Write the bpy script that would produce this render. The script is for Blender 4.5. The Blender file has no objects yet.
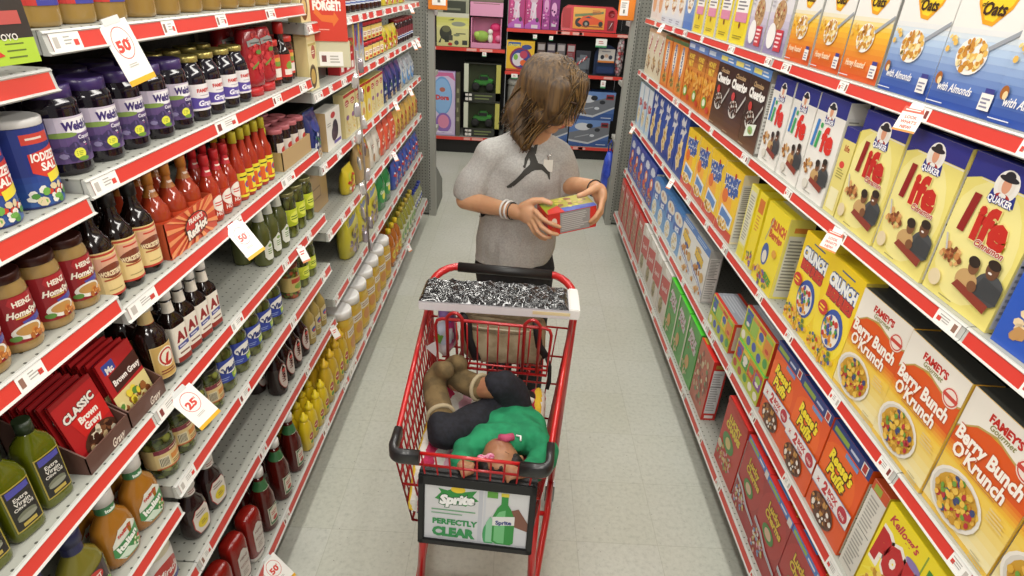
import bpy, bmesh, math, random
from math import sin, cos, pi, radians, sqrt, atan2
from mathutils import Vector, Matrix
from mathutils.bvhtree import BVHTree
C = bpy.context.scene.collection
PI = math.pi

# ---------------------------------------------------------------- camera, world, lights, exposure
cam_d = bpy.data.cameras.new('camera'); cam = bpy.data.objects.new('camera', cam_d); C.objects.link(cam)
cam_d.sensor_fit = 'HORIZONTAL'; cam_d.sensor_width = 36; cam_d.lens = 590 / 1024 * 36
cam_d.clip_start = 0.02; cam_d.clip_end = 60
cam.matrix_world = Matrix(((0.9985478, -0.0535433, -0.00594952, 0), (0.01952883, 0.46268314, -0.8863086, 0),
                           (0.05020863, 0.88490532, 0.46305687, 1.85), (0, 0, 0, 1)))
sc = bpy.context.scene
sc.camera = cam
sc.view_settings.view_transform = 'Standard'; sc.view_settings.look = 'None'
sc.view_settings.gamma = 1; sc.view_settings.use_curve_mapping = False
sc.view_settings.exposure = -0.1
wd = bpy.data.worlds.new('world'); sc.world = wd; wd.use_nodes = True
wd.node_tree.nodes['Background'].inputs[0].default_value = (1.0, 0.97, 0.92, 1)
wd.node_tree.nodes['Background'].inputs[1].default_value = 0.38

def area(name, loc, sx, sy, power, col=(1, .96, .89), rot=(0, 0, 0)):
    l = bpy.data.lights.new(name, 'AREA'); l.shape = 'RECTANGLE'; l.size = sx; l.size_y = sy
    l.energy = power; l.color = col
    o = bpy.data.objects.new(name, l); C.objects.link(o); o.location = loc; o.rotation_euler = rot
    return o
# rows of ceiling fluorescents running along the aisle
area('ceiling_tube_light', (-0.35, 0.6, 3.3), .16, 2.4, 27)
area('ceiling_tube_light', (0.45, 0.6, 3.3), .16, 2.4, 27)
area('ceiling_tube_light', (-0.35, 3.6, 3.3), .16, 2.4, 27)
area('ceiling_tube_light', (0.45, 3.6, 3.3), .16, 2.4, 27)
area('ceiling_tube_light', (0.0, 6.0, 3.3), 2.4, .16, 26)
# rows over the neighbouring aisles and behind the photographer
area('ceiling_tube_light', (-2.7, 1.8, 3.4), .3, 5.0, 95, rot=(0, radians(-50), 0))
area('ceiling_tube_light', (2.7, 1.8, 3.4), .3, 5.0, 95, rot=(0, radians(50), 0))
area('ceiling_tube_light', (0.0, -2.4, 3.2), 3.0, .3, 80, rot=(radians(50), 0, 0))

# ---------------------------------------------------------------- materials
_m = {}
def lin(h):
    if isinstance(h, str):
        h = h.lstrip('#'); v = [int(h[i:i+2], 16)/255 for i in (0, 2, 4)]
        return tuple(x/12.92 if x <= .04045 else ((x+.055)/1.055)**2.4 for x in v)
    return h
def mat(col, rough=.5, metal=0, coat=0, spec=.5, sub=0, name=None):
    """plain procedural surface: one colour with a faint noise in the roughness"""
    key = (col, rough, metal, coat, spec, sub)
    if key in _m: return _m[key]
    m = bpy.data.materials.new(name or 'surface'); m.use_nodes = True; nt = m.node_tree
    b = nt.nodes['Principled BSDF']
    b.inputs['Base Color'].default_value = (*lin(col), 1); b.inputs['Roughness'].default_value = rough
    b.inputs['Metallic'].default_value = metal; b.inputs['Coat Weight'].default_value = coat
    b.inputs['Coat Roughness'].default_value = .08; b.inputs['Specular IOR Level'].default_value = spec
    if sub: b.inputs['Subsurface Weight'].default_value = sub; b.inputs['Subsurface Scale'].default_value = .01
    _m[key] = m
    return m
def node_mat(key, base, rough, build, metal=0, coat=0):
    if key in _m: return _m[key]
    m = bpy.data.materials.new(key); m.use_nodes = True; nt = m.node_tree; b = nt.nodes['Principled BSDF']
    b.inputs['Base Color'].default_value = (*lin(base), 1); b.inputs['Roughness'].default_value = rough
    b.inputs['Metallic'].default_value = metal; b.inputs['Coat Weight'].default_value = coat
    build(nt, b); _m[key] = m
    return m
def N(nt, t, **kw):
    n = nt.nodes.new(t)
    for k, v in kw.items(): setattr(n, k, v)
    return n
def ramp(nt, stops, interp='LINEAR'):
    r = N(nt, 'ShaderNodeValToRGB'); r.color_ramp.interpolation = interp
    e = r.color_ramp.elements
    while len(e) < len(stops): e.new(.5)
    for i, (p, c) in enumerate(stops): e[i].position = p; e[i].color = (*lin(c), 1)
    return r
def two_tone(key, a, b_, scale=20, rough=.5, detail=3, bump=0, lo=.4, hi=.6, metal=0, coat=0, stretch=None):
    def build(nt, b):
        tc = N(nt, 'ShaderNodeTexCoord'); n = N(nt, 'ShaderNodeTexNoise'); n.inputs['Scale'].default_value = scale
        n.inputs['Detail'].default_value = detail
        src = tc.outputs['Object']
        if stretch:
            mp = N(nt, 'ShaderNodeMapping'); mp.inputs['Scale'].default_value = stretch
            nt.links.new(src, mp.inputs['Vector']); src = mp.outputs[0]
        nt.links.new(src, n.inputs['Vector'])
        r = ramp(nt, [(lo, a), (hi, b_)]); nt.links.new(n.outputs['Fac'], r.inputs[0]); nt.links.new(r.outputs[0], b.inputs['Base Color'])
        if bump:
            bp = N(nt, 'ShaderNodeBump'); bp.inputs['Strength'].default_value = bump; bp.inputs['Distance'].default_value = .004
            nt.links.new(n.outputs['Fac'], bp.inputs['Height']); nt.links.new(bp.outputs[0], b.inputs['Normal'])
    return node_mat(key, a, rough, build, metal, coat)
def cells(key, cols, scale=60, rough=.25, coat=.6, stretch=(1, 1, 1), edge='#222210'):
    """packed pieces seen through a jar"""
    def build(nt, b):
        tc = N(nt, 'ShaderNodeTexCoord'); mp = N(nt, 'ShaderNodeMapping'); mp.inputs['Scale'].default_value = stretch
        v = N(nt, 'ShaderNodeTexVoronoi'); v.inputs['Scale'].default_value = scale
        nt.links.new(tc.outputs['Object'], mp.inputs[0]); nt.links.new(mp.outputs[0], v.inputs['Vector'])
        r = ramp(nt, [(i/len(cols), c) for i, c in enumerate(cols)], 'CONSTANT')
        s = N(nt, 'ShaderNodeSeparateColor'); nt.links.new(v.outputs['Color'], s.inputs[0]); nt.links.new(s.outputs[0], r.inputs[0])
        r2 = ramp(nt, [(.35, '#ffffff'), (.75, edge)]); nt.links.new(v.outputs['Distance'], r2.inputs[0])
        mx = N(nt, 'ShaderNodeMix', data_type='RGBA', blend_type='MULTIPLY'); mx.inputs[0].default_value = .8
        nt.links.new(r.outputs[0], mx.inputs[6]); nt.links.new(r2.outputs[0], mx.inputs[7]); nt.links.new(mx.outputs[2], b.inputs['Base Color'])
    return node_mat(key, cols[0], rough, build, 0, coat)
def perforated(key, base, axes, pitch=.0254, r=.0042, hole='#1c1c1a', rough=.45, metal=0):
    """enamelled steel punched with a grid of small holes; axes = mask of the plane"""
    def build(nt, b):
        tc = N(nt, 'ShaderNodeTexCoord')
        v1 = N(nt, 'ShaderNodeVectorMath', operation='MODULO'); v1.inputs[1].default_value = (pitch,)*3
        ad = N(nt, 'ShaderNodeVectorMath', operation='ADD'); ad.inputs[1].default_value = (pitch*400,)*3
        nt.links.new(tc.outputs['Object'], ad.inputs[0]); nt.links.new(ad.outputs[0], v1.inputs[0])
        v2 = N(nt, 'ShaderNodeVectorMath', operation='SUBTRACT'); v2.inputs[1].default_value = (pitch/2,)*3
        v3 = N(nt, 'ShaderNodeVectorMath', operation='MULTIPLY'); v3.inputs[1].default_value = axes
        v4 = N(nt, 'ShaderNodeVectorMath', operation='LENGTH')
        nt.links.new(v1.outputs[0], v2.inputs[0]); nt.links.new(v2.outputs[0], v3.inputs[0]); nt.links.new(v3.outputs[0], v4.inputs[0])
        lt = N(nt, 'ShaderNodeMath', operation='LESS_THAN'); lt.inputs[1].default_value = r
        nt.links.new(v4.outputs['Value'], lt.inputs[0])
        mx = N(nt, 'ShaderNodeMix', data_type='RGBA'); mx.inputs[6].default_value = (*lin(base), 1); mx.inputs[7].default_value = (*lin(hole), 1)
        nt.links.new(lt.outputs[0], mx.inputs[0]); nt.links.new(mx.outputs[2], b.inputs['Base Color'])
    return node_mat(key, base, rough, build, metal)
def floor_mat():
    def build(nt, b):
        tc = N(nt, 'ShaderNodeTexCoord')
        n = N(nt, 'ShaderNodeTexNoise'); n.inputs['Scale'].default_value = 55; n.inputs['Detail'].default_value = 5; n.inputs['Roughness'].default_value = .7
        nt.links.new(tc.outputs['Object'], n.inputs['Vector'])
        r = ramp(nt, [(.28, '#b0b3a9'), (.48, '#c3c5bb'), (.75, '#cdcfc5')]); nt.links.new(n.outputs['Fac'], r.inputs[0])
        n2 = N(nt, 'ShaderNodeTexNoise'); n2.inputs['Scale'].default_value = 1.6; n2.inputs['Detail'].default_value = 3
        nt.links.new(tc.outputs['Object'], n2.inputs['Vector'])
        r2 = ramp(nt, [(.3, '#f2f2ee'), (.7, '#ffffff')]); nt.links.new(n2.outputs['Fac'], r2.inputs[0])
        # dark specks
        n3 = N(nt, 'ShaderNodeTexVoronoi'); n3.inputs['Scale'].default_value = 26; nt.links.new(tc.outputs['Object'], n3.inputs['Vector'])
        r3 = ramp(nt, [(.03, '#9b9b94'), (.06, '#ffffff')]); nt.links.new(n3.outputs['Distance'], r3.inputs[0])
        # tile joints
        br = N(nt, 'ShaderNodeTexBrick'); br.offset = 0; br.inputs['Scale'].default_value = 1; br.inputs['Brick Width'].default_value = .3048
        br.inputs['Row Height'].default_value = .3048; br.inputs['Mortar Size'].default_value = .0012
        for i, c in ((0, '#ffffff'), (1, '#fafaf6'), (2, '#e4e4de')): br.inputs[i+1].default_value = (*lin(c), 1)
        nt.links.new(tc.outputs['Object'], br.inputs['Vector'])
        prev = r.outputs[0]
        for q in (r2.outputs[0], r3.outputs[0], br.outputs['Color']):
            mx = N(nt, 'ShaderNodeMix', data_type='RGBA', blend_type='MULTIPLY'); mx.inputs[0].default_value = 1
            nt.links.new(prev, mx.inputs[6]); nt.links.new(q, mx.inputs[7]); prev = mx.outputs[2]
        nt.links.new(prev, b.inputs['Base Color'])
        rr = N(nt, 'ShaderNodeMapRange'); rr.inputs[3].default_value = .32; rr.inputs[4].default_value = .55
        nt.links.new(n2.outputs['Fac'], rr.inputs[0]); nt.links.new(rr.outputs[0], b.inputs['Roughness'])
    return node_mat('speckled_vinyl_tile', '#b8b8b0', .4, build)

# ---------------------------------------------------------------- mesh kit
class MB:
    """collects geometry with material slots; build() links it as ONE mesh object"""
    def __init__(s): s.v = []; s.f = []; s.m = []; s.mats = []; s.sm = []
    def mi(s, m):
        if isinstance(m, str): m = mat(m)
        if m not in s.mats: s.mats.append(m)
        return s.mats.index(m)
    def add(s, vs, fs, m, smooth=False, M=None):
        o = len(s.v); i = s.mi(m)
        s.v += [tuple(M @ Vector(p)) if M else tuple(p) for p in vs]
        for f in fs: s.f.append([o+k for k in f]); s.m.append(i); s.sm.append(smooth)
    def box(s, x0, x1, y0, y1, z0, z1, m, M=None):
        vs = [(x0,y0,z0),(x1,y0,z0),(x1,y1,z0),(x0,y1,z0),(x0,y0,z1),(x1,y0,z1),(x1,y1,z1),(x0,y1,z1)]
        s.add(vs, [(0,3,2,1),(4,5,6,7),(0,1,5,4),(1,2,6,5),(2,3,7,6),(3,0,4,7)], m, False, M)
    def bbox(s, x0, x1, y0, y1, z0, z1, m, b=.003, M=None):
        """box with chamfered vertical and horizontal edges"""
        bm = bmesh.new(); bmesh.ops.create_cube(bm, size=1)
        for v in bm.verts: v.co = Vector(((x0+x1)/2+v.co.x*(x1-x0), (y0+y1)/2+v.co.y*(y1-y0), (z0+z1)/2+v.co.z*(z1-z0)))
        bmesh.ops.bevel(bm, geom=bm.edges[:], offset=b, segments=2, affect='EDGES')
        s.add([v.co[:] for v in bm.verts], [[v.index for v in f.verts] for f in bm.faces], m, False, M); bm.free()
    def loft(s, rings, m, smooth=True, cap=(True, True), closed=False, M=None, mfun=None):
        n = len(rings[0]); vs = [p for r in rings for p in r]; L = len(rings)
        for i in range(L if closed else L-1):
            a = i*n; b = ((i+1) % L)*n
            fs = [(a+k, a+(k+1) % n, b+(k+1) % n, b+k) for k in range(n)]
            s._tmp(vs, fs, mfun(i) if mfun else m, smooth, M)
        if not closed:
            if cap[0]: s._tmp(vs, [list(range(n))[::-1]], mfun(0) if mfun else m, False, M)
            if cap[1]: s._tmp(vs, [[(L-1)*n+k for k in range(n)]], mfun(L-2) if mfun else m, False, M)
        s._base = None
    _base = None
    def _tmp(s, vs, fs, m, smooth, M):
        if s._base is None or s._key is not vs:
            s._base = len(s.v); s._key = vs
            s.v += [tuple(M @ Vector(p)) if M else tuple(p) for p in vs]
        i = s.mi(m)
        for f in fs: s.f.append([s._base+k for k in f]); s.m.append(i); s.sm.append(smooth)
    def lathe(s, prof, m, n=24, c=(0, 0, 0), M=None, smooth=True, mfun=None, cap=(True, True)):
        s.loft([[(c[0]+r*cos(2*pi*k/n), c[1]+r*sin(2*pi*k/n), c[2]+z) for k in range(n)] for r, z in prof], m, smooth, cap, False, M, mfun)
    def tube(s, pts, r, m, n=8, closed=False, cap=True):
        pts = [Vector(p) for p in pts]; rings = []; up = None; L = len(pts)
        for i, p in enumerate(pts):
            a = pts[(i-1) % L] if (closed or i > 0) else p; b = pts[(i+1) % L] if (closed or i < L-1) else p
            t = (b-a).normalized()
            if up is None: up = t.orthogonal().normalized()
            u = (up - t*up.dot(t)); u = u.normalized() if u.length > 1e-6 else t.orthogonal().normalized()
            w = t.cross(u); up = u; rr = r[i] if isinstance(r, (list, tuple)) else r
            rings.append([tuple(p+u*rr*cos(2*pi*k/n)+w*rr*sin(2*pi*k/n)) for k in range(n)])
        s.loft(rings, m, True, (cap, cap), closed)
    def sphere(s, c, r, m, n=12, sc_=(1, 1, 1), M=None):
        rings = []
        for i in range(1, n): 
            a = -pi/2+pi*i/n
            rings.append([(c[0]+r*sc_[0]*cos(a)*cos(2*pi*k/(2*n)), c[1]+r*sc_[1]*cos(a)*sin(2*pi*k/(2*n)), c[2]+r*sc_[2]*sin(a)) for k in range(2*n)])
        s.loft(rings, m, True, (True, True), False, M)
    def art(s, ops, w, h, fn, cuts=None, d0=.0004, dd=.00012):
        """printed artwork: flat shapes laid on a surface; fn(x, y, d) -> point, x,y in metres from the centre bottom"""
        for k, (polys, col) in enumerate(draw(ops, w, h)):
            m = mat(col, .42, 0, .25) if isinstance(col, str) else col
            cl = lambda x, y: (min(w/2, max(-w/2, x)), min(h, max(0, y)))
            polys = [[cl(x, y) for x, y in p] for p in polys]
            if cuts: polys = slice_polys(polys, cuts)
            d = d0 + k*dd
            vs = []; fs = []
            for p in polys:
                fs.append(list(range(len(vs), len(vs)+len(p)))); vs += [fn(x, y, d) for x, y in p]
            if vs: s.add(vs, fs, m)
    def mesh(s, name):
        me = bpy.data.meshes.new(name); me.from_pydata(s.v, [], s.f)
        for m in s.mats: me.materials.append(m)
        me.polygons.foreach_set('material_index', s.m); me.polygons.foreach_set('use_smooth', s.sm); me.update()
        return me
    def build(s, name, parent=None, loc=None):
        o = bpy.data.objects.new(name, s.mesh(name)); C.objects.link(o)
        if parent: o.parent = parent
        if loc: o.location = loc
        return o

_txt = {}
def text_polys(t, bold=0, shear=0, res=2):
    key = (t, bold, shear)
    if key in _txt: return _txt[key]
    c = bpy.data.curves.new('t', 'FONT'); c.body = t; c.size = 1; c.offset = bold; c.shear = shear; c.resolution_u = res
    c.align_x = 'CENTER'; c.fill_mode = 'FRONT'
    o = bpy.data.objects.new('t', c); C.objects.link(o); dg = bpy.context.evaluated_depsgraph_get()
    dg.update(); me = o.evaluated_get(dg).to_mesh()
    vs = [(v.co.x, v.co.y) for v in me.vertices]; fs = [[vs[i] for i in p.vertices] for p in me.polygons]
    o.evaluated_get(dg).to_mesh_clear(); bpy.data.objects.remove(o); bpy.data.curves.remove(c)
    if vs:
        y0 = 0; xs = [v[0] for v in vs]; cx = (min(xs)+max(xs))/2
        fs = [[(x-cx, y-.35) for x, y in f] for f in fs]; wd_ = max(xs)-min(xs)
    else: wd_ = 1
    # all caps height is about .7 of the size: scale so that 1 unit = cap height
    fs = [[(x/.7, y/.7) for x, y in f] for f in fs]; wd_ /= .7
    _txt[key] = (fs, wd_)
    return _txt[key]
def draw(ops, w, h):
    out = []
    X = lambda x: (x-.5)*w
    Y = lambda y: y*h
    for o in ops:
        k = o[0]
        if k == 'R': out.append(([[(X(o[1]),Y(o[2])),(X(o[3]),Y(o[2])),(X(o[3]),Y(o[4])),(X(o[1]),Y(o[4]))]], o[5]))
        elif k == 'P': out.append(([[(X(a),Y(b)) for a, b in o[1]]], o[2]))
        elif k == 'E':
            rot = radians(o[6]) if len(o) > 6 else 0; n = 20
            pts = []
            for i in range(n):
                a = 2*pi*i/n; ex, ey = o[3]*w*cos(a), o[4]*h*sin(a)
                pts.append((X(o[1])+ex*cos(rot)-ey*sin(rot), Y(o[2])+ex*sin(rot)+ey*cos(rot)))
            out.append(([pts], o[5]))
        elif k == 'G':
            n = o[7]; ca, cb = lin(o[5]), lin(o[6])
            for i in range(n):
                t = (i+.5)/n; y0 = o[2]+(o[4]-o[2])*i/n; y1 = o[2]+(o[4]-o[2])*(i+1)/n
                ha = o[5].lstrip('#'); hb = o[6].lstrip('#')
                c = '#'+''.join('%02x' % round(int(ha[j:j+2], 16)*(1-t)+int(hb[j:j+2], 16)*t) for j in (0, 2, 4))
                out.append(([[(X(o[1]),Y(y0)),(X(o[3]),Y(y0)),(X(o[3]),Y(y1)),(X(o[1]),Y(y1))]], c))
        elif k == 'T':
            # T text cx cy height(frac of h) colour [dict]
            kw = o[6] if len(o) > 6 else {}
            rot = radians(kw.get('rot', 0)); sh = kw.get('shear', 0); b = kw.get('bold', .02); hh = o[4]*h
            def lay(bb, col):
                fs, ww = text_polys(o[1], bb, sh)
                sx = 1
                if 'wmax' in kw and ww*hh > kw['wmax']*w: sx = kw['wmax']*w/(ww*hh)
                sx *= kw.get('sx', 1)
                out.append(([[(X(o[2])+(x*sx*cos(rot)-y*sin(rot))*hh, Y(o[3])+(x*sx*sin(rot)+y*cos(rot))*hh) for x, y in f] for f in fs], col))
            if 'out' in kw: lay(b+kw.get('ow', .05), kw['out'])
            lay(b, o[5])
        elif k == 'B':
            # B cx cy rx ry n size [cols] seed
            _, cx, cy, rx, ry, n, sz, cols, seed = o; rd = random.Random(seed); by = {}
            for i in range(n):
                a = rd.uniform(0, 2*pi); q = sqrt(rd.random()); px = X(cx)+rx*w*q*cos(a); py = Y(cy)+ry*h*q*sin(a)
                s_ = sz*w*rd.uniform(.7, 1.25); st = rd.uniform(.6, 1); ph = rd.uniform(0, pi)
                pl = []
                for j in range(7):
                    t = 2*pi*j/7; ex, ey = s_*cos(t), s_*st*sin(t); pl.append((px+ex*cos(ph)-ey*sin(ph), py+ex*sin(ph)+ey*cos(ph)))
                by.setdefault(i*len(cols)//n if False else rd.randrange(len(cols)*3), []).append(pl)
            for kk in sorted(by): out.append((by[kk], cols[kk % len(cols)]))
        elif k == 'L':   # lines of small print: x0 y0 x1 y1 n colour
            _, x0, y0, x1, y1, n, col = o; rd = random.Random(int(x0*999+y0*77)); ps = []
            for i in range(n):
                ya = y0+(y1-y0)*(i+.25)/n; yb = y0+(y1-y0)*(i+.7)/n; xe = x1-(x1-x0)*rd.uniform(0, .35)
                ps.append([(X(x0),Y(ya)),(X(xe),Y(ya)),(X(xe),Y(yb)),(X(x0),Y(yb))])
            out.append((ps, col))
        elif k == 'S':   # starburst cx cy r0 r1 n colour (radii in frac of w)
            _, cx, cy, r0, r1, n, col = o; ps = []
            for i in range(2*n):
                a = pi*i/n; r_ = (r0 if i % 2 else r1)*w; ps.append((X(cx)+r_*cos(a), Y(cy)+r_*sin(a)))
            out.append(([ps], col))
    return out
def slice_polys(polys, cuts):
    bm = bmesh.new()
    for p in polys:
        vs = [bm.verts.new((x, y, 0)) for x, y in p]
        try: bm.faces.new(vs)
        except ValueError: pass
    xs = [v.co.x for v in bm.verts]
    for c in cuts:
        if xs and min(xs) < c < max(xs):
            bmesh.ops.bisect_plane(bm, geom=bm.verts[:]+bm.edges[:]+bm.faces[:], plane_co=(c, 0, 0), plane_no=(1, 0, 0))
    out = [[(v.co.x, v.co.y) for v in f.verts] for f in bm.faces]
    bm.free()
    return out

# ---------------------------------------------------------------- things, labels, copies
def tag(o, label=None, cat=None, group=None, kind=None):
    for k, v in (('label', label), ('category', cat), ('group', group), ('kind', kind)):
        if v: o[k] = v
    return o
def empty(name, loc=(0, 0, 0), rz=0):
    o = bpy.data.objects.new(name, None); C.objects.link(o); o.location = loc; o.rotation_euler = (0, 0, rz); o.empty_display_size = .02
    return o
_kids = {}
def kids(o):
    return [c for c in bpy.data.objects if c.parent == o]
def copy_tree(o, parent=None, tree=None):
    c = o.copy(); C.objects.link(c)
    if parent: c.parent = parent
    for ch in tree[o.name]: copy_tree(ch, c, tree)
    return c
PROTO = {}
class Proto:
    def __init__(s, root):
        s.root = root; s.used = False; s.tree = {}
        def walk(o):
            s.tree[o.name] = list(o.children)
            for c in o.children: walk(c)
        bpy.context.view_layer.update(); walk(root)
    def place(s, loc, rot, label, cat, group=None):
        if not s.used: o = s.root; s.used = True
        else: o = copy_tree(s.root, None, s.tree)
        o.location = loc; o.rotation_euler = rot if isinstance(rot, tuple) else (0, 0, rot)
        o['label'] = label; o['category'] = cat
        if group: o['group'] = group
        elif 'group' in o: del o['group']
        return o
ORD = ['first', 'second', 'third', 'fourth', 'fifth', 'sixth', 'seventh', 'eighth', 'ninth', 'tenth', 'eleventh', 'twelfth', 'thirteenth', 'fourteenth', 'fifteenth', 'sixteenth', 'seventeenth', 'eighteenth']
XL, XR = -.748, .88
rnd = random.Random(5)
def row(kind, side, z, ys, desc, cat, group, xin=.02, where='', depth=None, back=0, rj=1.5, xj=.004, start=0, dx=None):
    """a row of one product along a shelf; ys run from the near end. back = number of rows behind the front one"""
    p = PROTO[kind]; hd = depth if depth is not None else p.d/2
    for b in range(back+1):
        for i, y in enumerate(ys):
            xx = xin+hd+rnd.uniform(0, xj)+b*(2*hd+.008)
            x = XL-xx if side == 'L' else XR+xx
            rz = (pi/2-(radians(10) if p.root.type == 'EMPTY' else 0) if side == 'L' else -pi/2)+radians(rnd.uniform(-rj, rj))
            if len(ys) == 1: lab = desc + (' '+where if where else '')
            elif i == len(ys)-1 and start == 0: lab = desc+', at the far end'+((' '+where) if where else '')
            elif i+start == 0: lab = desc+', nearest the camera'+((' '+where) if where else '')
            else: lab = desc+', '+ORD[i+start]+' from near end'+((' '+where) if where else '')
            if b: lab = desc+', %s, %s from near end' % (['', 'back row', 'rearmost row'][b], ORD[i+start])
            w = lab.split()
            if len(w) > 16: print('LABEL LONG', len(w), lab)
            p.place((x, y, z+.0006), rz, lab, cat, group)
# ---------------------------------------------------------------- the setting: floor
b = MB(); b.box(-3.2, 3.2, -1.2, 9, -.1, 0, floor_mat()); tag(b.build('floor'), kind='structure')

ENAMEL = two_tone('shelf_enamel', '#a2a39b', '#afb0a8', 8, .42, 2)
SHELFTOP = perforated('perforated_shelf_deck', '#a5a69d', (1, 1, 0), .0254, .0027, '#4a4a44')
DARKBACK = perforated('dark_pegboard_back', '#2b2823', (0, 1, 1), .0254, .0030, '#0c0b0a', .7)
PEG_XZ = perforated('grey_pegboard', '#86877f', (1, 0, 1), .0254, .0045, '#45463f', .5)
RAILW = mat('#bdbeb8', .35); RED = mat('#d23d33', .38, 0, .25); KICK = mat('#2a2a28', .6); TAGW = mat('#f1f0ea', .4, 0, .2)
def rail(parent, side, y0, y1, z, first=True, seed=0, dens=.30, X=None):
    """price rail along a shelf front, with printed price labels slipped into it"""
    X = X or (XL if side == 'L' else XR); sg = 1 if side == 'L' else -1
    h0, h1 = z-.037, z-.001; m = MB()
    xo = lambda zz: X+sg*(.004+.006*(h1-zz)/(h1-h0))
    ring = lambda y: [(X-sg*.002, y, h1), (xo(h1), y, h1), (xo(h1)+sg*.003, y, h1-.003), (xo(h1-.006), y, h1-.006), (xo(h0+.006), y, h0+.006), (xo(h0)+sg*.004, y, h0+.003), (xo(h0), y, h0), (X-sg*.002, y, h0)]
    r0, r1 = ring(y0+.001), ring(y1-.001)
    m.loft([r0, r1], RAILW, False)
    def quad(ya, yb, za, zb, mm, d):
        m.add([(xo(za)+sg*d, ya, za), (xo(za)+sg*d, yb, za), (xo(zb)+sg*d, yb, zb), (xo(zb)+sg*d, ya, zb)], [(0, 1, 2, 3)], mm)
    quad(y0+.012, y1-.008, h0+.004, h1-.0045, RED, .0006)
    rd = random.Random(seed); y = y0+(.012 if first else .17)
    while y < y1-.09:
        wd = rd.choice((.05, .056, .07))
        if rd.random() < .1: wd *= 1.7
        quad(y, y+wd, h0+.0035, h1-.004, TAGW, .0012)
        for k in range(3):
            zz = h1-.012-k*.005; a = y+wd*.42; e = a+wd*rd.uniform(.2, .5)
            quad(a, e, zz, zz+.002, mat('#a9a8a2', .5), .0016)
        quad(y+wd*.08, y+wd*.24, h0+.010, h1-.010, mat(rd.choice(('#8e6a5a', '#b9b4ac', '#7d3630')), .5), .0016)
        quad(y+wd*.74, y+wd*.9, h0+.011, h0+.020, mat('#d2453a', .5), .0016)
        y += wd+dens*rd.uniform(.55, 1.35)
    return m.build('price_rail', parent)
def gondola(side, y0, y1, shelves, base, label, seed, depth=.40, dens=.3, top=2.15):
    X = XL if side == 'L' else XR; sg = 1 if side == 'L' else -1
    xb = X-sg*depth
    g = empty('shelf_unit', (0, 0, 0)); tag(g, label, 'shelving', 'metal grocery shelving sections along the aisle')
    m = MB(); m.box(min(xb, xb-sg*.02), max(xb, xb-sg*.02), y0+.001, y1-.001, .0, top, DARKBACK); m.build('back_panel', g)
    for yy in (y0,):
        m = MB(); m.box(min(xb, xb+sg*.012), max(xb, xb+sg*.012), yy+.002, yy+.03, 0, top, mat('#4a4842', .5, .3)); m.build('slotted_upright', g)
    for i, z in enumerate(shelves+[base]):
        XF = X+sg*BDX if z == base else X
        m = MB(); x0, x1 = sorted((XF, xb+sg*.013))
        m.box(x0, x1, y0+.002, y1-.002, z-.004, z, SHELFTOP)
        m.box(*sorted((XF, XF-sg*.004)), y0+.002, y1-.002, z-.036, z-.004, ENAMEL)
        # folded ends and the bracket under the shelf
        if z != base:
            for yy in (y0+.002, y1-.0045):
                m.box(x0, x1, yy, yy+.0025, z-.036, z-.004, ENAMEL)
            m.box(x0, x1, y0+.0045, y1-.0045, z-.022, z-.0045, mat('#8f8f88', .5))
            s = m.build('shelf', g)
        else:
            m.box(x0, x1, y0+.002, y1-.002, z-.03, z-.004, ENAMEL)
            s = m.build('base_deck', g)
        rail(s, side, y0, y1, z, True, seed*17+i, dens, XF)
    m = MB(); k0, k1 = sorted((X-sg*.05, X-sg*.07)); m.box(k0, k1, y0+.002, y1-.002, 0, base-.031, KICK); m.build('kick_plate', g)
    return g
Y = [-.243, .976, 2.195, 3.414, 4.633]
ZT = [1.69, 1.48, 1.28, .995, .73, .52]        # nearest left section
ZS = [1.743, 1.505, 1.25, .995, .776, .52]     # second left section
ZU = [1.68, 1.45, 1.18, .905, .60]             # third and last left sections
ZR = [1.657, 1.31, .935, .565]
BL, BR, BDX = .222, .200, .034
gondola('L', Y[0], Y[1], ZT, BL, 'nearest left shelving section holding salt canisters and gravy jars', 1)
gondola('L', Y[1], Y[2], ZS, BL, 'left shelving section holding grape jam, hot sauce and pickle jars', 2)
gondola('L', Y[2], Y[3], ZU, BL, 'left shelving section holding cartons above big white-lidded jars', 3, dens=.14)
gondola('L', Y[3], Y[4], ZU, BL, 'farthest left shelving section beside the grey perforated end panel', 4, dens=.14)
gondola('R', Y[0], Y[1], ZR, BR, 'nearest right shelving section with berry cereal boxes at frame edge', 5)
gondola('R', Y[1], Y[2], ZR, BR, 'right shelving section holding yellow cinnamon and orange cereal boxes', 6)
gondola('R', Y[2], Y[3], ZR, BR, 'right shelving section holding dark brown and honeycomb cereal boxes', 7)
gondola('R', Y[3], Y[4], ZR, BR, 'farthest right shelving section beside the grey perforated end panel', 8)

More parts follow.
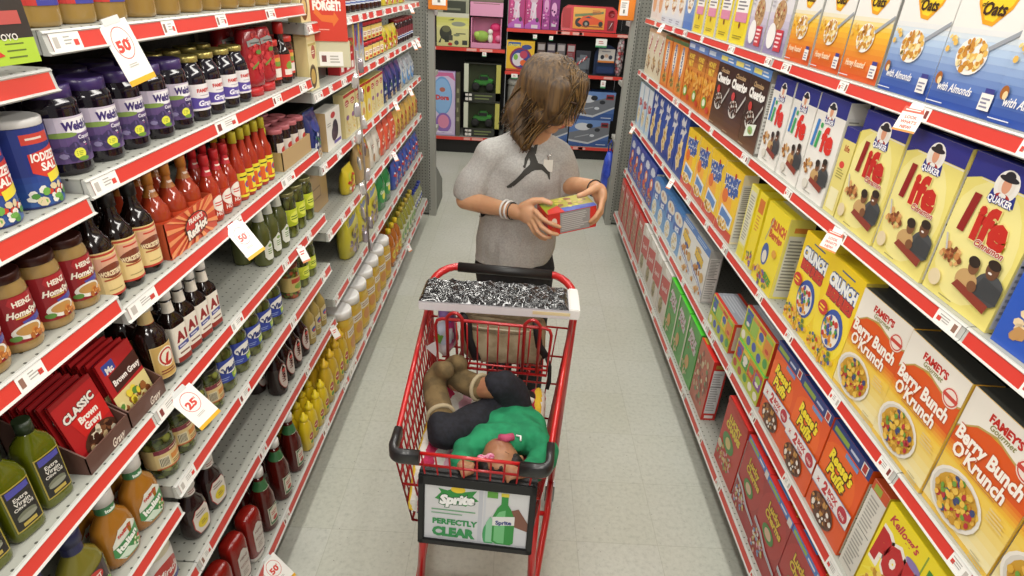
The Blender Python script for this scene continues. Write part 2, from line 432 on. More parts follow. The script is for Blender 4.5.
# ---------------------------------------------------------------- end displays behind the two rows
GREY = mat('#9c9d95', .45, .1)
def end_display(side, label):
    sg = -1 if side == 'L' else 1
    xi, xp, xo_ = (-.664, -.722, -1.66) if side == 'L' else (.808, .857, 1.76)
    g = empty('end_display', (0, 0, 0)); tag(g, label, 'shelving')
    m = MB(); m.box(*sorted((xp, xo_)), 4.83, 4.85, .02, 2.2, PEG_XZ); m.build('pegboard_panel', g)
    for xx in ((xi, xp),):
        a, c = sorted(xx); m = MB(); m.box(a, c, 4.815, 4.885, 0, 2.2, GREY)
        # slots punched along the post
        sx = (c-.010 if side == 'R' else a+.010)
        sx = xp+(-.010 if side == 'R' else .010)
        for k in range(82): m.box(sx-.0028, sx+.0028, 4.8140, 4.8152, .05+k*.0254, .065+k*.0254, '#1d1d1b')
        m.build('slotted_upright', g)
    a, c = sorted((xi+sg*.01, xo_)); m = MB(); m.box(a, c, 4.886, 5.30, .02, .17, mat('#6f7069', .5))
    m.box(a, c, 5.30, 5.312, .12, .175, RED); m.build('base_deck', g)
    m = MB(); m.add([(xi+sg*.004, 4.886, .0), (xi+sg*.004, 5.31, .0), (xi+sg*.004, 5.31, .18), (xi+sg*.004, 4.90, .42), (xi+sg*.004, 4.886, .42),
                     (xi+sg*.009, 4.886, .0), (xi+sg*.009, 5.31, .0), (xi+sg*.009, 5.31, .18), (xi+sg*.009, 4.90, .42), (xi+sg*.009, 4.886, .42)],
                    [(0, 1, 2, 3, 4), (9, 8, 7, 6, 5), (0, 5, 6, 1), (1, 6, 7, 2), (2, 7, 8, 3), (3, 8, 9, 4), (4, 9, 5, 0)], mat('#74756e', .5)); m.build('side_bracket', g)
    for z in (.7, 1.15, 1.6):
        m = MB(); m.box(a+.01, c-.01, 4.886, 5.2, z-.03, z, ENAMEL); m.build('shelf', g)
    return g
end_display('L', 'grey perforated end panel with slotted post at far left of aisle')
end_display('R', 'grey perforated end panel with slotted post at far right of aisle')
def flag(x0, x1, z0, z1, y, label, cards):
    g = empty('aisle_sign', ((x0+x1)/2, y, z0)); tag(g, label, 'sign', 'orange signs on the end posts'); w, h = x1-x0, z1-z0
    m = MB(); m.bbox(-w/2, w/2, -.008, .008, 0, h, mat('#e8841c', .4, 0, .3), .003); m.build('frame', g)
    for cx, cz, cw, ch in cards:
        m = MB(); m.box(cx-cw/2, cx+cw/2, -.0105, -.0085, cz, cz+ch, TAGW)
        m.art([('L', .15, .5, .85, .9, 3, '#9a9a96'), ('R', .4, .15, .6, .4, '#77776f')], cw, ch, lambda x, y_, d, cx=cx, cz=cz: (cx+x, -.0106-d, cz+y_))
        m.build('price_card', g)
flag(-.70, -.56, 1.625, 1.93, 4.79, 'orange sign holder on the left end post', [(.01, .03, .10, .12), (.01, .17, .10, .10)])
flag(.695, .815, 1.625, 1.93, 4.79, 'orange sign holder on the right end post', [(-.02, .03, .06, .10), (-.02, .15, .06, .10)])

# ---------------------------------------------------------------- toy shelving across the end of the aisle
def toy_unit(x0, x1, shelves, label, back='#171513'):
    g = empty('toy_shelf_unit', (0, 0, 0)); tag(g, label, 'shelving')
    yf = 6.90
    m = MB(); m.box(x0, x1, 7.38, 7.40, 0, 2.3, mat(back, .7)); m.build('back_panel', g)
    for z in shelves:
        m = MB(); m.box(x0+.003, x1-.003, yf, 7.378, z-.022, z, mat('#9b9c94', .5) if z < .3 else mat('#35332f', .5)); s = m.build('base_deck' if z < .3 else 'shelf', g)
        m = MB(); m.box(x0+.003, x1-.003, yf-.008, yf-.001, z-.034, z+.001, RED)
        rd = random.Random(int(z*100+x0*10))
        for k in range(5):
            xx = rd.uniform(x0+.05, x1-.1); m.box(xx, xx+rd.uniform(.04, .16), yf-.0088, yf-.0079, z-.030, z-.004, mat('#e0a79c', .5))
        m.build('price_rail', s)
    m = MB(); m.box(x0+.003, x1-.003, yf+.05, yf+.06, 0, shelves[0]-.024, mat('#121110', .6)); m.build('kick_plate', g)
toy_unit(-1.90, -.175, [.195, 1.165, 1.86], 'black toy shelving left of the woman, at the aisle end')
toy_unit(-.170, 1.13, [.155, .95, 1.385, 1.9], 'black toy shelving behind the woman, holding road playset boxes')
toy_unit(1.134, 2.4, [.155, .95, 1.385], 'black toy shelving mostly hidden behind the right end panel')
# ---------------------------------------------------------------- boxed products
NUT = [('R', .08, .03, .92, .86, '#d9d8d2'), ('L', .15, .5, .85, .84, 12, '#8f8e89'), ('L', .15, .08, .85, .44, 8, '#a3a29c'), ('R', .12, .46, .88, .475, '#4d4c49')]
class K: pass
def box_proto(key, name, w, h, d, base, art, side=None, sideart=None, top=None, topart=None, rough=.42, parts=None):
    m = MB(); bm_ = mat(base, rough, 0, .25); e = .0012
    sm_ = mat(side, rough, 0, .2) if side else bm_; tm = mat(top, rough, 0, .2) if top else bm_
    m.box(-w/2, w/2, -d/2, d/2, 0, h, bm_)
    # overwrite side and top faces with their own card colours
    m.m[-6+1] = m.mi(tm); m.m[-6+3] = m.mi(sm_); m.m[-6+5] = m.mi(sm_)
    # glued flaps
    m.box(-w/2+.001, w/2-.001, -d/2+.001, d*.08, h, h+.0008, tm)
    m.art(art, w, h, lambda x, y, dd: (x, -d/2-dd, y))
    m.art(sideart if sideart is not None else [('L', .2, .3, .8, .8, 8, '#8c8a84')], d, h, lambda x, y, dd: (w/2+dd, x, y))
    if topart: m.art(topart, w, d, lambda x, y, dd: (x, -d/2+y, h+.001+dd))
    o = m.build(name); p = Proto(o); p.d = d; p.w = w; p.h = h; PROTO[key] = p
    return p
def quaker(cx, cy, s, ax):   # round emblem of a hatted man above a blue name plate; s in fraction of width, ax = w/h
    E_ = lambda x, y, rx, ry, c, *r: ('E', cx+x*s, cy+y*s*ax, rx*s, ry*s*ax, c, *r)
    return [('P', [(cx-s*1.15, cy-s*1.15*ax), (cx+s*1.15, cy-s*1.15*ax), (cx+s*1.0, cy-s*.4*ax), (cx-s*1.0, cy-s*.4*ax)], '#26348c'),
            E_(0, 0, 1.0, 1.0, '#f4f1ea'), E_(0, -.75, .62, .28, '#b5352c'), E_(-.38, .0, .28, .5, '#efe9df'), E_(.38, .0, .28, .5, '#efe9df'),
            E_(0, .02, .36, .5, '#e0a080'), E_(0, .45, .8, .2, '#26262e'), E_(0, .62, .42, .3, '#26262e'),
            E_(0, -.62, .3, .16, '#f4f1ea'), ('T', 'QUAKER', cx, cy-s*.98*ax, s*.42*ax, '#ffffff', {'out': '#26348c', 'ow': .08, 'bold': .03, 'wmax': s*2.1})]
def people(x, y, s):
    return [('E', x+.13*s, y+.00, .15*s, .085*s, '#4a4d50'), ('E', x-.10*s, y-.03, .12*s, .065*s, '#c5a06a'), ('P', [(x-.02*s, y-.06*s), (x+.3*s, y-.05*s), (x+.26*s, y+.03*s), (x+.05*s, y+.05*s)], '#3c3f42'),
            ('E', x+.10*s, y+.10*s, .065*s, .05*s, '#6a4630'), ('E', x-.08*s, y+.065*s, .055*s, .042*s, '#7d5236'), ('E', x+.10*s, y+.128*s, .066*s, .026*s, '#2c211b'),
            ('E', x-.09*s, y+.09*s, .062*s, .03*s, '#2c211b'), ('P', [(x-.22*s, y-.08*s), (x+.18*s, y-.12*s), (x+.2*s, y-.07*s), (x-.18*s, y-.04*s)], '#8c3a2c'), ('E', x+.09*s, y+.082*s, .02*s, .006*s, '#f0e8e0'), ('E', x-.02*s, y-.03*s, .05*s, .03*s, '#7d5236')]
LIFEC = [('R', 0, 0, 1, 1, '#eadd7c'), ('E', .45, .45, .5, .42, '#efe596'), ('R', 0, .86, 1, 1, '#2a2f86'), ('P', [(0, .86), (.18, .86), (0, .82)], '#2a2f86'), ('P', [(.2, .855), (1, .855), (1, .845), (.2, .85)], '#e6e2d2')] + \
    quaker(.52, .865, .15, .66) + \
    [('T', 'ife', .57, .60, .22, '#c2281f', {'bold': .05, 'wmax': .60, 'out': '#eed98a', 'ow': .03}), ('P', [(.15, .49), (.25, .49), (.30, .76), (.20, .76)], '#8f1d1b'),
     ('T', 'Cinnamon', .64, .475, .045, '#b5342a', {'shear': .3, 'bold': .02, 'out': '#f3efe0', 'wmax': .5}),
     ('B', .24, .32, .15, .07, 26, .035, ['#a8623a', '#c78850', '#7c4426', '#dba86c'], 4), ('P', [(.06, .44), (.09, .44), (.16, .34), (.14, .33)], '#c8c6c0')] + people(.68, .25, 1.25) + \
    [('E', .15, .12, .09, .06, '#e3d3ac'), ('L', .3, .03, .6, .05, 1, '#a59c60')]
box_proto('life_cin', 'cereal_box', .198, .292, .052, '#e6d977', LIFEC, '#e5d67b', NUT, '#2a2f86', [('L', .3, .4, .7, .6, 1, '#e8e6f0')])
LIFEW = [('R', 0, 0, 1, 1, '#ebe9e2'), ('R', 0, .84, 1, 1, '#2a3183')] + quaker(.5, .86, .15, .62) + \
    [('T', 'fe', .62, .60, .22, '#d8322a', {'bold': .05, 'wmax': .46}), ('P', [(.08, .49), (.17, .49), (.22, .76), (.13, .76)], '#3c7fc4'), ('P', [(.22, .49), (.31, .49), (.345, .66), (.255, .66)], '#3fa35c'), ('E', .315, .715, .045, .026, '#3fa35c'),
     ('B', .22, .30, .15, .08, 22, .04, ['#c08a4c', '#9c6632', '#d9ac72'], 7)] + people(.66, .26, 1.2) + [('L', .3, .04, .7, .07, 1, '#b5b2a8'), ('E', .3, .12, .1, .05, '#dedacd')]
box_proto('life_white', 'cereal_box', .174, .292, .052, '#e4e2db', LIFEW, '#e4e2db', NUT, '#2a3183')
box_proto('life_spine', 'cereal_box', .066, .235, .15, '#e6d977', [('R', 0, 0, 1, 1, '#e3d67f'), ('R', 0, .86, 1, 1, '#2a2f86'), ('T', 'life', .5, .77, .07, '#a8281f', {'wmax': .6}), ('E', .45, .58, .2, .04, '#d8453a'),
          ('L', .2, .42, .8, .54, 4, '#a3984e'), ('R', .15, .05, .85, .30, '#efe8b8')], '#e6d977', NUT, '#2a2f86')
def oats(c_top, c_bot, label_, lc, bits):
    return [('G', 0, .0, 1, .40, c_bot, c_top, 9), ('R', 0, .40, 1, 1, '#e9e8e2'), ('G', 0, .40, 1, .5, c_top, '#e9e8e2', 3),
            ('P', [(.12, .98), (.88, .98), (.86, .80), (.74, .62), (.56, .52), (.42, .53), (.28, .64), (.16, .80)], '#e8a21e'),
            ('P', [(.15, .98), (.85, .98), (.83, .81), (.72, .64), (.55, .545), (.43, .555), (.31, .655), (.19, .81)], '#f2cf2c'),
            ('E', .52, .85, .20, .12, '#e07d1e'), ('E', .52, .87, .16, .09, '#eeb04a')] + [('R', .40+.055*i, .80, .415+.055*i, .93, '#b8641a') for i in range(5)] + \
           [('T', 'HONEY', .24, .87, .06, '#3a2a6e', {'rot': 62, 'bold': .05}), ('T', 'BUNCHES', .82, .86, .05, '#3a2a6e', {'rot': -58, 'bold': .05}),
            ('T', 'Oats', .53, .62, .072, '#3a2013', {'bold': .03, 'shear': .2, 'wmax': .5}), ('T', 'of', .37, .645, .03, '#3a2013', {'shear': .3}),
            ('P', [(.62, .40), (1, .53), (1, .50), (.64, .375)], '#9aa0a8'), ('E', .45, .34, .22, .115, '#f1efe8'),
            ('B', .45, .345, .19, .10, 46, .036, ['#e5b95c', '#f0d58c', '#c98b36', '#f4e3b0'], 3), ('B', .12, .40, .07, .06, 5, .03, ['#e5b95c', '#f0d58c'], 5)] + bits + \
           [('T', label_, .40, .135, .052, lc, {'shear': .25, 'bold': .02, 'wmax': .52}), ('R', .80, .05, .96, .15, '#f1efe9'), ('R', .83, .15, .95, .18, '#3a3f8c'), ('L', .82, .06, .94, .13, 3, '#8b8ba0'), ('L', .03, .02, .3, .035, 1, '#dfe3ee')]
box_proto('oats_blue', 'cereal_box', .196, .305, .062, '#e9e8e2', oats('#bdd3ea', '#23479f', 'with Almonds', '#f4f2ee', [('E', .11, .18, .05, .04, '#a5632a'), ('E', .13, .165, .03, .025, '#ead2a0')]), '#a9a9a4', NUT)
box_proto('oats_orange', 'cereal_box', .190, .305, .062, '#e9e8e2', oats('#f2c33a', '#d4511d', 'Honey Roasted', '#f6e9c8', []), '#a9a9a4', NUT)
box_proto('oats_purple', 'cereal_box', .188, .30, .058, '#dedbe2', [('R', 0, 0, 1, 1, '#dcd9dd'), ('G', 0, 0, 1, .45, '#8c7fa8', '#d6d0dc', 6), ('E', .5, .42, .27, .17, '#b9926a'), ('B', .48, .44, .22, .14, 40, .035, ['#a52a32', '#c9a26a', '#8e6a40', '#d9c49a'], 9),
          ('P', [(.55, .6), (.60, .6), (.85, 1), (.78, 1)], '#d8c27c'), ('P', [(.62, .58), (.66, .58), (.97, .95), (.93, 1)], '#cbb06a'), ('E', .3, .2, .2, .14, '#f1f0ee'), ('R', .52, .05, .86, .28, '#c53a48'), ('L', .56, .08, .82, .26, 4, '#f2d6d8'), ('L', .05, .5, .2, .9, 9, '#b9b4bd')], '#c9c7c2', NUT)
box_proto('yellow_pink', 'cereal_box', .185, .30, .055, '#e8d52c', [('R', 0, 0, 1, 1, '#ead62e'), ('R', .14, .12, .86, .95, '#e2cb20'), ('B', .5, .78, .3, .18, 60, .035, ['#8a5a34', '#b98a54', '#6e4022'], 2), ('R', .15, .36, .88, .58, '#f0eeea'), ('R', .15, .28, .88, .40, '#d88aa8'), ('L', .22, .42, .8, .55, 3, '#7d7a80'), ('E', .5, .24, .05, .04, '#7a2c20'), ('L', .2, .06, .8, .12, 2, '#9c8a1c')], '#d9d7cf', NUT)
box_proto('white_bowl', 'cereal_box', .185, .30, .055, '#dfe0de', [('R', 0, 0, 1, 1, '#dde0e2'), ('E', .5, .45, .36, .28, '#e9e4d6'), ('B', .5, .45, .28, .22, 40, .045, ['#c8873c', '#dda85a', '#a8622c'], 8), ('R', 0, .0, 1, .12, '#cfd6de'), ('L', .1, .02, .6, .1, 2, '#8a8fa0')], '#cfcfca', NUT)
box_proto('blue_bowl', 'cereal_box', .185, .30, .055, '#4f7fc0', [('G', 0, 0, 1, 1, '#3f73bc', '#d5dfe8', 8), ('E', .5, .5, .33, .24, '#efe9dc'), ('B', .5, .5, .26, .18, 36, .04, ['#b88a4c', '#7a5230', '#d9b98a'], 6)], '#cfcfca', NUT)
box_proto('red_small', 'cereal_box', .17, .30, .05, '#c8463f', [('R', 0, 0, 1, 1, '#dfd9d4'), ('R', 0, .55, 1, 1, '#c63a38'), ('E', .5, .35, .3, .2, '#d8a27a'), ('T', 'K', .5, .6, .2, '#c22a2a', {'bold': .05})], '#cfcfca', NUT)
CHOC = [('R', 0, 0, 1, 1, '#3d2620'), ('G', 0, 0, 1, .38, '#6e4a2c', '#3d2620', 5), ('R', 0, .88, 1, 1, '#5d8fd0'), ('R', .06, .91, .5, .97, '#e9dc7a'), ('L', .55, .90, .95, .98, 2, '#e6ecf4'),
        ('T', 'Chocolate', .5, .79, .06, '#d8b483', {'shear': .3, 'wmax': .66}), ('T', 'Cheerios', .5, .68, .11, '#f3f0ea', {'bold': .06, 'wmax': .86, 'out': '#241512', 'ow': .04}),
        ('E', .40, .36, .25, .12, '#d9d4cc'), ('B', .40, .375, .23, .105, 60, .035, ['#4a2a1c', '#6e4428', '#2e1a12'], 12), ('P', [(.62, .36), (.66, .34), (.98, .56), (.96, .60)], '#b9b6b0'), ('E', .30, .52, .10, .055, '#c33a34'), ('L', .06, .03, .5, .05, 1, '#b59a7c')]
box_proto('choc', 'cereal_box', .200, .30, .055, '#3d2620', CHOC, '#8d8880', NUT, '#4d7fc4')
box_proto('choc_offer', 'cereal_box', .200, .30, .055, '#3d2620', CHOC+[('P', [(.30, .14), (.80, .22), (.86, .36), (.36, .30)], '#e9efe2'), ('E', .58, .255, .14, .05, '#8cba6e'), ('T', 'FREE', .58, .24, .03, '#b5342c', {'wmax': .2})], '#8d8880', NUT, '#4d7fc4')
box_proto('frosted', 'cereal_box', .178, .30, .055, '#b5652a', [('G', 0, 0, 1, .55, '#c8631c', '#e4a23a', 5), ('G', 0, .55, 1, 1, '#d88a36', '#5e2b18', 6), ('R', 0, .88, 1, 1, '#5d83c4'), ('R', .05, .91, .6, .97, '#c9d6ea'), ('T', 'HONEY', .5, .78, .07, '#e9c24a', {'bold': .05, 'wmax': .7}), ('T', 'NUT', .5, .67, .09, '#e9c24a', {'bold': .06, 'wmax': .6}),
          ('B', .5, .42, .42, .16, 40, .06, ['#d98a2e', '#e9b45a', '#a8531c'], 15), ('E', .35, .2, .2, .09, '#7aa83e'), ('E', .35, .2, .13, .055, '#e4e6cc'), ('E', .72, .12, .14, .05, '#c8432c')], '#9c5a2a', NUT, '#4d7fc4')
box_proto('orange_oval', 'cereal_box', .176, .285, .055, '#d9762a', [('R', 0, 0, 1, 1, '#d8732a'), ('R', .1, .05, .9, .93, '#e08a3a'), ('E', .5, .62, .22, .27, '#e9e2d4'), ('T', 'SQUARES', .5, .60, .10, '#3c5a9c', {'rot': 90, 'bold': .05}), ('B', .5, .2, .3, .12, 26, .06, ['#6e7a3a', '#c8b26a', '#8e5a2c'], 4), ('R', 0, .93, 1, 1, '#4e6a3c')], '#b5622a', NUT)
box_proto('cream_red', 'cereal_box', .172, .292, .055, '#ded3b8', [('R', 0, 0, 1, 1, '#ddd2b6'), ('R', .0, .92, 1, 1, '#c8a77c'), ('P', [(.2, .55), (.45, .5), (.8, .88), (.55, .9)], '#f0ece2'), ('T', 'Kashi', .5, .68, .12, '#b0322c', {'rot': 55, 'bold': .04}), ('B', .5, .28, .3, .15, 30, .055, ['#b8864c', '#d3ad74', '#8a5a30'], 5)], '#c9bfa4', NUT)
box_proto('blue_bits', 'cereal_box', .185, .295, .055, '#2a4fa8', [('R', 0, 0, 1, 1, '#2a4fa8'), ('P', [(.25, .30), (.40, .28), (.55, .75), (.42, .86), (.22, .62)], '#eee4cf')], '#cfcfca', NUT)
# berry clusters cereal
BB = [('R', 0, 0, 1, 1, '#e8bf45'), ('G', 0, .04, 1, .5, '#efe6b8', '#edc23c', 7), ('R', 0, .5, 1, .70, '#e08a2c'), ('G', 0, .45, 1, .56, '#eec040', '#df7026', 4), ('R', 0, .56, 1, .80, '#d9571f'),
      ('P', [(0, 1), (1, 1), (1, .80), (.86, .765), (.62, .80), (.45, .83), (.22, .79), (0, .68)], '#ebe6da'), ('P', [(0, .68), (.22, .79), (.45, .83), (.62, .80), (.86, .765), (1, .80), (1, .785), (.86, .75), (.62, .785), (.45, .815), (.22, .775), (0, .665)], '#b9a05a'),
      ('T', "FAMEY'S", .5, .905, .055, '#c2281f', {'bold': .05, 'wmax': .44}), ('T', 'Gourmet', .5, .855, .042, '#8c8a50', {'shear': .3, 'wmax': .42}),
      ('E', .84, .80, .12, .075, '#ead9cc'), ('E', .84, .80, .105, .066, '#c8453a'), ('E', .84, .80, .09, .055, '#eadcd0'), ('R', .73, .785, .95, .815, '#c8453a'),
      ('T', 'Berry Bunch', .48, .665, .100, '#f6f1e6', {'bold': .04, 'wmax': .88, 'out': '#c2541c', 'ow': .05, 'shear': .05}), ('T', "O'Krunch", .44, .545, .100, '#f6f1e6', {'bold': .035, 'wmax': .72, 'out': '#c2541c', 'ow': .04, 'shear': .05}),
      ('L', .25, .465, .85, .478, 1, '#c8804a'),
      ('E', .37, .235, .36, .200, '#e9e4d8'), ('E', .37, .235, .325, .180, '#d3cfc4'), ('E', .39, .235, .30, .165, '#c99a34'),
      ('B', .39, .235, .275, .15, 120, .038, ['#d9a93c', '#e8c050', '#c28f2c', '#e0b04a', '#b5343a', '#3f4a78', '#6f9a3c', '#e8c050'], 21),
      ('L', .74, .34, .95, .44, 4, '#e2c98a'), ('L', .78, .03, .97, .09, 3, '#c9bf94')]
box_proto('berry', 'cereal_box', .196, .283, .060, '#ebe6da', BB, '#e4b840', NUT, '#3a3a36')
# yellow crunch berries: mascot left out, only lettering, splash and cereal
CR = [('R', 0, 0, 1, 1, '#f0cf22'), ('E', .5, .4, .5, .35, '#f4dc3a'), ('T', 'CRUNCH', .5, .80, .105, '#eef0ee', {'bold': .07, 'wmax': .84, 'out': '#34518f', 'ow': .09}),
      ('T', 'BERRIES', .52, .675, .095, '#c5392c', {'bold': .07, 'wmax': .80, 'out': '#5a2a3c', 'ow': .05}), ('L', .35, .92, .75, .95, 1, '#34518f'),
      ('E', .58, .38, .30, .20, '#3553a4'), ('E', .56, .36, .25, .16, '#efe9dc'), ('B', .56, .36, .22, .13, 40, .045, ['#e8b23c', '#c8342c', '#d98a2a', '#3553a4', '#4f9a4a'], 3),
      ('B', .45, .12, .42, .10, 50, .045, ['#e0a23a', '#c8342c', '#5a7a3a', '#e8c060', '#4a5a9a', '#e8b23c'], 14), ('E', .2, .5, .15, .07, '#c8342c'), ('L', .1, .46, .3, .53, 2, '#f4dc3a')]
box_proto('crunch', 'cereal_box', .175, .292, .055, '#f0cf22', CR, '#e3cd58', NUT)
CR2 = [('R', 0, 0, 1, 1, '#f0dc2a'), ('T', 'CRUNCH', .62, .80, .10, '#c8502a', {'bold': .07, 'wmax': .7}), ('T', 'Berries', .62, .68, .09, '#c8502a', {'bold': .06, 'wmax': .66}),
       ('E', .36, .40, .16, .14, '#3f5ca4'), ('E', .36, .37, .10, .08, '#e8e0d0'), ('P', [(.2, .55), (.24, .55), (.40, .86), (.36, .88)], '#b9b08a'),
       ('B', .42, .11, .42, .10, 46, .045, ['#e0a23a', '#b5342c', '#6a8a3a', '#e8c060', '#7a5aa0'], 11), ('T', 'SIZE', .72, .17, .08, '#4c9a3c', {'rot': -12, 'bold': .05}), ('E', .75, .5, .1, .05, '#e0a23a')]
box_proto('crunch_old', 'cereal_box', .182, .285, .085, '#f0dc2a', CR2, '#efe07a', [('R', .05, .0, .95, 1, '#e8dc66'), ('R', .12, .03, .88, .80, '#dcdac8'), ('L', .18, .1, .82, .76, 16, '#8f8e80'), ('R', .25, .84, .9, .9, '#d9883a')], '#ecd838', [('R', 0, .5, 1, 1, '#d8d2a8')])
box_proto('crunch_spine', 'cereal_box', .072, .285, .16, '#e6d83a', [('R', 0, 0, 1, 1, '#e8e078'), ('R', .12, .2, .88, .93, '#dedcc4'), ('L', .2, .25, .8, .88, 16, '#a3a28c'), ('R', .1, .02, .9, .16, '#e6d83a')], '#f0dc2a', [], '#ecd838')
box_proto('crunch_front_thin', 'cereal_box', .072, .280, .16, '#efd92a', [('R', 0, 0, 1, 1, '#f0da28'), ('R', .2, .75, .85, .93, '#d9752a'), ('L', .25, .5, .8, .72, 5, '#d99a3a'), ('B', .5, .12, .4, .1, 26, .12, ['#b5342c', '#6a8a3a', '#7a5aa0', '#e8c060'], 7)], '#f0dc2a', [], '#ecd838')
HC = [('R', 0, 0, 1, 1, '#f2c928'), ('E', .35, .45, .35, .25, '#f5b03a'), ('R', 0, 0, 1, .13, '#cc4530'), ('T', 'HONEY', .5, .80, .115, '#3f5ea6', {'bold': .09, 'wmax': .82, 'out': '#e8eef4', 'ow': .05, 'rot': 6}),
      ('T', 'COMB', .54, .665, .125, '#3f5ea6', {'bold': .09, 'wmax': .74, 'out': '#e8eef4', 'ow': .05, 'rot': 6}), ('E', .28, .55, .16, .10, '#e2712c'), ('E', .62, .9, .05, .04, '#c8392c'),
      ('P', [(.15, .20), (.86, .16), (.9, .36), (.2, .42)], '#e4ecf2'), ('P', [(.2, .24), (.8, .2), (.84, .32), (.24, .38)], '#5a86c4'), ('E', .42, .16, .30, .09, '#eae6da'), ('B', .42, .17, .26, .07, 30, .045, ['#e0a83c', '#edc468', '#c28a2c'], 6)]
box_proto('honeycomb', 'cereal_box', .206, .288, .06, '#f2c928', HC, '#efe3c0', NUT, '#ecc830')
ST = [('R', 0, 0, 1, 1, '#2b4a9e'), ('G', 0, .0, 1, .3, '#203a86', '#2b4a9e', 3), ('P', [(.18, .88), (.34, .97), (.5, .90), (.68, .98), (.66, .84), (.86, .78), (.66, .70), (.6, .58), (.46, .70), (.24, .66), (.32, .78)], '#d5d3d6'),
      ('P', [(.30, .16), (.42, .06), (.50, .14), (.66, .16), (.62, .28), (.76, .38), (.66, .46), (.70, .60), (.56, .58), (.46, .64), (.38, .52), (.22, .50), (.30, .38), (.16, .26)], '#ead6a4'),
      ('B', .46, .33, .17, .19, 44, .055, ['#d9b064', '#c0903f', '#ead09a'], 5), ('T', 'STARS', .5, .8, .05, '#2b4a9e', {'bold': .05, 'wmax': .36})]
box_proto('star', 'cereal_box', .182, .32, .055, '#2b4a9e', ST, '#2b4a9e', NUT)
KX = [('G', 0, 0, 1, 1, '#b9cfe2', '#dfe8ec', 6), ('P', [(0, .6), (1, .72), (1, 1), (0, 1)], '#e2e8ec'), ('T', 'Kix', .62, .60, .16, '#c43a3c', {'bold': .06, 'rot': 12}), ('E', .45, .28, .3, .2, '#eae2cc'), ('B', .45, .28, .24, .15, 30, .05, ['#dcbf84', '#c8a25c', '#ead8ac'], 5), ('R', 0, 0, .12, 1, '#8fb2d4')]
box_proto('lightblue_red', 'cereal_box', .158, .30, .055, '#c8d8e4', KX, '#c8d8e4', NUT)
CK = [('R', 0, 0, 1, 1, '#dcdcd8'), ('R', 0, .86, 1, 1, '#4a78bc'), ('L', .1, .89, .9, .97, 2, '#a9c0e0'), ('E', .35, .76, .16, .035, '#c8a05a'), ('T', 'KRISPIES', .42, .64, .13, '#e0b92e', {'bold': .09, 'rot': -8, 'wmax': .6, 'out': '#4a4a78', 'ow': .07}), ('E', .5, .52, .15, .05, '#3d4a8a'),
      ('B', .40, .42, .22, .08, 12, .07, ['#c88a3c', '#b5742c'], 4), ('P', [(.0, .36), (.25, .26), (.6, .22), (1, .10), (1, .18), (.6, .30), (.25, .34), (0, .44)], '#7a8ab8'), ('P', [(.0, .38), (.25, .28), (.6, .24), (1, .12), (1, .15), (.6, .27), (.25, .31), (0, .41)], '#e8e8ec'), ('B', .5, .12, .4, .07, 14, .05, ['#b5742c', '#d9a864'], 9), ('E', .8, .4, .12, .09, '#c8a05a')]
box_proto('white_cookie', 'cereal_box', .232, .262, .06, '#d9d9d5', CK, '#b9b9b4', NUT, '#9c9c98')
RC = [('G', 0, 0, 1, 1, '#7aa8d6', '#3f72b8', 6), ('R', 0, .0, 1, .05, '#dfe6ea'), ('E', .5, .82, .45, .14, '#d9d2c6'), ('E', .35, .84, .1, .06, '#b98a6a'), ('E', .65, .82, .1, .06, '#c8a48a'), ('P', [(.1, .48), (.9, .56), (.9, .72), (.1, .66)], '#3a5aa6'), ('T', 'RICE', .5, .58, .10, '#e6ecf2', {'bold': .06, 'rot': 8, 'wmax': .66}),
      ('E', .45, .26, .32, .22, '#e4e6e2'), ('B', .45, .26, .26, .17, 60, .03, ['#d3bd84', '#c2a662', '#e6d8ac'], 8)]
box_proto('blue_rice', 'cereal_box', .180, .235, .055, '#5a8cc8', RC, '#8ab0d8', NUT)
FB = [('R', 0, 0, 1, 1, '#2f46a4'), ('E', .5, .8, .3, .1, '#c8cde0'), ('T', 'FLAKES', .5, .78, .09, '#d8dce8', {'bold': .06, 'rot': 10, 'wmax': .7}), ('E', .5, .52, .22, .14, '#d9702a'), ('E', .52, .54, .10, .07, '#efe6da'), ('E', .3, .3, .2, .1, '#c8443a'), ('B', .5, .18, .34, .12, 26, .05, ['#e2a83c', '#c88a2c', '#e8e2d6', '#c43a34'], 5), ('R', 0, 0, .08, 1, '#6b7fc8')]
box_proto('blue_flakes', 'cereal_box', .182, .285, .055, '#2f46a4', FB, '#2f46a4', NUT)
# small assorted variety packs
def assorted(seed, c):
    rd = random.Random(seed); o = [('R', 0, 0, 1, 1, c)]
    cols = ['#c8442c', '#3f58a8', '#4f9a4a', '#e8c93a', '#e6e2da', '#8a4a9a', '#d98a3a', '#9ac24a']
    for i in range(4):
        x0 = .03+i*.24
        o += [('R', x0, .42, x0+.22, .95, rd.choice(cols)), ('E', x0+.11, .70, .08, .12, rd.choice(cols)), ('E', x0+.11, .55, .06, .06, rd.choice(cols)), ('R', x0, .84, x0+.22, .95, rd.choice(cols))]
    o += [('R', 0, 0, 1, .38, '#b9c43a')]
    for i in range(5): o.append(('E', .1+i*.2, .2+rd.uniform(-.05, .05), .07, .13, rd.choice(['#4a5aa8', '#e8e2d0', '#b5442c', '#4f9a4a'])))
    return o
box_proto('variety', 'variety_pack', .262, .135, .11, '#c8442c', assorted(1, '#d8c93a'), '#c8442c', [('R', .1, .1, .9, .9, '#cfc9b0')], '#b6bcc6', [('R', 0, 0, 1, .12, '#d2402e'), ('R', 0, .88, 1, 1, '#d2402e'), ('L', .1, .2, .9, .8, 5, '#d5dae0')])
box_proto('variety_green', 'variety_pack', .262, .122, .11, '#c8442c', assorted(2, '#c8d03a'), '#c8442c', [('R', .1, .1, .9, .9, '#cfc9b0')], '#4fa84a', [('L', .1, .2, .9, .8, 3, '#d5dae0')])
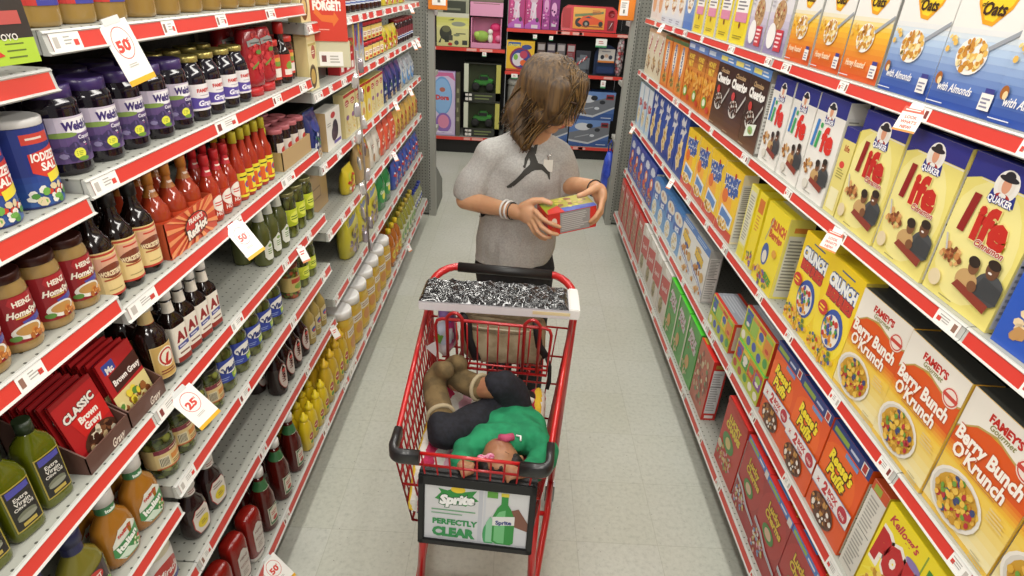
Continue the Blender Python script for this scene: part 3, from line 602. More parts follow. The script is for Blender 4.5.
RP = [('R', 0, 0, 1, 1, '#e2561c'), ('E', .4, .55, .5, .3, '#e8641f'), ('R', 0, .88, 1, 1, '#2c3f80'), ('R', .05, .905, .45, .955, '#8ea63c'), ('L', .5, .905, .78, .96, 1, '#c0c8dc'), ('R', .80, .89, .93, .985, '#e6e2da'), ('R', .82, .90, .91, .975, '#b5342c'), ('R', .45, .82, .78, .865, '#6f94c8'),
      ('T', "Reese's", .46, .70, .105, '#f2dc2c', {'bold': .05, 'wmax': .62, 'out': '#4a2413', 'ow': .08, 'rot': -2, 'shear': .15}), ('T', 'Puffs', .44, .565, .11, '#f2dc2c', {'bold': .05, 'wmax': .52, 'out': '#4a2413', 'ow': .08, 'rot': -2, 'shear': .15}),
      ('B', .5, .48, .44, .06, 9, .030, ['#7a4520', '#a8682c'], 2), ('E', .42, .14, .32, .14, '#5b3320'), ('B', .42, .15, .28, .12, 50, .04, ['#8a5128', '#4c2a18', '#c89048', '#efe9df', '#6e3f20'], 7),
      ('P', [(0, .28), (1, .30), (1, .475), (0, .455)], '#8aa6cc'), ('P', [(0, .29), (1, .31), (1, .465), (0, .445)], '#ece8e6'), ('T', '2', .34, .375, .105, '#c2262e', {'bold': .06}), ('T', 'BOX', .55, .395, .055, '#c2262e', {'bold': .05, 'wmax': .26}), ('T', 'TOPS', .55, .325, .035, '#c2262e', {'bold': .05, 'wmax': .26}), ('T', 'x', .14, .37, .06, '#c2262e', {}), ('E', .84, .385, .12, .07, '#b8243a'), ('T', 'FREE', .84, .37, .03, '#f0e8e4', {'wmax': .18})]
box_proto('puffs', 'cereal_box', .189, .295, .06, '#e2561c', RP, '#d8501a', NUT, '#2c3f80')
POP = [('R', 0, 0, 1, 1, '#f0dc28'), ('S', .3, .4, .15, .45, 14, '#f5e64a'), ('P', [(.68, .05), (.70, .05), (.72, .97), (.70, .97)], '#8aa23a'), ('T', "Kellogg's", .34, .905, .075, '#c43a4a', {'shear': .3, 'bold': .03, 'wmax': .5}), ('T', 'POPS', .46, .60, .25, '#b81f24', {'bold': .11, 'wmax': .84, 'out': '#f0eade', 'ow': .1, 'rot': -3}),
       ('E', .6, .78, .12, .035, '#8a78b0'), ('R', .78, .82, .98, .90, '#3f8a3c'), ('T', 'CORN', .88, .84, .03, '#e8e23c', {}), ('B', .4, .25, .34, .18, 50, .05, ['#e8b93a', '#f2d468', '#c8942a'], 5)]
box_proto('pops', 'cereal_box', .195, .29, .06, '#f0dc28', POP, '#e6d96a', NUT)
box_proto('pops_spine', 'cereal_box', .064, .285, .15, '#dcd9cf', [('R', 0, 0, 1, 1, '#d9d6cc'), ('R', 0, .9, 1, 1, '#c8532c'), ('R', .15, .91, .6, .98, '#9aa83c'), ('L', .15, .52, .85, .86, 9, '#a3a098'), ('R', .1, .49, .9, .50, '#7a786f'), ('L', .15, .06, .85, .46, 10, '#a3a098')], '#e2c93a', [], '#c8532c')
LK = [('R', 0, 0, 1, 1, '#a8282a'), ('E', .5, .6, .5, .35, '#b5302f'), ('R', 0, .92, 1, 1, '#4a7cc4'), ('R', .05, .935, .5, .975, '#9ab84a'), ('L', .55, .93, .8, .985, 1, '#dfe6f0'), ('R', .84, .9, .97, .985, '#e0dcd8'),
      ('T', 'Lucky', .5, .76, .085, '#e4c234', {'bold': .05, 'wmax': .56, 'out': '#5a1d16', 'ow': .05}), ('T', 'Charms', .54, .655, .085, '#e4c234', {'bold': .05, 'wmax': .66, 'out': '#5a1d16', 'ow': .05}),
      ('E', .5, .47, .22, .09, '#4a8a3e'), ('E', .5, .47, .13, .055, '#d9b79a'), ('B', .3, .18, .28, .14, 40, .04, ['#d9c27c', '#c8a860', '#e6a6b8', '#e6e2da', '#7a9ac4'], 4),
      ('P', [(0, .36), (.3, .33), (.6, .24), (1, .21), (1, .25), (.6, .29), (.3, .38), (0, .41)], '#c9ccd4'), ('P', [(0, .375), (.3, .345), (.6, .255), (1, .225), (1, .235), (.6, .265), (.3, .355), (0, .385)], '#9aa0ae')]
box_proto('lucky', 'cereal_box', .188, .30, .06, '#a8282a', LK, '#a8282a', NUT, '#c22a26', [('R', .1, .3, .55, .7, '#5a9ae0'), ('T', 'Lucky', .78, .5, .25, '#e4c234', {'wmax': .3})])
LH = [('R', 0, 0, 1, 1, '#c03428'), ('T', 'LUCKY', .52, .78, .085, '#e6cc3a', {'bold': .07, 'wmax': .6, 'out': '#6a1d16', 'ow': .05}), ('T', 'CHARMS', .5, .67, .085, '#e6cc3a', {'bold': .07, 'wmax': .7, 'out': '#6a1d16', 'ow': .05}), ('E', .42, .46, .28, .12, '#4a8a3e'), ('E', .42, .46, .13, .07, '#d3c07a'),
      ('B', .42, .22, .34, .15, 40, .04, ['#d9c27c', '#c8a860', '#e6a6b8', '#6a9a5a'], 4), ('E', .12, .3, .1, .06, '#d9d0b8'), ('R', .0, .93, 1, 1, '#b52c24')]
box_proto('lucky_old', 'cereal_box', .20, .30, .06, '#c03428', LH, '#c03428', NUT, '#c8302a')
RS = [('R', 0, 0, 1, 1, '#b9634c'), ('B', .5, .5, .45, .4, 60, .07, ['#a8442f', '#c8b08a', '#6e8a5a', '#8a5a4a', '#d0c2a0'], 3)]
box_proto('red_side', 'cereal_box', .19, .30, .062, '#c22c26', RS, '#c22c26', [('R', .12, .12, .88, .86, '#cfd0d0'), ('L', .18, .16, .82, .82, 16, '#9a9a9a'), ('R', .12, .58, .88, .59, '#555'+'555'), ('R', .2, .035, .8, .085, '#e8d8d4'), ('R', .2, .89, .8, .95, '#a88a3a')], '#dd2c26', [('R', .02, .1, .3, .7, '#c9b03a'), ('R', .3, .3, .45, .5, '#e6e2da')])
GA = [('R', 0, 0, 1, 1, '#5aa84a'), ('E', .55, .55, .5, .5, '#4c9c42'), ('T', 'APPLE', .5, .78, .10, '#cfc6cc', {'rot': -14, 'bold': .08, 'out': '#7a2c34', 'ow': .06, 'wmax': .66}), ('T', 'JACKS', .56, .66, .10, '#cfc6cc', {'rot': -14, 'bold': .08, 'out': '#7a2c34', 'ow': .06, 'wmax': .66}), ('B', .5, .6, .25, .12, 8, .03, ['#b5343a', '#3a6a3a'], 5),
      ('E', .45, .3, .16, .12, '#c89a5a'), ('B', .3, .14, .3, .1, 30, .045, ['#d99a5a', '#7ab04a', '#cfc8a0'], 5), ('R', 0, 0, .1, 1, '#cfd3b8')]
box_proto('green_apple', 'cereal_box', .188, .30, .06, '#5aa84a', GA, '#55a048', NUT, '#55d03a')
WR = [('R', 0, 0, 1, 1, '#d3cdc4'), ('P', [(0, .75), (1, .86), (1, .4), (0, .35)], '#c03a38'), ('E', .6, .93, .3, .07, '#e8e6e2'), ('T', 'Special', .5, .60, .10, '#e9dcd8', {'rot': 10, 'wmax': .7}), ('E', .4, .22, .22, .17, '#a99a72'), ('B', .4, .22, .18, .13, 30, .045, ['#8f8658', '#b5a878', '#6e6a4a'], 5), ('R', 0, 0, .08, 1, '#e6e4de')]
box_proto('white_red', 'cereal_box', .188, .30, .06, '#d3cdc4', WR, '#d3cdc4', NUT, '#e2dfd8')
RW = [('R', 0, 0, 1, 1, '#c0443c'), ('R', .1, .1, .9, .72, '#b5765a'), ('B', .5, .42, .38, .3, 50, .06, ['#7a8a5a', '#a8483a', '#c8ac8a', '#8a6a5a'], 5), ('T', 'FRUIT', .5, .82, .09, '#efe2dc', {'bold': .05, 'wmax': .7})]
box_proto('red_mix', 'cereal_box', .188, .30, .06, '#c0443c', RW, '#c0443c', NUT, '#c83a34')

YS = lambda a, w, n: [a+w*(i+.5) for i in range(n)]
# right top shelf
z = ZR[0]
row('oats_blue', 'R', z, [.86, 1.06, 1.252, 1.448], 'blue and white honey oat cereal box with almonds', 'cereal box', 'blue oat cereal boxes on the top right shelf', .008)
row('oats_orange', 'R', z, [1.663, 1.857, 2.051], 'orange and white honey roasted oat cereal box', 'cereal box', 'orange oat cereal boxes on the top right shelf', .008)
row('oats_purple', 'R', z, [2.265, 2.457], 'pale purple cereal box with red fruit bowl', 'cereal box', 'pale purple cereal boxes', .008)
row('yellow_pink', 'R', z, [2.665, 2.88, 3.09, 3.30], 'yellow cereal box with pink and white band', 'cereal box', 'yellow cereal boxes on the top right shelf', .008)
row('blue_bowl', 'R', z, [3.50], 'pale blue cereal box with bowl, among white boxes on top right shelf', 'cereal box', None, .008)
row('white_bowl', 'R', z, [3.70, 3.89, 4.08], 'white cereal box with golden flakes', 'cereal box', 'white cereal boxes on the top right shelf', .008)
row('red_small', 'R', z, [4.27, 4.45], 'red and white cereal box at far end', 'cereal box', 'red cereal boxes on the top right shelf', .008)
# right second shelf
z = ZR[1]
box_proto('bluebox', 'cereal_box', .20, .292, .055, '#2c56b8', [('R', 0, 0, 1, 1, '#2b58bc'), ('E', .62, .45, .3, .2, '#c8453a'), ('L', .04, .46, .2, .56, 5, '#e6e9f2'), ('B', .5, .18, .4, .12, 30, .06, ['#d9b07a', '#c2935a', '#ead2a8'], 3), ('R', 0, .9, 1, 1, '#23469a')], '#2b58bc', NUT)
row('bluebox', 'R', z, [.835], 'bright blue cereal box at right frame edge beside the yellow cinnamon boxes', 'cereal box', None, .008)
row('life_cin', 'R', z, [1.052, 1.256, 1.458], 'yellow cinnamon cereal box with blue top', 'cereal box', 'yellow cinnamon cereal boxes', .008, back=1)
row('life_spine', 'R', z, [1.598], 'narrow yellow box between the cinnamon and white cereal boxes', 'cereal box', None, .008)
row('life_white', 'R', z, [1.728, 1.908, 2.088], 'white cereal box with blue top and multicolour lettering', 'cereal box', 'white and blue cereal boxes', .008, back=1)
row('choc_offer', 'R', z, [2.30], 'dark brown chocolate cereal box with white offer flash', 'cereal box', None, .008)
row('choc', 'R', z, [2.506, 2.712], 'dark brown chocolate ring cereal box', 'cereal box', 'dark brown cereal boxes', .008)
row('frosted', 'R', z, [2.92, 3.10, 3.285], 'golden brown cereal box with blue top strip', 'cereal box', 'golden brown cereal boxes', .008)
row('orange_oval', 'R', z, [3.475, 3.66, 3.85], 'orange cereal box with white oval', 'cereal box', 'orange cereal boxes with ovals', .008)
row('cream_red', 'R', z, [4.04, 4.22, 4.40], 'cream cereal box with red lettering', 'cereal box', 'cream cereal boxes', .008)
# right third shelf
z = ZR[2]
row('berry', 'R', z, [.615, .815, 1.015, 1.217], 'orange and white berry cluster cereal box', 'cereal box', 'berry cluster cereal boxes', .006)
row('crunch', 'R', z, [1.404, 1.582], 'bright yellow berry crunch cereal box with blue splash', 'cereal box', 'bright yellow berry crunch boxes', .006, rj=.3)
row('crunch_old', 'R', z, [1.865], 'pale yellow berry crunch box with red lettering, standing proud of its shelf', 'cereal box', None, .002, rj=.5)
row('crunch_front_thin', 'R', z, [2.035], 'narrow yellow cereal box end, directly behind the pale yellow berry crunch box', 'cereal box', None, .012, rj=.3)
row('crunch_spine', 'R', z, [2.115], 'yellow cereal box turned to show its pale nutrition panel', 'cereal box', None, .008, rj=.3)
row('honeycomb', 'R', z, [2.345, 2.56, 2.775, 2.99], 'yellow honeycomb cereal box with blue lettering', 'cereal box', 'yellow honeycomb cereal boxes', .008)
row('star', 'R', z, [3.205, 3.393, 3.581, 3.769, 3.957], 'deep blue cereal box with silver stars', 'cereal box', 'deep blue cereal boxes with stars', .008)
row('lightblue_red', 'R', z, [4.135, 4.297, 4.459], 'pale blue cereal box with red lettering', 'cereal box', 'pale blue cereal boxes', .008)
# right fourth shelf
z = ZR[3]
row('pops', 'R', z, [.668, .872], 'yellow corn cereal box with big red lettering', 'cereal box', 'yellow corn cereal boxes', .006)
row('pops_spine', 'R', z, [1.012], 'cereal box turned to show its white nutrition side, beside orange boxes', 'cereal box', None, .006, rj=.2)
row('puffs', 'R', z, [1.150, 1.344, 1.538], 'orange peanut butter puffs cereal box', 'cereal box', 'orange puffs cereal boxes', .006, rj=.6)
row('variety_green', 'R', z, [1.79], 'green topped variety pack under another pack, beside the orange puffs boxes', 'cereal box', None, .006)
row('variety', 'R', z+.1235, [1.80], 'variety pack of small cereals on top of the green topped pack', 'cereal box', None, .012)
row('variety', 'R', z, [2.125], 'single variety pack with white top beside the empty shelf space', 'cereal box', None, .006)
row('variety', 'R', z, [1.90], 'variety pack standing in the row behind the stacked packs', 'cereal box', None, .15)
row('white_cookie', 'R', z, [2.528, 2.768], 'white cereal box with blue top and yellow lettering', 'cereal box', 'white cereal boxes on the fourth right shelf', .008)
row('blue_rice', 'R', z, [2.98, 3.165, 3.35, 3.535], 'light blue rice cereal box with flakes bowl', 'cereal box', 'light blue rice cereal boxes', .008)
row('blue_flakes', 'R', z, [3.725, 3.911, 4.097, 4.283, 4.469], 'royal blue flake cereal box', 'cereal box', 'royal blue flake cereal boxes', .008)
# right bottom shelf
z = BR
row('lucky', 'R', z, [.735, .925, 1.115, 1.305, 1.495], 'dark red marshmallow cereal box with blue top strip', 'cereal box', 'dark red marshmallow cereal boxes', -.022, rj=.6)
row('lucky_old', 'R', z, [1.705], 'bright red marshmallow cereal box beside the bare bottom shelf', 'cereal box', None, -.022)
row('red_side', 'R', z, [2.115], 'red cereal box showing its white side panel, beside the green boxes', 'cereal box', None, -.022, rj=.3)
row('green_apple', 'R', z, [2.32, 2.515, 2.71], 'green apple ring cereal box with bright green top', 'cereal box', 'green apple cereal boxes', -.022)
row('white_red', 'R', z, [2.905, 3.10, 3.295, 3.49], 'white and red flake cereal box', 'cereal box', 'white and red cereal boxes on the bottom shelf', -.022)
row('red_mix', 'R', z, [3.69, 3.885, 4.08, 4.275, 4.47], 'red fruit cereal box on bottom shelf', 'cereal box', 'red cereal boxes on the bottom shelf', -.022)
# ---------------------------------------------------------------- bottles and jars
def vessel(key, name, prof, body, cap=None, labels=(), seg=28, mfun=None, extra=None, capname='cap'):
    """prof: rings (z, rx, ry, exponent); cap: (rings, material) ; labels: (z0, z1, width, art, band colour or None)"""
    def pt(t, rx, ry, p):
        c, s = cos(t), sin(t); return (rx*math.copysign(abs(c)**(2/p), c), ry*math.copysign(abs(s)**(2/p), s))
    def ring(z, rx, ry, p): return [(*pt(2*pi*k/seg, rx, ry, p), z) for k in range(seg)]
    def at(z):
        for a, b in zip(prof, prof[1:]):
            if a[0] <= z <= b[0] and b[0] > a[0]:
                t = (z-a[0])/(b[0]-a[0]); return [a[i]+(b[i]-a[i])*t for i in (1, 2, 3)]
        return list(prof[-1][1:]) if z > prof[0][0] else list(prof[0][1:])
    g = empty(name)
    m = MB(); m.loft([ring(*r) for r in prof], body, True, (True, True), False, None, mfun); m.build('body', g)
    if cap:
        m = MB(); m.loft([ring(*r) for r in cap[0]], cap[1], True); m.build(capname, g)
    for i, lb in enumerate(labels):
        z0, z1, w, ops, band = lb[:5]; m = MB(); ln = lb[5] if len(lb) > 5 else 'label'
        if band:
            zs = [z0+(z1-z0)*k/5 for k in range(6)]
            rr = []
            for z in zs:
                a = at(z); rr.append(ring(z, a[0]+.0006, a[1]+.0006, a[2]))
            m.loft(rr, mat(band, .4, 0, .3), True, (False, False))
        rx0 = at((z0+z1)/2)[0]
        def fn(x, y, d):
            a = at(z0+y); q = min(.9995, abs(x)/a[0]); yy = a[1]*(1-q**a[2])**(1/a[2])
            n = Vector((x/a[0]**2, -yy/a[1]**2)).normalized() if a[2] < 2.6 else Vector((0, -1))
            return (x+n.x*(.0007+d), -yy+n.y*(.0007+d), z0+y)
        m.art(ops, w, z1-z0, fn, cuts=[w*(k/10-.5) for k in range(1, 10)], dd=.00008)
        m.build(ln, g)
    if extra: extra(g)
    p = Proto(g); p.d = 2*max(r[2] for r in prof); p.h = prof[-1][0]; PROTO[key] = p
    return p
R_ = lambda z, r: (z, r, r, 2)
GL = lambda c, r=.1: mat(c, r, 0, .3)
def jar(h, r, neck=None, base=.9):
    n = neck or r*.86
    return [R_(0, r*base), R_(.004, r*.97), R_(.010, r), R_(h*.74, r), R_(h*.82, r*.97), R_(h*.88, n), R_(h*.96, n)]
def lid(h, r, t=.016):
    return [R_(h-t, r), R_(h-t+.001, r*1.04), R_(h-.002, r*1.04), R_(h, r*.97)]
def bottle(h, r, nr, sh=.55, nk=.75):
    return [R_(0, r*.88), R_(.004, r*.97), R_(.009, r), R_(h*sh, r), R_(h*(sh+.06), r*.94), R_(h*(sh+.13), r*.66), R_(h*nk, nr*1.1), R_(h*.86, nr), R_(h*.95, nr)]
PURP = '#35245e'
# grape jam jar with purple lid
WL = [('R', 0, 0, 1, 1, '#5f4a7c'), ('R', 0, .62, 1, 1, '#c9bfcf'), ('E', .15, .62, .3, .06, '#7f9a4a'), ('P', [(.22, .95), (.85, .97), (.86, .68), (.55, .62), (.24, .68)], '#eeecee'), ('T', "Welch's", .52, .80, .17, '#3a2a6e', {'bold': .06, 'wmax': .66, 'shear': .1}),
      ('T', 'Concord', .68, .54, .085, '#e9e4ee', {'bold': .03, 'wmax': .46}), ('T', 'Grape', .70, .43, .085, '#e9e4ee', {'bold': .03, 'wmax': .38}), ('L', .58, .33, .84, .38, 1, '#c86a9c'),
      ('B', .42, .28, .40, .20, 26, .07, ['#473a66', '#5a4d80', '#39305a', '#8a80a8'], 3), ('E', .40, .20, .13, .12, '#dfe04a'), ('L', .32, .15, .48, .26, 3, '#8a9a3a'), ('E', .45, .08, .12, .05, '#6f9a3a')]
vessel('jam', 'jam_jar', jar(.150, .042, .034), GL('#140d18'), (lid(.150, .035, .022), mat('#3d2a66', .35, 0, .3)), [(.022, .100, .074, WL, '#6d5a88')], capname='lid')
GR = [('R', 0, 0, 1, 1, '#e6e2e2'), ('R', 0, .08, 1, .52, '#57479a'), ('E', .5, .60, .48, .14, '#e6e2e2'), ('T', "FAMEY'S", .5, .76, .13, '#c23a34', {'bold': .05, 'wmax': .55}), ('T', 'Grape', .52, .28, .2, '#e9e6f2', {'shear': .25, 'bold': .04, 'wmax': .7}), ('L', .3, .55, .7, .6, 1, '#9a94a4')]
vessel('grape', 'jelly_jar', [R_(0, .034), R_(.004, .037), R_(.01, .038), R_(.095, .038), R_(.112, .034), R_(.125, .026), R_(.14, .025)], GL('#16101c'), (lid(.147, .027, .014), mat('#b9ab62', .3, .6)), [(.025, .085, .07, GR, '#e4dfe0')], capname='lid')
# tan gravy jars
TJ = [('R', 0, 0, 1, 1, '#b8332c'), ('R', .3, 0, 1, .35, '#3a3f94'), ('L', .4, .08, .95, .25, 1, '#c8c6d8'), ('T', 'Gravy', .5, .6, .22, '#efe6dc', {'wmax': .7})]
vessel('tan_jar', 'gravy_jar', [(0, .036, .034, 3), (.004, .040, .037, 3), (.01, .041, .038, 3), (.10, .041, .038, 3), (.12, .034, .032, 2.3), (.135, .03, .03, 2)], GL('#94783f', .2), (lid(.15, .032, .018), mat('#c33a2c', .35)), [(.032, .10, .07, TJ, '#b8332c')], capname='lid')
vessel('tan_round', 'gravy_jar', jar(.15, .047, .036), GL('#94763c', .2), (lid(.155, .037, .018), mat('#c9b98a', .35)), [(.05, .11, .08, [('R', 0, 0, 1, 1, '#e6dcc4'), ('L', .2, .3, .8, .8, 3, '#8a3a2c')], '#d9cba8')], capname='lid')
# salt canister
SALT = [('G', 0, 0, 1, .42, '#2f5a9c', '#27408a', 4), ('R', 0, .4, 1, 1, '#26367e'), ('R', .22, .80, .82, .93, '#cc4438'), ('L', .3, .84, .75, .9, 1, '#e6d6c8'), ('P', [(.26, .68), (.96, .76), (.96, .42), (.55, .34), (.26, .44)], '#cf3a2e'),
        ('T', 'IODIZED', .60, .63, .10, '#f3efe6', {'bold': .04, 'wmax': .62, 'shear': .1}), ('T', 'SALT', .68, .50, .10, '#f3efe6', {'bold': .04, 'wmax': .5}), ('P', [(.5, .40), (.98, .46), (.98, .34), (.52, .28)], '#e8d63a'),
        ('B', .55, .13, .42, .11, 22, .09, ['#c8402c', '#4f8a3a', '#e6e2d6', '#6fa84a', '#d9c8a0'], 5)]
vessel('salt', 'salt_canister', [R_(0, .042), R_(.002, .043), R_(.128, .043)], mat('#26367e', .4, 0, .2), ([R_(.128, .0435), R_(.129, .0442), R_(.138, .0442), R_(.140, .042), R_(.1405, .040)], mat('#d5d3cf', .4)), [(.004, .127, .078, SALT, '#26367e')], capname='lid')
# squeezable strawberry topping
STW = [('B', .5, .5, .48, .48, 60, .09, ['#c43038', '#a8242c', '#d94a4a'], 4), ('P', [(.05, .72), (.5, .78), (.95, .72), (.95, .84), (.5, .90), (.05, .84)], '#8a8f8c'), ('L', .18, .77, .85, .83, 1, '#3c403c'), ('B', .5, .42, .3, .2, 9, .12, ['#b51f28', '#c8323a'], 3), ('P', [(.1, .3), (.5, .42), (.5, .36), (.1, .24)], '#6d8a3c'), ('E', .6, .6, .2, .05, '#5c8a3a')]
vessel('strawberry', 'squeeze_bottle', [(0, .033, .022, 2.4), (.028, .033, .022, 2.4), (.030, .042, .028, 2.4), (.05, .044, .029, 2.4), (.14, .042, .027, 2.4), (.175, .036, .022, 2.4), (.182, .03, .018, 2.4)], GL('#a8222a', .25), ([(-.0, .034, .023, 2.4), (.026, .034, .023, 2.4)], mat('#c4282c', .35)), [(.045, .172, .068, STW, None)])
vessel('syrup', 'syrup_bottle', bottle(.185, .029, .013, .5, .7), GL('#1c0f0e'), ([R_(.150, .014), R_(.152, .0165), R_(.183, .0165), R_(.186, .014)], mat('#c8302a', .35)), [(.02, .09, .05, [('R', 0, 0, 1, 1, '#c4352c'), ('E', .5, .5, .3, .2, '#7a9a3c'), ('R', .1, .1, .9, .35, '#e6dcd0')], '#b8342c')])
vessel('jam_red', 'jam_jar', jar(.135, .036), GL('#3a1210'), (lid(.138, .033, .018), mat('#c4342c', .35)), [(.02, .095, .06, [('R', 0, 0, 1, 1, '#c8402e'), ('R', .05, .1, .95, .45, '#e9e2d6'), ('E', .5, .65, .35, .12, '#7a9a3c'), ('E', .5, .8, .3, .08, '#d9a83c')], '#c43a2e')], capname='lid')
# worcestershire
WO = [('R', 0, 0, 1, 1, '#e2c98c'), ('R', 0, .92, 1, .97, '#b8402c'), ('R', .05, .62, .95, .88, '#dca88a'), ('L', .2, .78, .8, .86, 1, '#c23a2c'), ('E', .5, .56, .44, .16, '#7a3c28'), ('T', 'WORCESTERSHIRE', .5, .52, .10, '#ecd9b0', {'bold': .05, 'wmax': .86}), ('L', .15, .34, .85, .42, 1, '#a8502e'), ('L', .2, .12, .8, .17, 1, '#a8935c'), ('R', 0, 0, 1, .05, '#b5382a')]
vessel('worc', 'sauce_bottle', bottle(.195, .0315, .012, .56, .78), GL('#1a0e0b'), ([R_(.168, .013), R_(.169, .0145), R_(.194, .0145), R_(.196, .013)], mat('#16110f', .4)), [(.016, .108, .056, WO, '#dcc386')])
# red hot sauce bottles
def hot(key, capc, lab, band, h, r, sleeve, cont='#a8321c'):
    vessel(key, 'hot_sauce_bottle', bottle(h, r, .0085, .50, .78), GL(cont), ([R_(h*.84, .0095), R_(h*.842, .0115), R_(h*.99, .0115), R_(h, .010)], mat(capc, .4)), [(h*.06, h*.42, r*1.75, lab, band)] + ([(h*.70, h*.84, .02, [('L', .1, .3, .9, .7, 1, '#f0d8c8')], sleeve, 'neck_sleeve')] if sleeve else []))
hot('frank', '#c27a2c', [('R', 0, 0, 1, 1, '#d9502c')], '#c8482a', .19, .031, '#b5702c', '#a53a20')
hot('louis', '#c4242a', [('R', 0, 0, 1, 1, '#b5341f'), ('E', .5, .62, .42, .34, '#ece5da'), ('L', .2, .5, .8, .72, 2, '#c8342c'), ('T', 'HOT', .5, .2, .18, '#ece5da', {'wmax': .6})], None, .172, .025, '#c22430')
hot('yellowcap', '#c2b42a', [('R', 0, 0, 1, 1, '#e6d83a'), ('R', 0, .1, .35, .7, '#d9622a'), ('E', .62, .5, .26, .14, '#4a5aa8'), ('E', .62, .5, .18, .10, '#c8322c'), ('L', .1, .78, .9, .9, 1, '#2a2a20'), ('L', .2, .08, .9, .2, 1, '#b5342c')], '#dfd038', .192, .0225, None)
hot('greencap', '#c8c22a', [('R', 0, 0, 1, 1, '#d9d83a'), ('E', .5, .5, .3, .2, '#4f8a3a')], '#d9d83a', .15, .02, None, '#6a7a1c')
# heinz gravy
HZ = [('R', 0, 0, 1, 1, '#8e1c22'), ('P', [(.25, .98), (.78, .98), (.86, .86), (.78, .76), (.25, .76), (.17, .86)], '#a8242a'), ('T', 'HEINZ', .52, .83, .11, '#f0ead8', {'bold': .04, 'wmax': .5}), ('T', 'HomeStyle', .52, .62, .13, '#f0ead8', {'shear': .3, 'bold': .04, 'wmax': .84}), ('L', .25, .5, .8, .56, 1, '#d8b45a'),
      ('P', [(.35, .44), (1, .50), (1, .38), (.4, .33)], '#4a4a98'), ('E', .45, .22, .36, .17, '#e4e0d4'), ('E', .45, .24, .28, .11, '#b98a4a'), ('B', .62, .10, .3, .09, 18, .08, ['#c8803c', '#d9a05a', '#a8622c'], 4), ('E', .15, .12, .10, .06, '#5a8a3a')]
vessel('heinz', 'gravy_jar', jar(.132, .033, .029), GL('#9c7f4c', .2), (lid(.134, .030, .016), mat('#3a1712', .3, .3)), [(.018, .098, .060, HZ, '#8e1c22')], capname='lid')
# olive oil
OO = [('R', 0, 0, 1, 1, '#a8963c'), ('R', .04, .03, .96, .97, '#23221f'), ('P', [(.1, .95), (.9, .95), (.9, .82), (.1, .80)], '#4a4a9c'), ('T', 'Extra', .5, .70, .09, '#d9d6cc', {'wmax': .7}), ('T', 'Virgin', .5, .59, .09, '#d9d6cc', {'wmax': .7}), ('T', 'Olive Oil', .5, .49, .07, '#d9d6cc', {'wmax': .7}), ('E', .5, .3, .36, .09, '#6c6f5c'), ('E', .5, .25, .36, .06, '#8a8c7c'), ('R', .25, .07, .75, .15, '#b5a04a')]
vessel('olive_oil', 'olive_oil_bottle', [(0, .025, .021, 4), (.004, .028, .0235, 4), (.01, .029, .024, 4), (.118, .029, .024, 4), (.134, .024, .021, 3), (.148, .013, .013, 2), (.16, .011, .011, 2)], mat('#565c0e', .08, 0, .3, .5), ([R_(.152, .013), R_(.176, .013)], mat('#23301a', .4)), [(.022, .110, .046, OO, None)])
# dark bbq / steak sauces
LA = [('R', 0, 0, 1, 1, '#d6b878'), ('R', .03, .03, .97, .97, '#c8a45c'), ('E', .5, .62, .36, .30, '#e9e2cc'), ('E', .5, .62, .32, .26, '#b5322a'), ('E', .5, .62, .26, .21, '#e9e2cc'), ('T', 'L', .47, .56, .30, '#b5322a', {'shear': .4, 'bold': .05}), ('L', .15, .12, .85, .28, 2, '#7a2c20')]
NK = [('R', 0, 0, 1, 1, '#cdb57c'), ('E', .5, .55, .3, .32, '#e9e2cc'), ('E', .5, .55, .22, .24, '#b5322a'), ('R', 0, 0, 1, .12, '#b5542c')]
vessel('lawry', 'sauce_bottle', bottle(.205, .034, .013, .54, .74), GL('#1d0e09'), ([R_(.178, .0135), R_(.18, .016), R_(.203, .016), R_(.205, .014)], mat('#cfc9b8', .4)), [(.016, .10, .056, LA, None), (.150, .178, .024, NK, '#cdb57c', 'neck_label')])
A1 = [('R', 0, 0, 1, 1, '#e4ded0'), ('T', 'A1', .5, .70, .26, '#8c1f22', {'bold': .06, 'wmax': .8}), ('P', [(.1, .36), (.9, .40), (.9, .52), (.1, .48)], '#4a4f8c'), ('L', .2, .39, .8, .47, 1, '#c9c9d8'), ('R', .0, .0, 1, .14, '#8c2a20'), ('L', .15, .2, .85, .3, 1, '#7a5a4a')]
vessel('a1', 'steak_sauce_bottle', [(0, .022, .019, 5), (.003, .0245, .0215, 5), (.112, .0245, .0215, 5), (.122, .022, .019, 4), (.135, .013, .013, 2.2), (.15, .0105, .0105, 2), (.17, .0105, .0105, 2)], GL('#170c0a'), ([R_(.170, .0115), R_(.171, .0135), R_(.192, .0135), R_(.194, .012)], mat('#dcdad4', .4)), [(.012, .105, .044, A1, '#e0dacc'), (.138, .165, .018, [('R', 0, 0, 1, 1, '#d9d2c4'), ('T', 'A', .5, .35, .5, '#8c1f22', {})], '#d9d2c4', 'neck_label')])
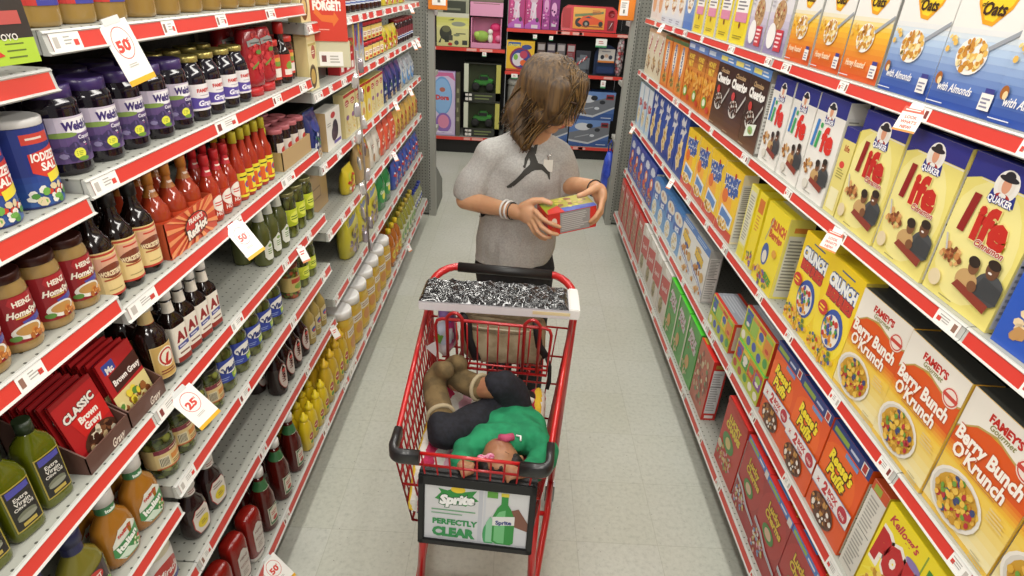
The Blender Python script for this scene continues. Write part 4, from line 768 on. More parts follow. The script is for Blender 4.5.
# pickles
PK = cells('packed_pickles', ['#4a5220', '#5d6428', '#6e7430', '#3c441a', '#828438'], 42, .2, .8, (1, 1, .55))
OL = cells('packed_olives', ['#56602a', '#6f7a34', '#4a5222', '#7d8440'], 62, .2, .8)
LIME = [('G', 0, 0, 1, 1, '#a8b824', '#c9d63a', 3), ('E', .5, .5, .36, .36, '#dfe65a'), ('L', .2, .35, .8, .65, 2, '#5c7a1c')]
vessel('lime', 'pickle_jar', jar(.162, .037, .032), PK, (lid(.164, .033, .014), mat('#8c8a5a', .3, .6)), [(.045, .105, .066, LIME, '#b5c42c')], capname='lid')
vessel('lime_small', 'pickle_jar', jar(.145, .038, .033), PK, (lid(.147, .034, .014), mat('#8c8a5a', .3, .6)), [(.035, .085, .066, LIME, '#b5c42c')], capname='lid')
VL = [('R', 0, 0, 1, 1, '#2a3f98'), ('E', .5, .62, .42, .27, '#ebe9e0'), ('T', 'Vlasic', .5, .56, .25, '#22306e', {'bold': .06, 'wmax': .74, 'shear': .15, 'rot': 6}), ('P', [(.45, .32), (1, .40), (1, .12), (.5, .05)], '#8ab03a'), ('E', .7, .2, .18, .08, '#c3d06a'), ('L', .05, .08, .4, .25, 2, '#8a9ad0')]
vessel('vlasic', 'pickle_jar', jar(.150, .042, .035), PK, (lid(.152, .036, .015), mat('#a8a45c', .3, .6)), [(.034, .105, .076, VL, '#2a3f98')], capname='lid')
OV = [('R', 0, 0, 1, 1, '#d9c38a'), ('R', 0, .78, 1, 1, '#7a2a3c'), ('L', .4, .83, .9, .93, 1, '#e0cfa8'), ('R', .06, .1, .34, .62, '#ded4b4')] + [('R', .08+.035*i, .14, .095+.035*i, .56, '#3c3a30') for i in range(7)] + [('R', .4, .35, .95, .6, '#c8823c'), ('L', .42, .1, .9, .28, 2, '#8a6a3c'), ('R', 0, 0, 1, .06, '#b5522c')]
vessel('olives', 'olive_jar', jar(.128, .036, .031), OL, (lid(.130, .032, .014), mat('#2c2a24', .35, .4)), [(.03, .085, .064, OV, '#d9c38a')], capname='lid')
vessel('relish', 'relish_jar', jar(.130, .036, .031), cells('relish', ['#6e7a2c', '#8a9038', '#a8502c'], 90), (lid(.132, .032, .014), mat('#7d3a22', .35, .3)), [(.028, .085, .064, [('R', 0, 0, 1, 1, '#c8b06a'), ('R', .1, .6, .9, .9, '#b5402c'), ('E', .5, .35, .3, .2, '#7a9a3c')], '#c8b06a')], capname='lid')
# tall green squeeze / peppers bottle with white cap
HP = [('P', [(.2, .02), (.8, .02), (.95, .2), (.95, .72), (.5, 1), (.05, .72), (.05, .2)], '#d9dccf'), ('L', .25, .3, .8, .62, 3, '#6a8a4a'), ('E', .5, .75, .2, .08, '#7a9a4c')]
vessel('greenbottle', 'relish_bottle', bottle(.215, .030, .013, .5, .74), GL('#4f5428', .2), ([R_(.190, .0135), R_(.191, .016), R_(.213, .016), R_(.215, .0145)], mat('#dddcd6', .4)), [(.02, .085, .045, HP, None), (.148, .186, .026, [('R', 0, 0, 1, 1, '#cfd2c4'), ('L', .15, .25, .85, .75, 3, '#6a7a5a')], '#cfd2c4', 'neck_label')])
# salad dressings
IT = [('P', [(.06, .25), (.3, .02), (.8, .0), (1, .3), (.98, .75), (.72, 1), (.35, .96), (.1, .62)], '#dcdccf'), ('P', [(.08, .50), (.97, .70), (.99, .34), (.75, .0), (.35, .02), (.06, .25)], '#3f8a4c'), ('P', [(.12, .18), (.45, .3), (.8, .04), (.4, .03)], '#cfe0cc'), ('T', 'Italian', .52, .46, .19, '#ecefe6', {'bold': .05, 'wmax': .72, 'rot': 14, 'out': '#2c6a38', 'ow': .05}),
      ('T', "FAMEY'S", .5, .80, .09, '#c2382e', {'bold': .04, 'wmax': .45, 'rot': 10}), ('B', .76, .22, .17, .14, 14, .05, ['#6fa04a', '#c8442c', '#dfe0c0'], 4)]
NI = [('R', 0, 0, 1, 1, '#39784a'), ('T', 'Italian', .5, .35, .36, '#e4ece2', {'bold': .05, 'wmax': .8})]
def dress(key, cont, labelart, capm, nk, nkb, name='dressing_bottle', h=.200, rx=.043, ry=.028):
    vessel(key, name, [(0, rx*.8, ry*.8, 2.6), (.005, rx*.93, ry*.95, 2.6), (.02, rx, ry, 2.5), (h*.45, rx, ry, 2.4), (h*.58, rx*.86, ry*.9, 2.2), (h*.68, rx*.5, ry*.66, 2), (h*.72, .0175, .0175, 2), (h*.84, .0165, .0165, 2)], GL(cont, .15),
           ([R_(h*.84, .0175), R_(h*.842, .0215), R_(h*.985, .0215), R_(h, .019)], capm), [(h*.07, h*.52, rx*1.7, labelart, None), (h*.725, h*.835, .028, nk, nkb, 'neck_label')])
dress('italian', '#a06a24', IT, mat('#dad7d1', .4), NI, '#39784a', h=.186)
dress('kraft', '#76702c', [('P', [(0, .1), (1, .0), (1, .9), (0, .7)], '#3a2a2c'), ('E', .45, .6, .3, .18, '#b5342c'), ('T', 'KRAFT', .45, .57, .14, '#ece8e0', {'wmax': .5}), ('T', 'Zesty', .6, .3, .14, '#e0d8c0', {'shear': .2}), ('E', .8, .2, .12, .12, '#6fa04a')], mat('#23264e', .4), [('R', 0, 0, 1, 1, '#23264e')], '#23264e', h=.186)
SB = [('P', [(.2, .03), (.8, .03), (.95, .3), (.95, .7), (.78, .95), (.22, .95), (.05, .7), (.05, .3)], '#a8342c'), ('P', [(.22, .05), (.78, .05), (.92, .3), (.92, .7), (.76, .93), (.24, .93), (.08, .7), (.08, .3)], '#d9d3c8'), ('E', .5, .38, .30, .20, '#d8c42c'), ('L', .35, .30, .66, .46, 2, '#8c7a1c'), ('L', .2, .66, .8, .85, 2, '#8a8680')]
dress('sweetbbq', '#241110', SB, mat('#d8d6d0', .4), [('R', 0, 0, 1, 1, '#cfcac2'), ('L', .1, .2, .9, .8, 2, '#8a4a44')], '#cfcac2', 'barbecue_sauce_bottle', .190, .038, .028)
vessel('ovalbbq', 'barbecue_sauce_bottle', bottle(.205, .034, .014, .5, .72), GL('#220f0d'), ([R_(.178, .0145), R_(.179, .017), R_(.203, .017), R_(.205, .015)], mat('#1d1512', .4)), [(.02, .125, .05, [('E', .5, .5, .46, .46, '#8c3a30'), ('E', .5, .5, .42, .43, '#c9bdb4'), ('L', .25, .3, .75, .7, 4, '#8a5a50'), ('E', .5, .75, .2, .06, '#b5342c')], None)])
vessel('beige', 'mustard_bottle', bottle(.195, .029, .012, .55, .76), GL('#a58f4c', .25), ([R_(.162, .0125), R_(.163, .015), R_(.18, .015), R_(.196, .006)], mat('#1b1a1a', .4)), [(.02, .105, .048, [('P', [(.1, .1), (.9, .1), (.9, .8), (.5, .95), (.1, .8)], '#cfc193'), ('E', .5, .55, .28, .15, '#34509a'), ('E', .5, .5, .2, .06, '#c8402c'), ('L', .2, .15, .8, .32, 2, '#7a6a3a')], None)])
# ketchup
KT = [('P', [(.2, .02), (.8, .02), (.92, .12), (.92, .82), (.6, .98), (.4, .98), (.08, .82), (.08, .12)], '#b5b0a8'), ('P', [(.22, .04), (.78, .04), (.89, .13), (.89, .81), (.6, .96), (.4, .96), (.11, .81), (.11, .13)], '#cfcac2'), ('T', 'HEINZ', .5, .73, .07, '#7a4a40', {'wmax': .6}), ('T', 'KETCHUP', .5, .5, .08, '#8a5a50', {'wmax': .68}), ('L', .25, .15, .75, .35, 3, '#a89a90')]
vessel('ketchup_squeeze', 'ketchup_bottle', [(0, .030, .022, 2.6), (.018, .030, .022, 2.6), (.03, .036, .028, 2.8), (.10, .038, .030, 2.8), (.165, .037, .029, 3), (.182, .033, .025, 3), (.188, .026, .019, 3), (.190, .012, .009, 2.5)], GL('#7c160f', .22), ([(-.0, .031, .023, 2.6), (.017, .031, .023, 2.6)], mat('#d8d6d0', .4)), [(.035, .155, .052, KT, None)])
KB = [('R', .08, .05, .92, .95, '#c9c4b4'), ('R', .12, .08, .88, .92, '#3c6a44'), ('P', [(.16, .2), (.84, .2), (.84, .8), (.5, .9), (.16, .8)], '#d3cdbc'), ('L', .25, .5, .75, .7, 2, '#b5342c'), ('E', .5, .32, .2, .1, '#b8382c')]
vessel('ketchup', 'ketchup_bottle', [(0, .028, .028, 2.4), (.004, .033, .033, 2.4), (.012, .034, .034, 2.4), (.13, .034, .034, 2.3), (.16, .027, .027, 2.1), (.19, .016, .016, 2), (.222, .0145, .0145, 2)], GL('#4c100b', .15), ([R_(.222, .0155), R_(.223, .018), R_(.246, .018), R_(.25, .015)], mat('#d9d7d1', .4)), [(.022, .105, .052, KB, None), (.170, .205, .028, [('R', 0, 0, 1, 1, '#33683c'), ('E', .5, .5, .28, .4, '#b5402c'), ('R', 0, 0, 1, .1, '#cfc9b4')], '#33683c', 'neck_label')])
MU = [('E', .5, .5, .40, .42, '#e0cc3c'), ('E', .5, .55, .3, .2, '#b5382c'), ('L', .25, .5, .75, .62, 1, '#efe6c0'), ('E', .5, .22, .2, .1, '#4f8a3a')]
vessel('mustard', 'mustard_bottle', [(0, .024, .018, 2.4), (.004, .028, .021, 2.4), (.08, .029, .022, 2.4), (.11, .025, .020, 2.2), (.125, .016, .015, 2), (.13, .013, .013, 2)], mat('#d3b81c', .3, 0, .4), ([R_(.130, .014), R_(.132, .0155), R_(.146, .0155), R_(.150, .008), R_(.166, .004)], mat('#dcc428', .35)), [(.018, .095, .045, MU, None)])
vessel('mustard_big', 'mustard_bottle', [(0, .028, .021, 2.4), (.004, .033, .025, 2.4), (.11, .034, .026, 2.4), (.145, .028, .022, 2.2), (.165, .017, .016, 2), (.17, .015, .015, 2)], mat('#c4a226', .3, 0, .4), ([R_(.170, .016), R_(.172, .018), R_(.19, .018), R_(.194, .009), R_(.212, .004)], mat('#d0aa2a', .35)), [(.02, .125, .052, MU, None)])
# wide white-lidded jars and mayonnaise
vessel('bigjar', 'wide_jar', [(0, .050, .050, 3.4), (.005, .056, .056, 3.4), (.015, .058, .058, 3.4), (.19, .058, .058, 3.2), (.215, .053, .053, 2.6), (.23, .050, .050, 2)], mat('#c9a83c', .25, 0, .5), ([R_(.218, .056), R_(.219, .060), R_(.250, .060), R_(.256, .057), R_(.2575, .050)], mat('#ecebe8', .45)), [(.03, .185, .10, [('R', 0, 0, 1, 1, '#d2a92c'), ('R', 0, .6, 1, .85, '#e2dccb'), ('E', .5, .35, .3, .2, '#c8873c'), ('L', .15, .65, .85, .8, 2, '#9a6a2c')], '#cfa530')], capname='lid')
vessel('mayo', 'mayonnaise_jar', jar(.16, .050, .043), mat('#cdc6a8', .3, 0, .5), (lid(.163, .045, .028), mat('#22265e', .35, 0, .3)), [(.02, .115, .085, [('R', 0, 0, 1, 1, '#d8d6d0'), ('E', .5, .5, .4, .3, '#b5342c'), ('T', 'Miracle', .5, .45, .2, '#e8e4e0', {'shear': .3, 'wmax': .7}), ('R', 0, .0, 1, .15, '#2c3a80')], '#d8d6d0')], capname='lid')
vessel('oilbottle', 'cooking_oil_bottle', [(0, .030, .030, 2.6), (.004, .036, .036, 2.6), (.14, .037, .037, 2.6), (.18, .028, .028, 2.2), (.205, .015, .015, 2), (.215, .014, .014, 2)], mat('#a8601a', .1, 0, 1), ([R_(.212, .016), R_(.24, .016), R_(.243, .013)], mat('#e0c22a', .35)), [(.03, .13, .06, [('R', 0, 0, 1, 1, '#c8781c'), ('E', .5, .5, .4, .3, '#d9c83a'), ('L', .2, .4, .8, .6, 2, '#a8342c')], '#b8681c')])
vessel('greenoil', 'cooking_oil_bottle', [(0, .030, .030, 2.6), (.004, .036, .036, 2.6), (.14, .037, .037, 2.6), (.18, .028, .028, 2.2), (.205, .015, .015, 2), (.215, .014, .014, 2)], mat('#8a8a30', .12, 0, .9), ([R_(.212, .016), R_(.24, .016), R_(.243, .013)], mat('#b5a03a', .35)), [(.03, .13, .06, [('R', 0, 0, 1, 1, '#c9ccae'), ('E', .5, .5, .35, .3, '#7aa05a'), ('L', .2, .2, .8, .35, 2, '#4c6a8a')], '#c0c49c')])
vessel('bluecap', 'water_bottle', bottle(.16, .026, .012, .6, .8), mat('#8a8f6a', .2, 0, .8), ([R_(.142, .0125), R_(.143, .014), R_(.16, .014)], mat('#2c3f98', .35)), [(.03, .085, .045, [('R', 0, 0, 1, 1, '#c9cdbc'), ('E', .5, .5, .3, .3, '#4a5aa8')], '#c9cdbc')])
vessel('syrup_dark', 'syrup_jar', jar(.14, .036, .03), GL('#2a0f12'), (lid(.143, .031, .02), mat('#8a2a2c', .35)), [(.03, .09, .06, [('R', 0, 0, 1, 1, '#7a2a34'), ('R', 0, .0, 1, .3, '#c9cfd8'), ('R', 0, .1, 1, .2, '#3a5aa0')], '#7a2a34')], capname='lid')
vessel('green_jug', 'detergent_jug', [(0, .062, .048, 3), (.006, .07, .055, 3), (.15, .072, .056, 3), (.185, .062, .048, 2.6), (.215, .04, .036, 2.2), (.222, .028, .028, 2)], mat('#1f7a3a', .25, 0, .5), ([R_(.22, .03), R_(.222, .034), R_(.262, .032), R_(.266, .028)], mat('#2c9a48', .35)), [(.03, .15, .11, [('E', .5, .5, .42, .4, '#2c8a3c'), ('E', .62, .45, .2, .2, '#c8d03a'), ('E', .62, .45, .12, .12, '#e8e04a'), ('T', 'Gain', .45, .66, .17, '#d8e6c8', {'bold': .05})], None)])
vessel('redlid', 'canister', [(0, .036, .030, 4), (.004, .038, .032, 4), (.072, .038, .032, 4)], mat('#3a1813', .3, 0, .4), ([(.072, .039, .033, 4), (.087, .039, .033, 4), (.089, .037, .031, 4)], mat('#c0282c', .35)), [(.008, .068, .05, [('R', 0, 0, 1, 1, '#e2c46a'), ('R', .08, .3, .92, .7, '#ece4d2'), ('L', .15, .38, .85, .62, 2, '#a8342c'), ('E', .5, .15, .3, .1, '#c8402c')], None)], capname='lid')

# cartons and pouches
def pouch(key, name, w, h, d, base, art):
    m = MB(); n = 20
    rings = []
    for z, sx, sy in ((0, .86, .5), (.03, .97, .9), (.3, 1, 1), (.6, 1, .92), (.82, .97, .55), (.93, .98, .12), (1, 1, .04)):
        rings.append([(w/2*sx*math.copysign(abs(cos(2*pi*k/n))**.6, cos(2*pi*k/n)), d/2*sy*math.copysign(abs(sin(2*pi*k/n))**.8, sin(2*pi*k/n))+.002*sin(k*3+z*17), z*h) for k in range(n)])
    m.loft(rings, mat(base, .28, 0, .5), True)
    def fn(x, y, dd):
        z = y/h; q = min(1, abs(x)/(w/2)); prof = 1 if z < .6 else max(.04, 1-(z-.6)*2.4)
        return (x, -d/2*prof*(1-q**3)**.5-.0012-dd, y)
    m.art(art, w*.96, h, fn, cuts=[w*(k/8-.5) for k in range(1, 8)])
    o = m.build(name); p = Proto(o); p.d = d; p.h = h; PROTO[key] = p
box_proto('cream_box', 'dessert_mix_box', .10, .19, .045, '#e0d29a', [('R', 0, 0, 1, 1, '#e2d59e'), ('E', .62, .68, .22, .13, '#a8382c'), ('L', .45, .64, .8, .72, 2, '#e8dcc0'), ('E', .4, .25, .36, .22, '#5a4428'), ('E', .4, .25, .24, .14, '#c9a85c'), ('R', .1, .8, .9, .84, '#b5a05a')], '#d9c98e')
box_proto('red_box', 'dessert_mix_box', .075, .13, .05, '#b8242a', [('R', 0, 0, 1, 1, '#b8242a'), ('B', .5, .85, .4, .1, 14, .08, ['#5a8a3a', '#d9a04a', '#7a1c1c'], 3), ('L', .2, .5, .8, .62, 1, '#e6c8c0'), ('R', .25, .08, .75, .3, '#e9e0d8')], '#a82026')
box_proto('tall_mix', 'pastry_bag_box', .085, .20, .05, '#d9d9cf', [('G', 0, 0, 1, 1, '#dcdccf', '#3c4a94', 6), ('P', [(0, .2), (.3, .9), (.2, 1), (0, 1)], '#e2c83a'), ('P', [(.25, .5), (.55, .85), (.75, .6), (.5, .4)], '#c8442c'), ('P', [(.5, .75), (.8, .8), (.7, .4)], '#2c3f94'), ('B', .5, .2, .36, .14, 20, .06, ['#e6dfc8', '#cfc39a'], 3)], '#cfcfc4')
box_proto('pasta', 'dessert_mix_box', .095, .185, .045, '#ddd096', [('R', 0, 0, 1, 1, '#ddd096'), ('R', 0, .93, 1, 1, '#b5302a'), ('E', .5, .78, .34, .08, '#b5302a'), ('L', .2, .72, .8, .82, 2, '#e8d8c0'), ('E', .5, .45, .25, .06, '#8a5a8a'), ('B', .5, .22, .36, .16, 18, .07, ['#d9b23a', '#c8a070', '#e6dcc0'], 2)], '#cfc088', rough=.5)
box_proto('pasta_yellow', 'dessert_mix_box', .095, .185, .045, '#e0c43c', [('R', 0, 0, 1, 1, '#e0c64a'), ('R', 0, .93, 1, 1, '#b5302a'), ('E', .5, .78, .34, .08, '#b5302a'), ('E', .5, .35, .34, .2, '#d9cfa8'), ('E', .5, .3, .2, .1, '#c8883c')], '#cfae38')
box_proto('prune_box', 'snack_carton', .20, .155, .06, '#dfdcd2', [('R', 0, 0, 1, 1, '#dfdcd2'), ('E', .5, .85, .16, .08, '#b5302a'), ('E', .6, .45, .2, .26, '#2c1f2a'), ('E', .5, .36, .18, .2, '#3c2a34'), ('R', .45, .08, .95, .16, '#5a4a98'), ('L', .08, .6, .36, .72, 2, '#9a968c')], '#c9a878')
box_proto('kraft_case', 'cardboard_case', .30, .20, .20, '#a58a60', [('R', .35, .3, .7, .55, '#7a6344'), ('R', .37, .33, .68, .52, '#a58a60')], '#9a8058', [], '#ab9066')
box_proto('cream_case', 'grocery_carton', .15, .15, .06, '#cdc79a', [('R', 0, 0, 1, 1, '#cdc79a'), ('R', .02, .02, .06, .98, '#a8a278'), ('L', .2, .3, .8, .5, 3, '#b5ae84')], '#b8b284')
pouch('kraft_bag', 'snack_bag', .11, .20, .06, '#a58a5c', [('E', .65, .80, .22, .12, '#d9b83a'), ('E', .6, .76, .13, .08, '#b5302a'), ('R', .1, .1, .9, .5, '#ad9264')])
pouch('white_bag', 'snack_bag', .12, .18, .06, '#d8d2c4', [('E', .5, .6, .25, .2, '#e6e2d6'), ('E', .5, .3, .2, .12, '#a8764a'), ('L', .3, .6, .7, .7, 2, '#9a6a5a')])
pouch('orange_bag', 'snack_bag', .13, .18, .06, '#d9583c', [('E', .5, .6, .36, .2, '#e6784a'), ('B', .5, .4, .36, .2, 20, .07, ['#e8a07a', '#c8382c', '#e6d0b8'], 3), ('L', .2, .75, .8, .85, 1, '#efe2d6')])
pouch('tan_bag', 'snack_bag', .13, .17, .06, '#c8a24a', [('E', .5, .65, .36, .14, '#e2c86a'), ('E', .5, .62, .22, .08, '#b5382c'), ('B', .5, .3, .36, .2, 20, .07, ['#8a5a2c', '#d9b05a', '#a8322c'], 5)])
pouch('blue_bag', 'snack_bag', .13, .19, .06, '#23306e', [('E', .5, .7, .3, .12, '#2f3f8a'), ('B', .5, .4, .36, .16, 20, .06, ['#4f8a4a', '#c9cdd6', '#2c3a7a'], 3), ('B', .5, .12, .36, .10, 16, .06, ['#b58a5a', '#d9c09a'], 8)])
pouch('clear_bag', 'noodle_bag', .15, .18, .07, '#a9b2b8', [('E', .4, .4, .3, .3, '#4a8ac8'), ('P', [(.1, .6), (.5, .3), (.8, .8), (.6, .9)], '#dfe4e6'), ('B', .5, .5, .45, .4, 18, .08, ['#d5d9da', '#8a949a', '#c3cbd0'], 4)])
pouch('yellow_bag', 'candy_bag', .13, .13, .06, '#d9c42c', [('E', .5, .6, .36, .16, '#c8cf3a'), ('B', .5, .4, .4, .3, 22, .08, ['#e8d84a', '#8a9a2c', '#c8342c', '#e6e2c8'], 3)])
pouch('yellow_sack', 'charcoal_sack', .20, .262, .08, '#c9bf3a', [('E', .5, .78, .38, .1, '#8a94a8'), ('P', [(.05, .6), (.95, .7), (.95, .85), (.05, .75)], '#d9cf3a'), ('P', [(.1, .62), (.9, .72), (.9, .80), (.1, .70)], '#7a86a0'), ('B', .5, .32, .42, .26, 30, .08, ['#7a6a7a', '#a89aa8', '#5c4c50', '#b5a04a'], 6)])
pouch('blue_white_bag', 'snack_bag', .12, .17, .06, '#3f56a8', [('B', .5, .5, .42, .4, 20, .09, ['#dfe2ea', '#2c3f94', '#c8402c', '#8a94b8'], 3)])
# ---------------------------------------------------------------- left shelves, from the top down
z = ZS[0]
row('tan_jar', 'L', z, [1.035, 1.125, 1.215], 'tan gravy jar with red and blue label on top shelf', 'jar', 'tan jars on the top left shelf', .012)
row('tan_round', 'L', z, [1.325, 1.425, 1.525, 1.625, 1.73, 1.84, 1.94, 2.04, 2.14], 'rounded tan jar on top left shelf', 'jar', 'tan jars on the top left shelf', .012)
z = ZT[1]
row('salt', 'L', z, [.83, .925], 'dark blue salt canister with white lid', 'salt canister', 'blue salt canisters', .006)
z = ZS[1]
row('jam', 'L', z, [1.024, 1.115, 1.206, 1.297, 1.388], 'grape jam jar with purple lid', 'jar', 'purple-lidded jam jars', .008, back=1)
row('grape', 'L', z, [1.475, 1.557, 1.64, 1.722], 'grape jelly jar with gold lid', 'jar', 'gold-lidded jelly jars', .008, back=1)
row('strawberry', 'L', z, [1.815, 1.910], 'red squeeze bottle of strawberry topping', 'bottle', 'red strawberry squeeze bottles', .012, back=1)
row('jam_red', 'L', z, [1.995], 'small jam jar with red label beside the strawberry squeeze bottles', 'jar', None, .02)
row('syrup', 'L', z, [2.065], 'tall dark syrup bottle with bright red cap on the second shelf', 'bottle', None, .012)
row('jam_red', 'L', z, [2.145], 'small jam jar with red label behind the tall dark syrup bottle', 'jar', None, .03)
z = ZS[2]
row('worc', 'L', z, [1.012, 1.080, 1.148], 'dark sauce bottle with cream label and black cap', 'bottle', 'cream labelled sauce bottles', .008, back=1)
def tray(name, x0, x1, y0, y1, z, h, hb, col, label, cat, art=None, t=.003, back=True):
    """open cardboard tray; world-aligned on the left shelves, front at x1"""
    m = MB(); c = mat(col, .6)
    g = empty(name, ((x0+x1)/2, (y0+y1)/2, z+.0006)); w, d = y1-y0, x1-x0
    m.box(-d/2, d/2, -w/2, w/2, 0, t, c); m.box(d/2-t, d/2, -w/2, w/2, t, h, c)
    m.box(-d/2, -d/2+t, -w/2, w/2, t, hb, c)
    for s in (-1, 1):
        y_a, y_b = sorted((s*w/2, s*(w/2-t))); m.add([(-d/2, y_a, t), (d/2, y_a, t), (d/2, y_a, h), (-d/2, y_a, hb), (-d/2, y_b, t), (d/2, y_b, t), (d/2, y_b, h), (-d/2, y_b, hb)],
              [(0, 1, 2, 3), (7, 6, 5, 4), (0, 4, 5, 1), (1, 5, 6, 2), (2, 6, 7, 3), (3, 7, 4, 0)], c)
    if art: m.art(art, w, h, lambda x, y, dd: (d/2+dd, x, y))
    m.build('carton', g); tag(g, label, cat); return g
RAYS = [('R', 0, 0, 1, 1, '#c8482c')] + [('P', [(.55, .5), (.55+.9*cos(a), .5+1.6*sin(a)), (.55+.9*cos(a+.09), .5+1.6*sin(a+.09))], '#e6925c') for a in [i*.2094 for i in range(30)]]
RAYS = [(o[0], [(min(1, max(0, x)), min(1, max(0, y))) for x, y in o[1]], o[2]) if o[0] == 'P' else o for o in RAYS] + [('E', .55, .50, .24, .34, '#3a2a22'), ('E', .55, .50, .22, .31, '#c23028'), ('T', "FRANK'S", .55, .66, .14, '#efe6d8', {'bold': .04, 'wmax': .3}), ('T', 'RedHot', .55, .38, .24, '#f3ece0', {'bold': .06, 'wmax': .42, 'rot': 6, 'out': '#3a1a14', 'ow': .07})]
tray('sauce_carton', XL-.16, XL-.012, 1.192, 1.412, z, .085, .085, '#b8502e', 'orange sunburst carton holding three rows of hot sauce bottles', 'carton', RAYS)
for i, (xx, yy) in enumerate([(XL-.052, 1.232), (XL-.052, 1.302), (XL-.052, 1.372), (XL-.120, 1.232), (XL-.120, 1.302), (XL-.120, 1.372)]):
    PROTO['frank'].place((xx, yy, z+.0042), pi/2, 'hot sauce bottle with orange foil cap in the sunburst carton, %s, %s' % ('front row' if i < 3 else 'back row', ['near end', 'middle', 'far end'][i % 3]), 'bottle', 'hot sauce bottles in the carton')
row('louis', 'L', z, [1.446, 1.503, 1.560], 'hot sauce bottle with red cap and round white label', 'bottle', 'red-capped hot sauce bottles', .010, back=1)
row('yellowcap', 'L', z, [1.612, 1.660, 1.708, 1.756, 1.804], 'hot sauce bottle with yellow cap', 'bottle', 'yellow-capped hot sauce bottles', .010, back=1)
row('greencap', 'L', z, [1.850], 'short green sauce bottle with yellow cap beside the jam tray', 'bottle', None, .03)
tray('jam_tray', XL-.20, XL-.010, 1.885, 2.165, z, .062, .062, '#b09468', 'plain brown cardboard tray full of small jam jars', 'tray')
vessel('smalljam', 'jam_jar', jar(.125, .029, .026), GL('#1f0c10'), (lid(.128, .027, .015), mat('#b5646a', .4)), [(.025, .085, .05, [('R', 0, 0, 1, 1, '#d8cfc4'), ('E', .5, .6, .3, .2, '#b5302a'), ('L', .2, .15, .8, .35, 2, '#7a3a34')], None)], capname='lid')
for r_ in range(3):
    for k in range(4):
        PROTO['smalljam'].place((XL-.045-.061*r_, 1.922+.068*k, z+.0042), pi/2+rnd.uniform(-.1, .1), 'small dark jam jar in the brown tray, %s row, %s from the near end' % (ORD[r_], ORD[k]), 'jar', 'small jam jars in the tray')
z = ZT[2]
row('heinz', 'L', z, [.655, .727, .799, .871, .941], 'gravy jar with dark red label and brown lid', 'jar', 'dark red gravy jars', .008, back=1)
# packet gravy in display trays
z = ZT[3]
row('olive_oil', 'L', z, [.60, .67, .74], 'square green olive oil bottle with black label', 'bottle', 'olive oil bottles', .012, back=0)
BR1 = [('R', 0, 0, 1, 1, '#5a3a30'), ('T', 'Gravy', .70, .32, .45, '#e0d4c4', {'shear': .3, 'wmax': .3})]
tray('gravy_tray', XL-.15, XL-.006, .795, .920, z, .040, .13, '#5f4036', 'dark brown display tray holding red gravy packets, nearer one', 'tray', BR1)
tray('gravy_tray', XL-.15, XL-.006, .925, 1.050, z, .040, .13, '#5f4036', 'dark brown display tray holding red gravy packets, farther one', 'tray', BR1)
GP = [('R', 0, 0, 1, 1, '#b01f22'), ('R', 0, .93, 1, 1, '#8e181c'), ('T', 'CLASSIC', .48, .72, .11, '#e6ded4', {'bold': .05, 'wmax': .8, 'rot': 5, 'out': '#3a1a18', 'ow': .05}), ('P', [(.2, .62), (1, .68), (1, .36), (.3, .34)], '#c8221f'), ('T', 'Brown', .58, .56, .09, '#f0e8dc', {'bold': .05, 'wmax': .56}), ('T', 'Gravy', .60, .44, .09, '#f0e8dc', {'bold': .05, 'wmax': .56}),
      ('E', .6, .17, .42, .19, '#4a2a1c'), ('B', .6, .17, .36, .14, 26, .07, ['#d9ceb4', '#7a4c30', '#b59a72', '#3c2016'], 5)]
GP2 = [('R', 0, 0, 1, 1, '#b01f22'), ('R', .1, .78, .42, .93, '#3a4a98'), ('T', 'Mc', .26, .82, .09, '#efe8e0', {'wmax': .26, 'bold': .05}), ('P', [(.15, .74), (1, .80), (1, .5), (.15, .46)], '#43201a'), ('T', 'Brown Gravy', .58, .60, .085, '#efe8e0', {'bold': .04, 'wmax': .8}), ('R', .0, .0, 1, .44, '#dfcf8c'), ('B', .5, .2, .45, .18, 26, .09, ['#7a4424', '#e4d898', '#5a8a3a', '#9a6030', '#e8d040'], 7)]
def packet(key, art):
    m = MB(); w, h, d = .108, .142, .008
    m.bbox(-w/2, w/2, -d/2, d/2, 0, h, mat('#a81c20', .25, 0, .6), .003); m.art(art, w, h, lambda x, y, dd: (x, -d/2-dd-.0003, y))
    o = m.build('gravy_packet'); p = Proto(o); p.d = d; p.h = h; PROTO[key] = p
packet('gp', GP); packet('gp2', GP2)
for t, (key, yc) in enumerate((('gp', .8575), ('gp2', .9875))):
    for k in range(6):
        PROTO[key].place((XL-.026-.017*k, yc+rnd.uniform(-.002, .002), z+.005), (radians(-12), 0, pi/2+rnd.uniform(-.02, .02)), 'red brown gravy packet in the %s tray, %s from the front' % (['nearer', 'farther'][t], ORD[k]), 'packet', 'gravy packets in the trays')
z = ZS[3]
row('lawry', 'L', z, [1.095], 'dark sauce bottle with round red emblem beside the farther gravy tray', 'bottle', None, .008)
PROTO['lawry'].place((XL-.115, 1.115, z+.0006), pi/2, 'dark sauce bottle with round red emblem, standing one row back', 'bottle')
row('a1', 'L', z, [1.165, 1.218, 1.271, 1.324], 'small steak sauce bottle with white cap and white label', 'bottle', 'steak sauce bottles', .010, back=1)
row('greenbottle', 'L', z, [1.715, 1.785, 1.858], 'slim green relish bottle with white cap', 'bottle', 'slim green relish bottles', .012, back=1)
PROTO['greenbottle'].place((XL-.25, 1.50, z+.0006), pi/2, 'green bottle standing far back on the nearly empty shelf, nearer one', 'bottle'); PROTO['greenbottle'].place((XL-.25, 1.60, z+.0006), pi/2, 'green bottle standing far back on the nearly empty shelf, farther one', 'bottle')
row('lime', 'L', z, [1.955, 2.04, 2.13], 'tall pickle jar with lime green label', 'jar', 'tall lime labelled pickle jars', .012, back=1)
z = ZT[4]
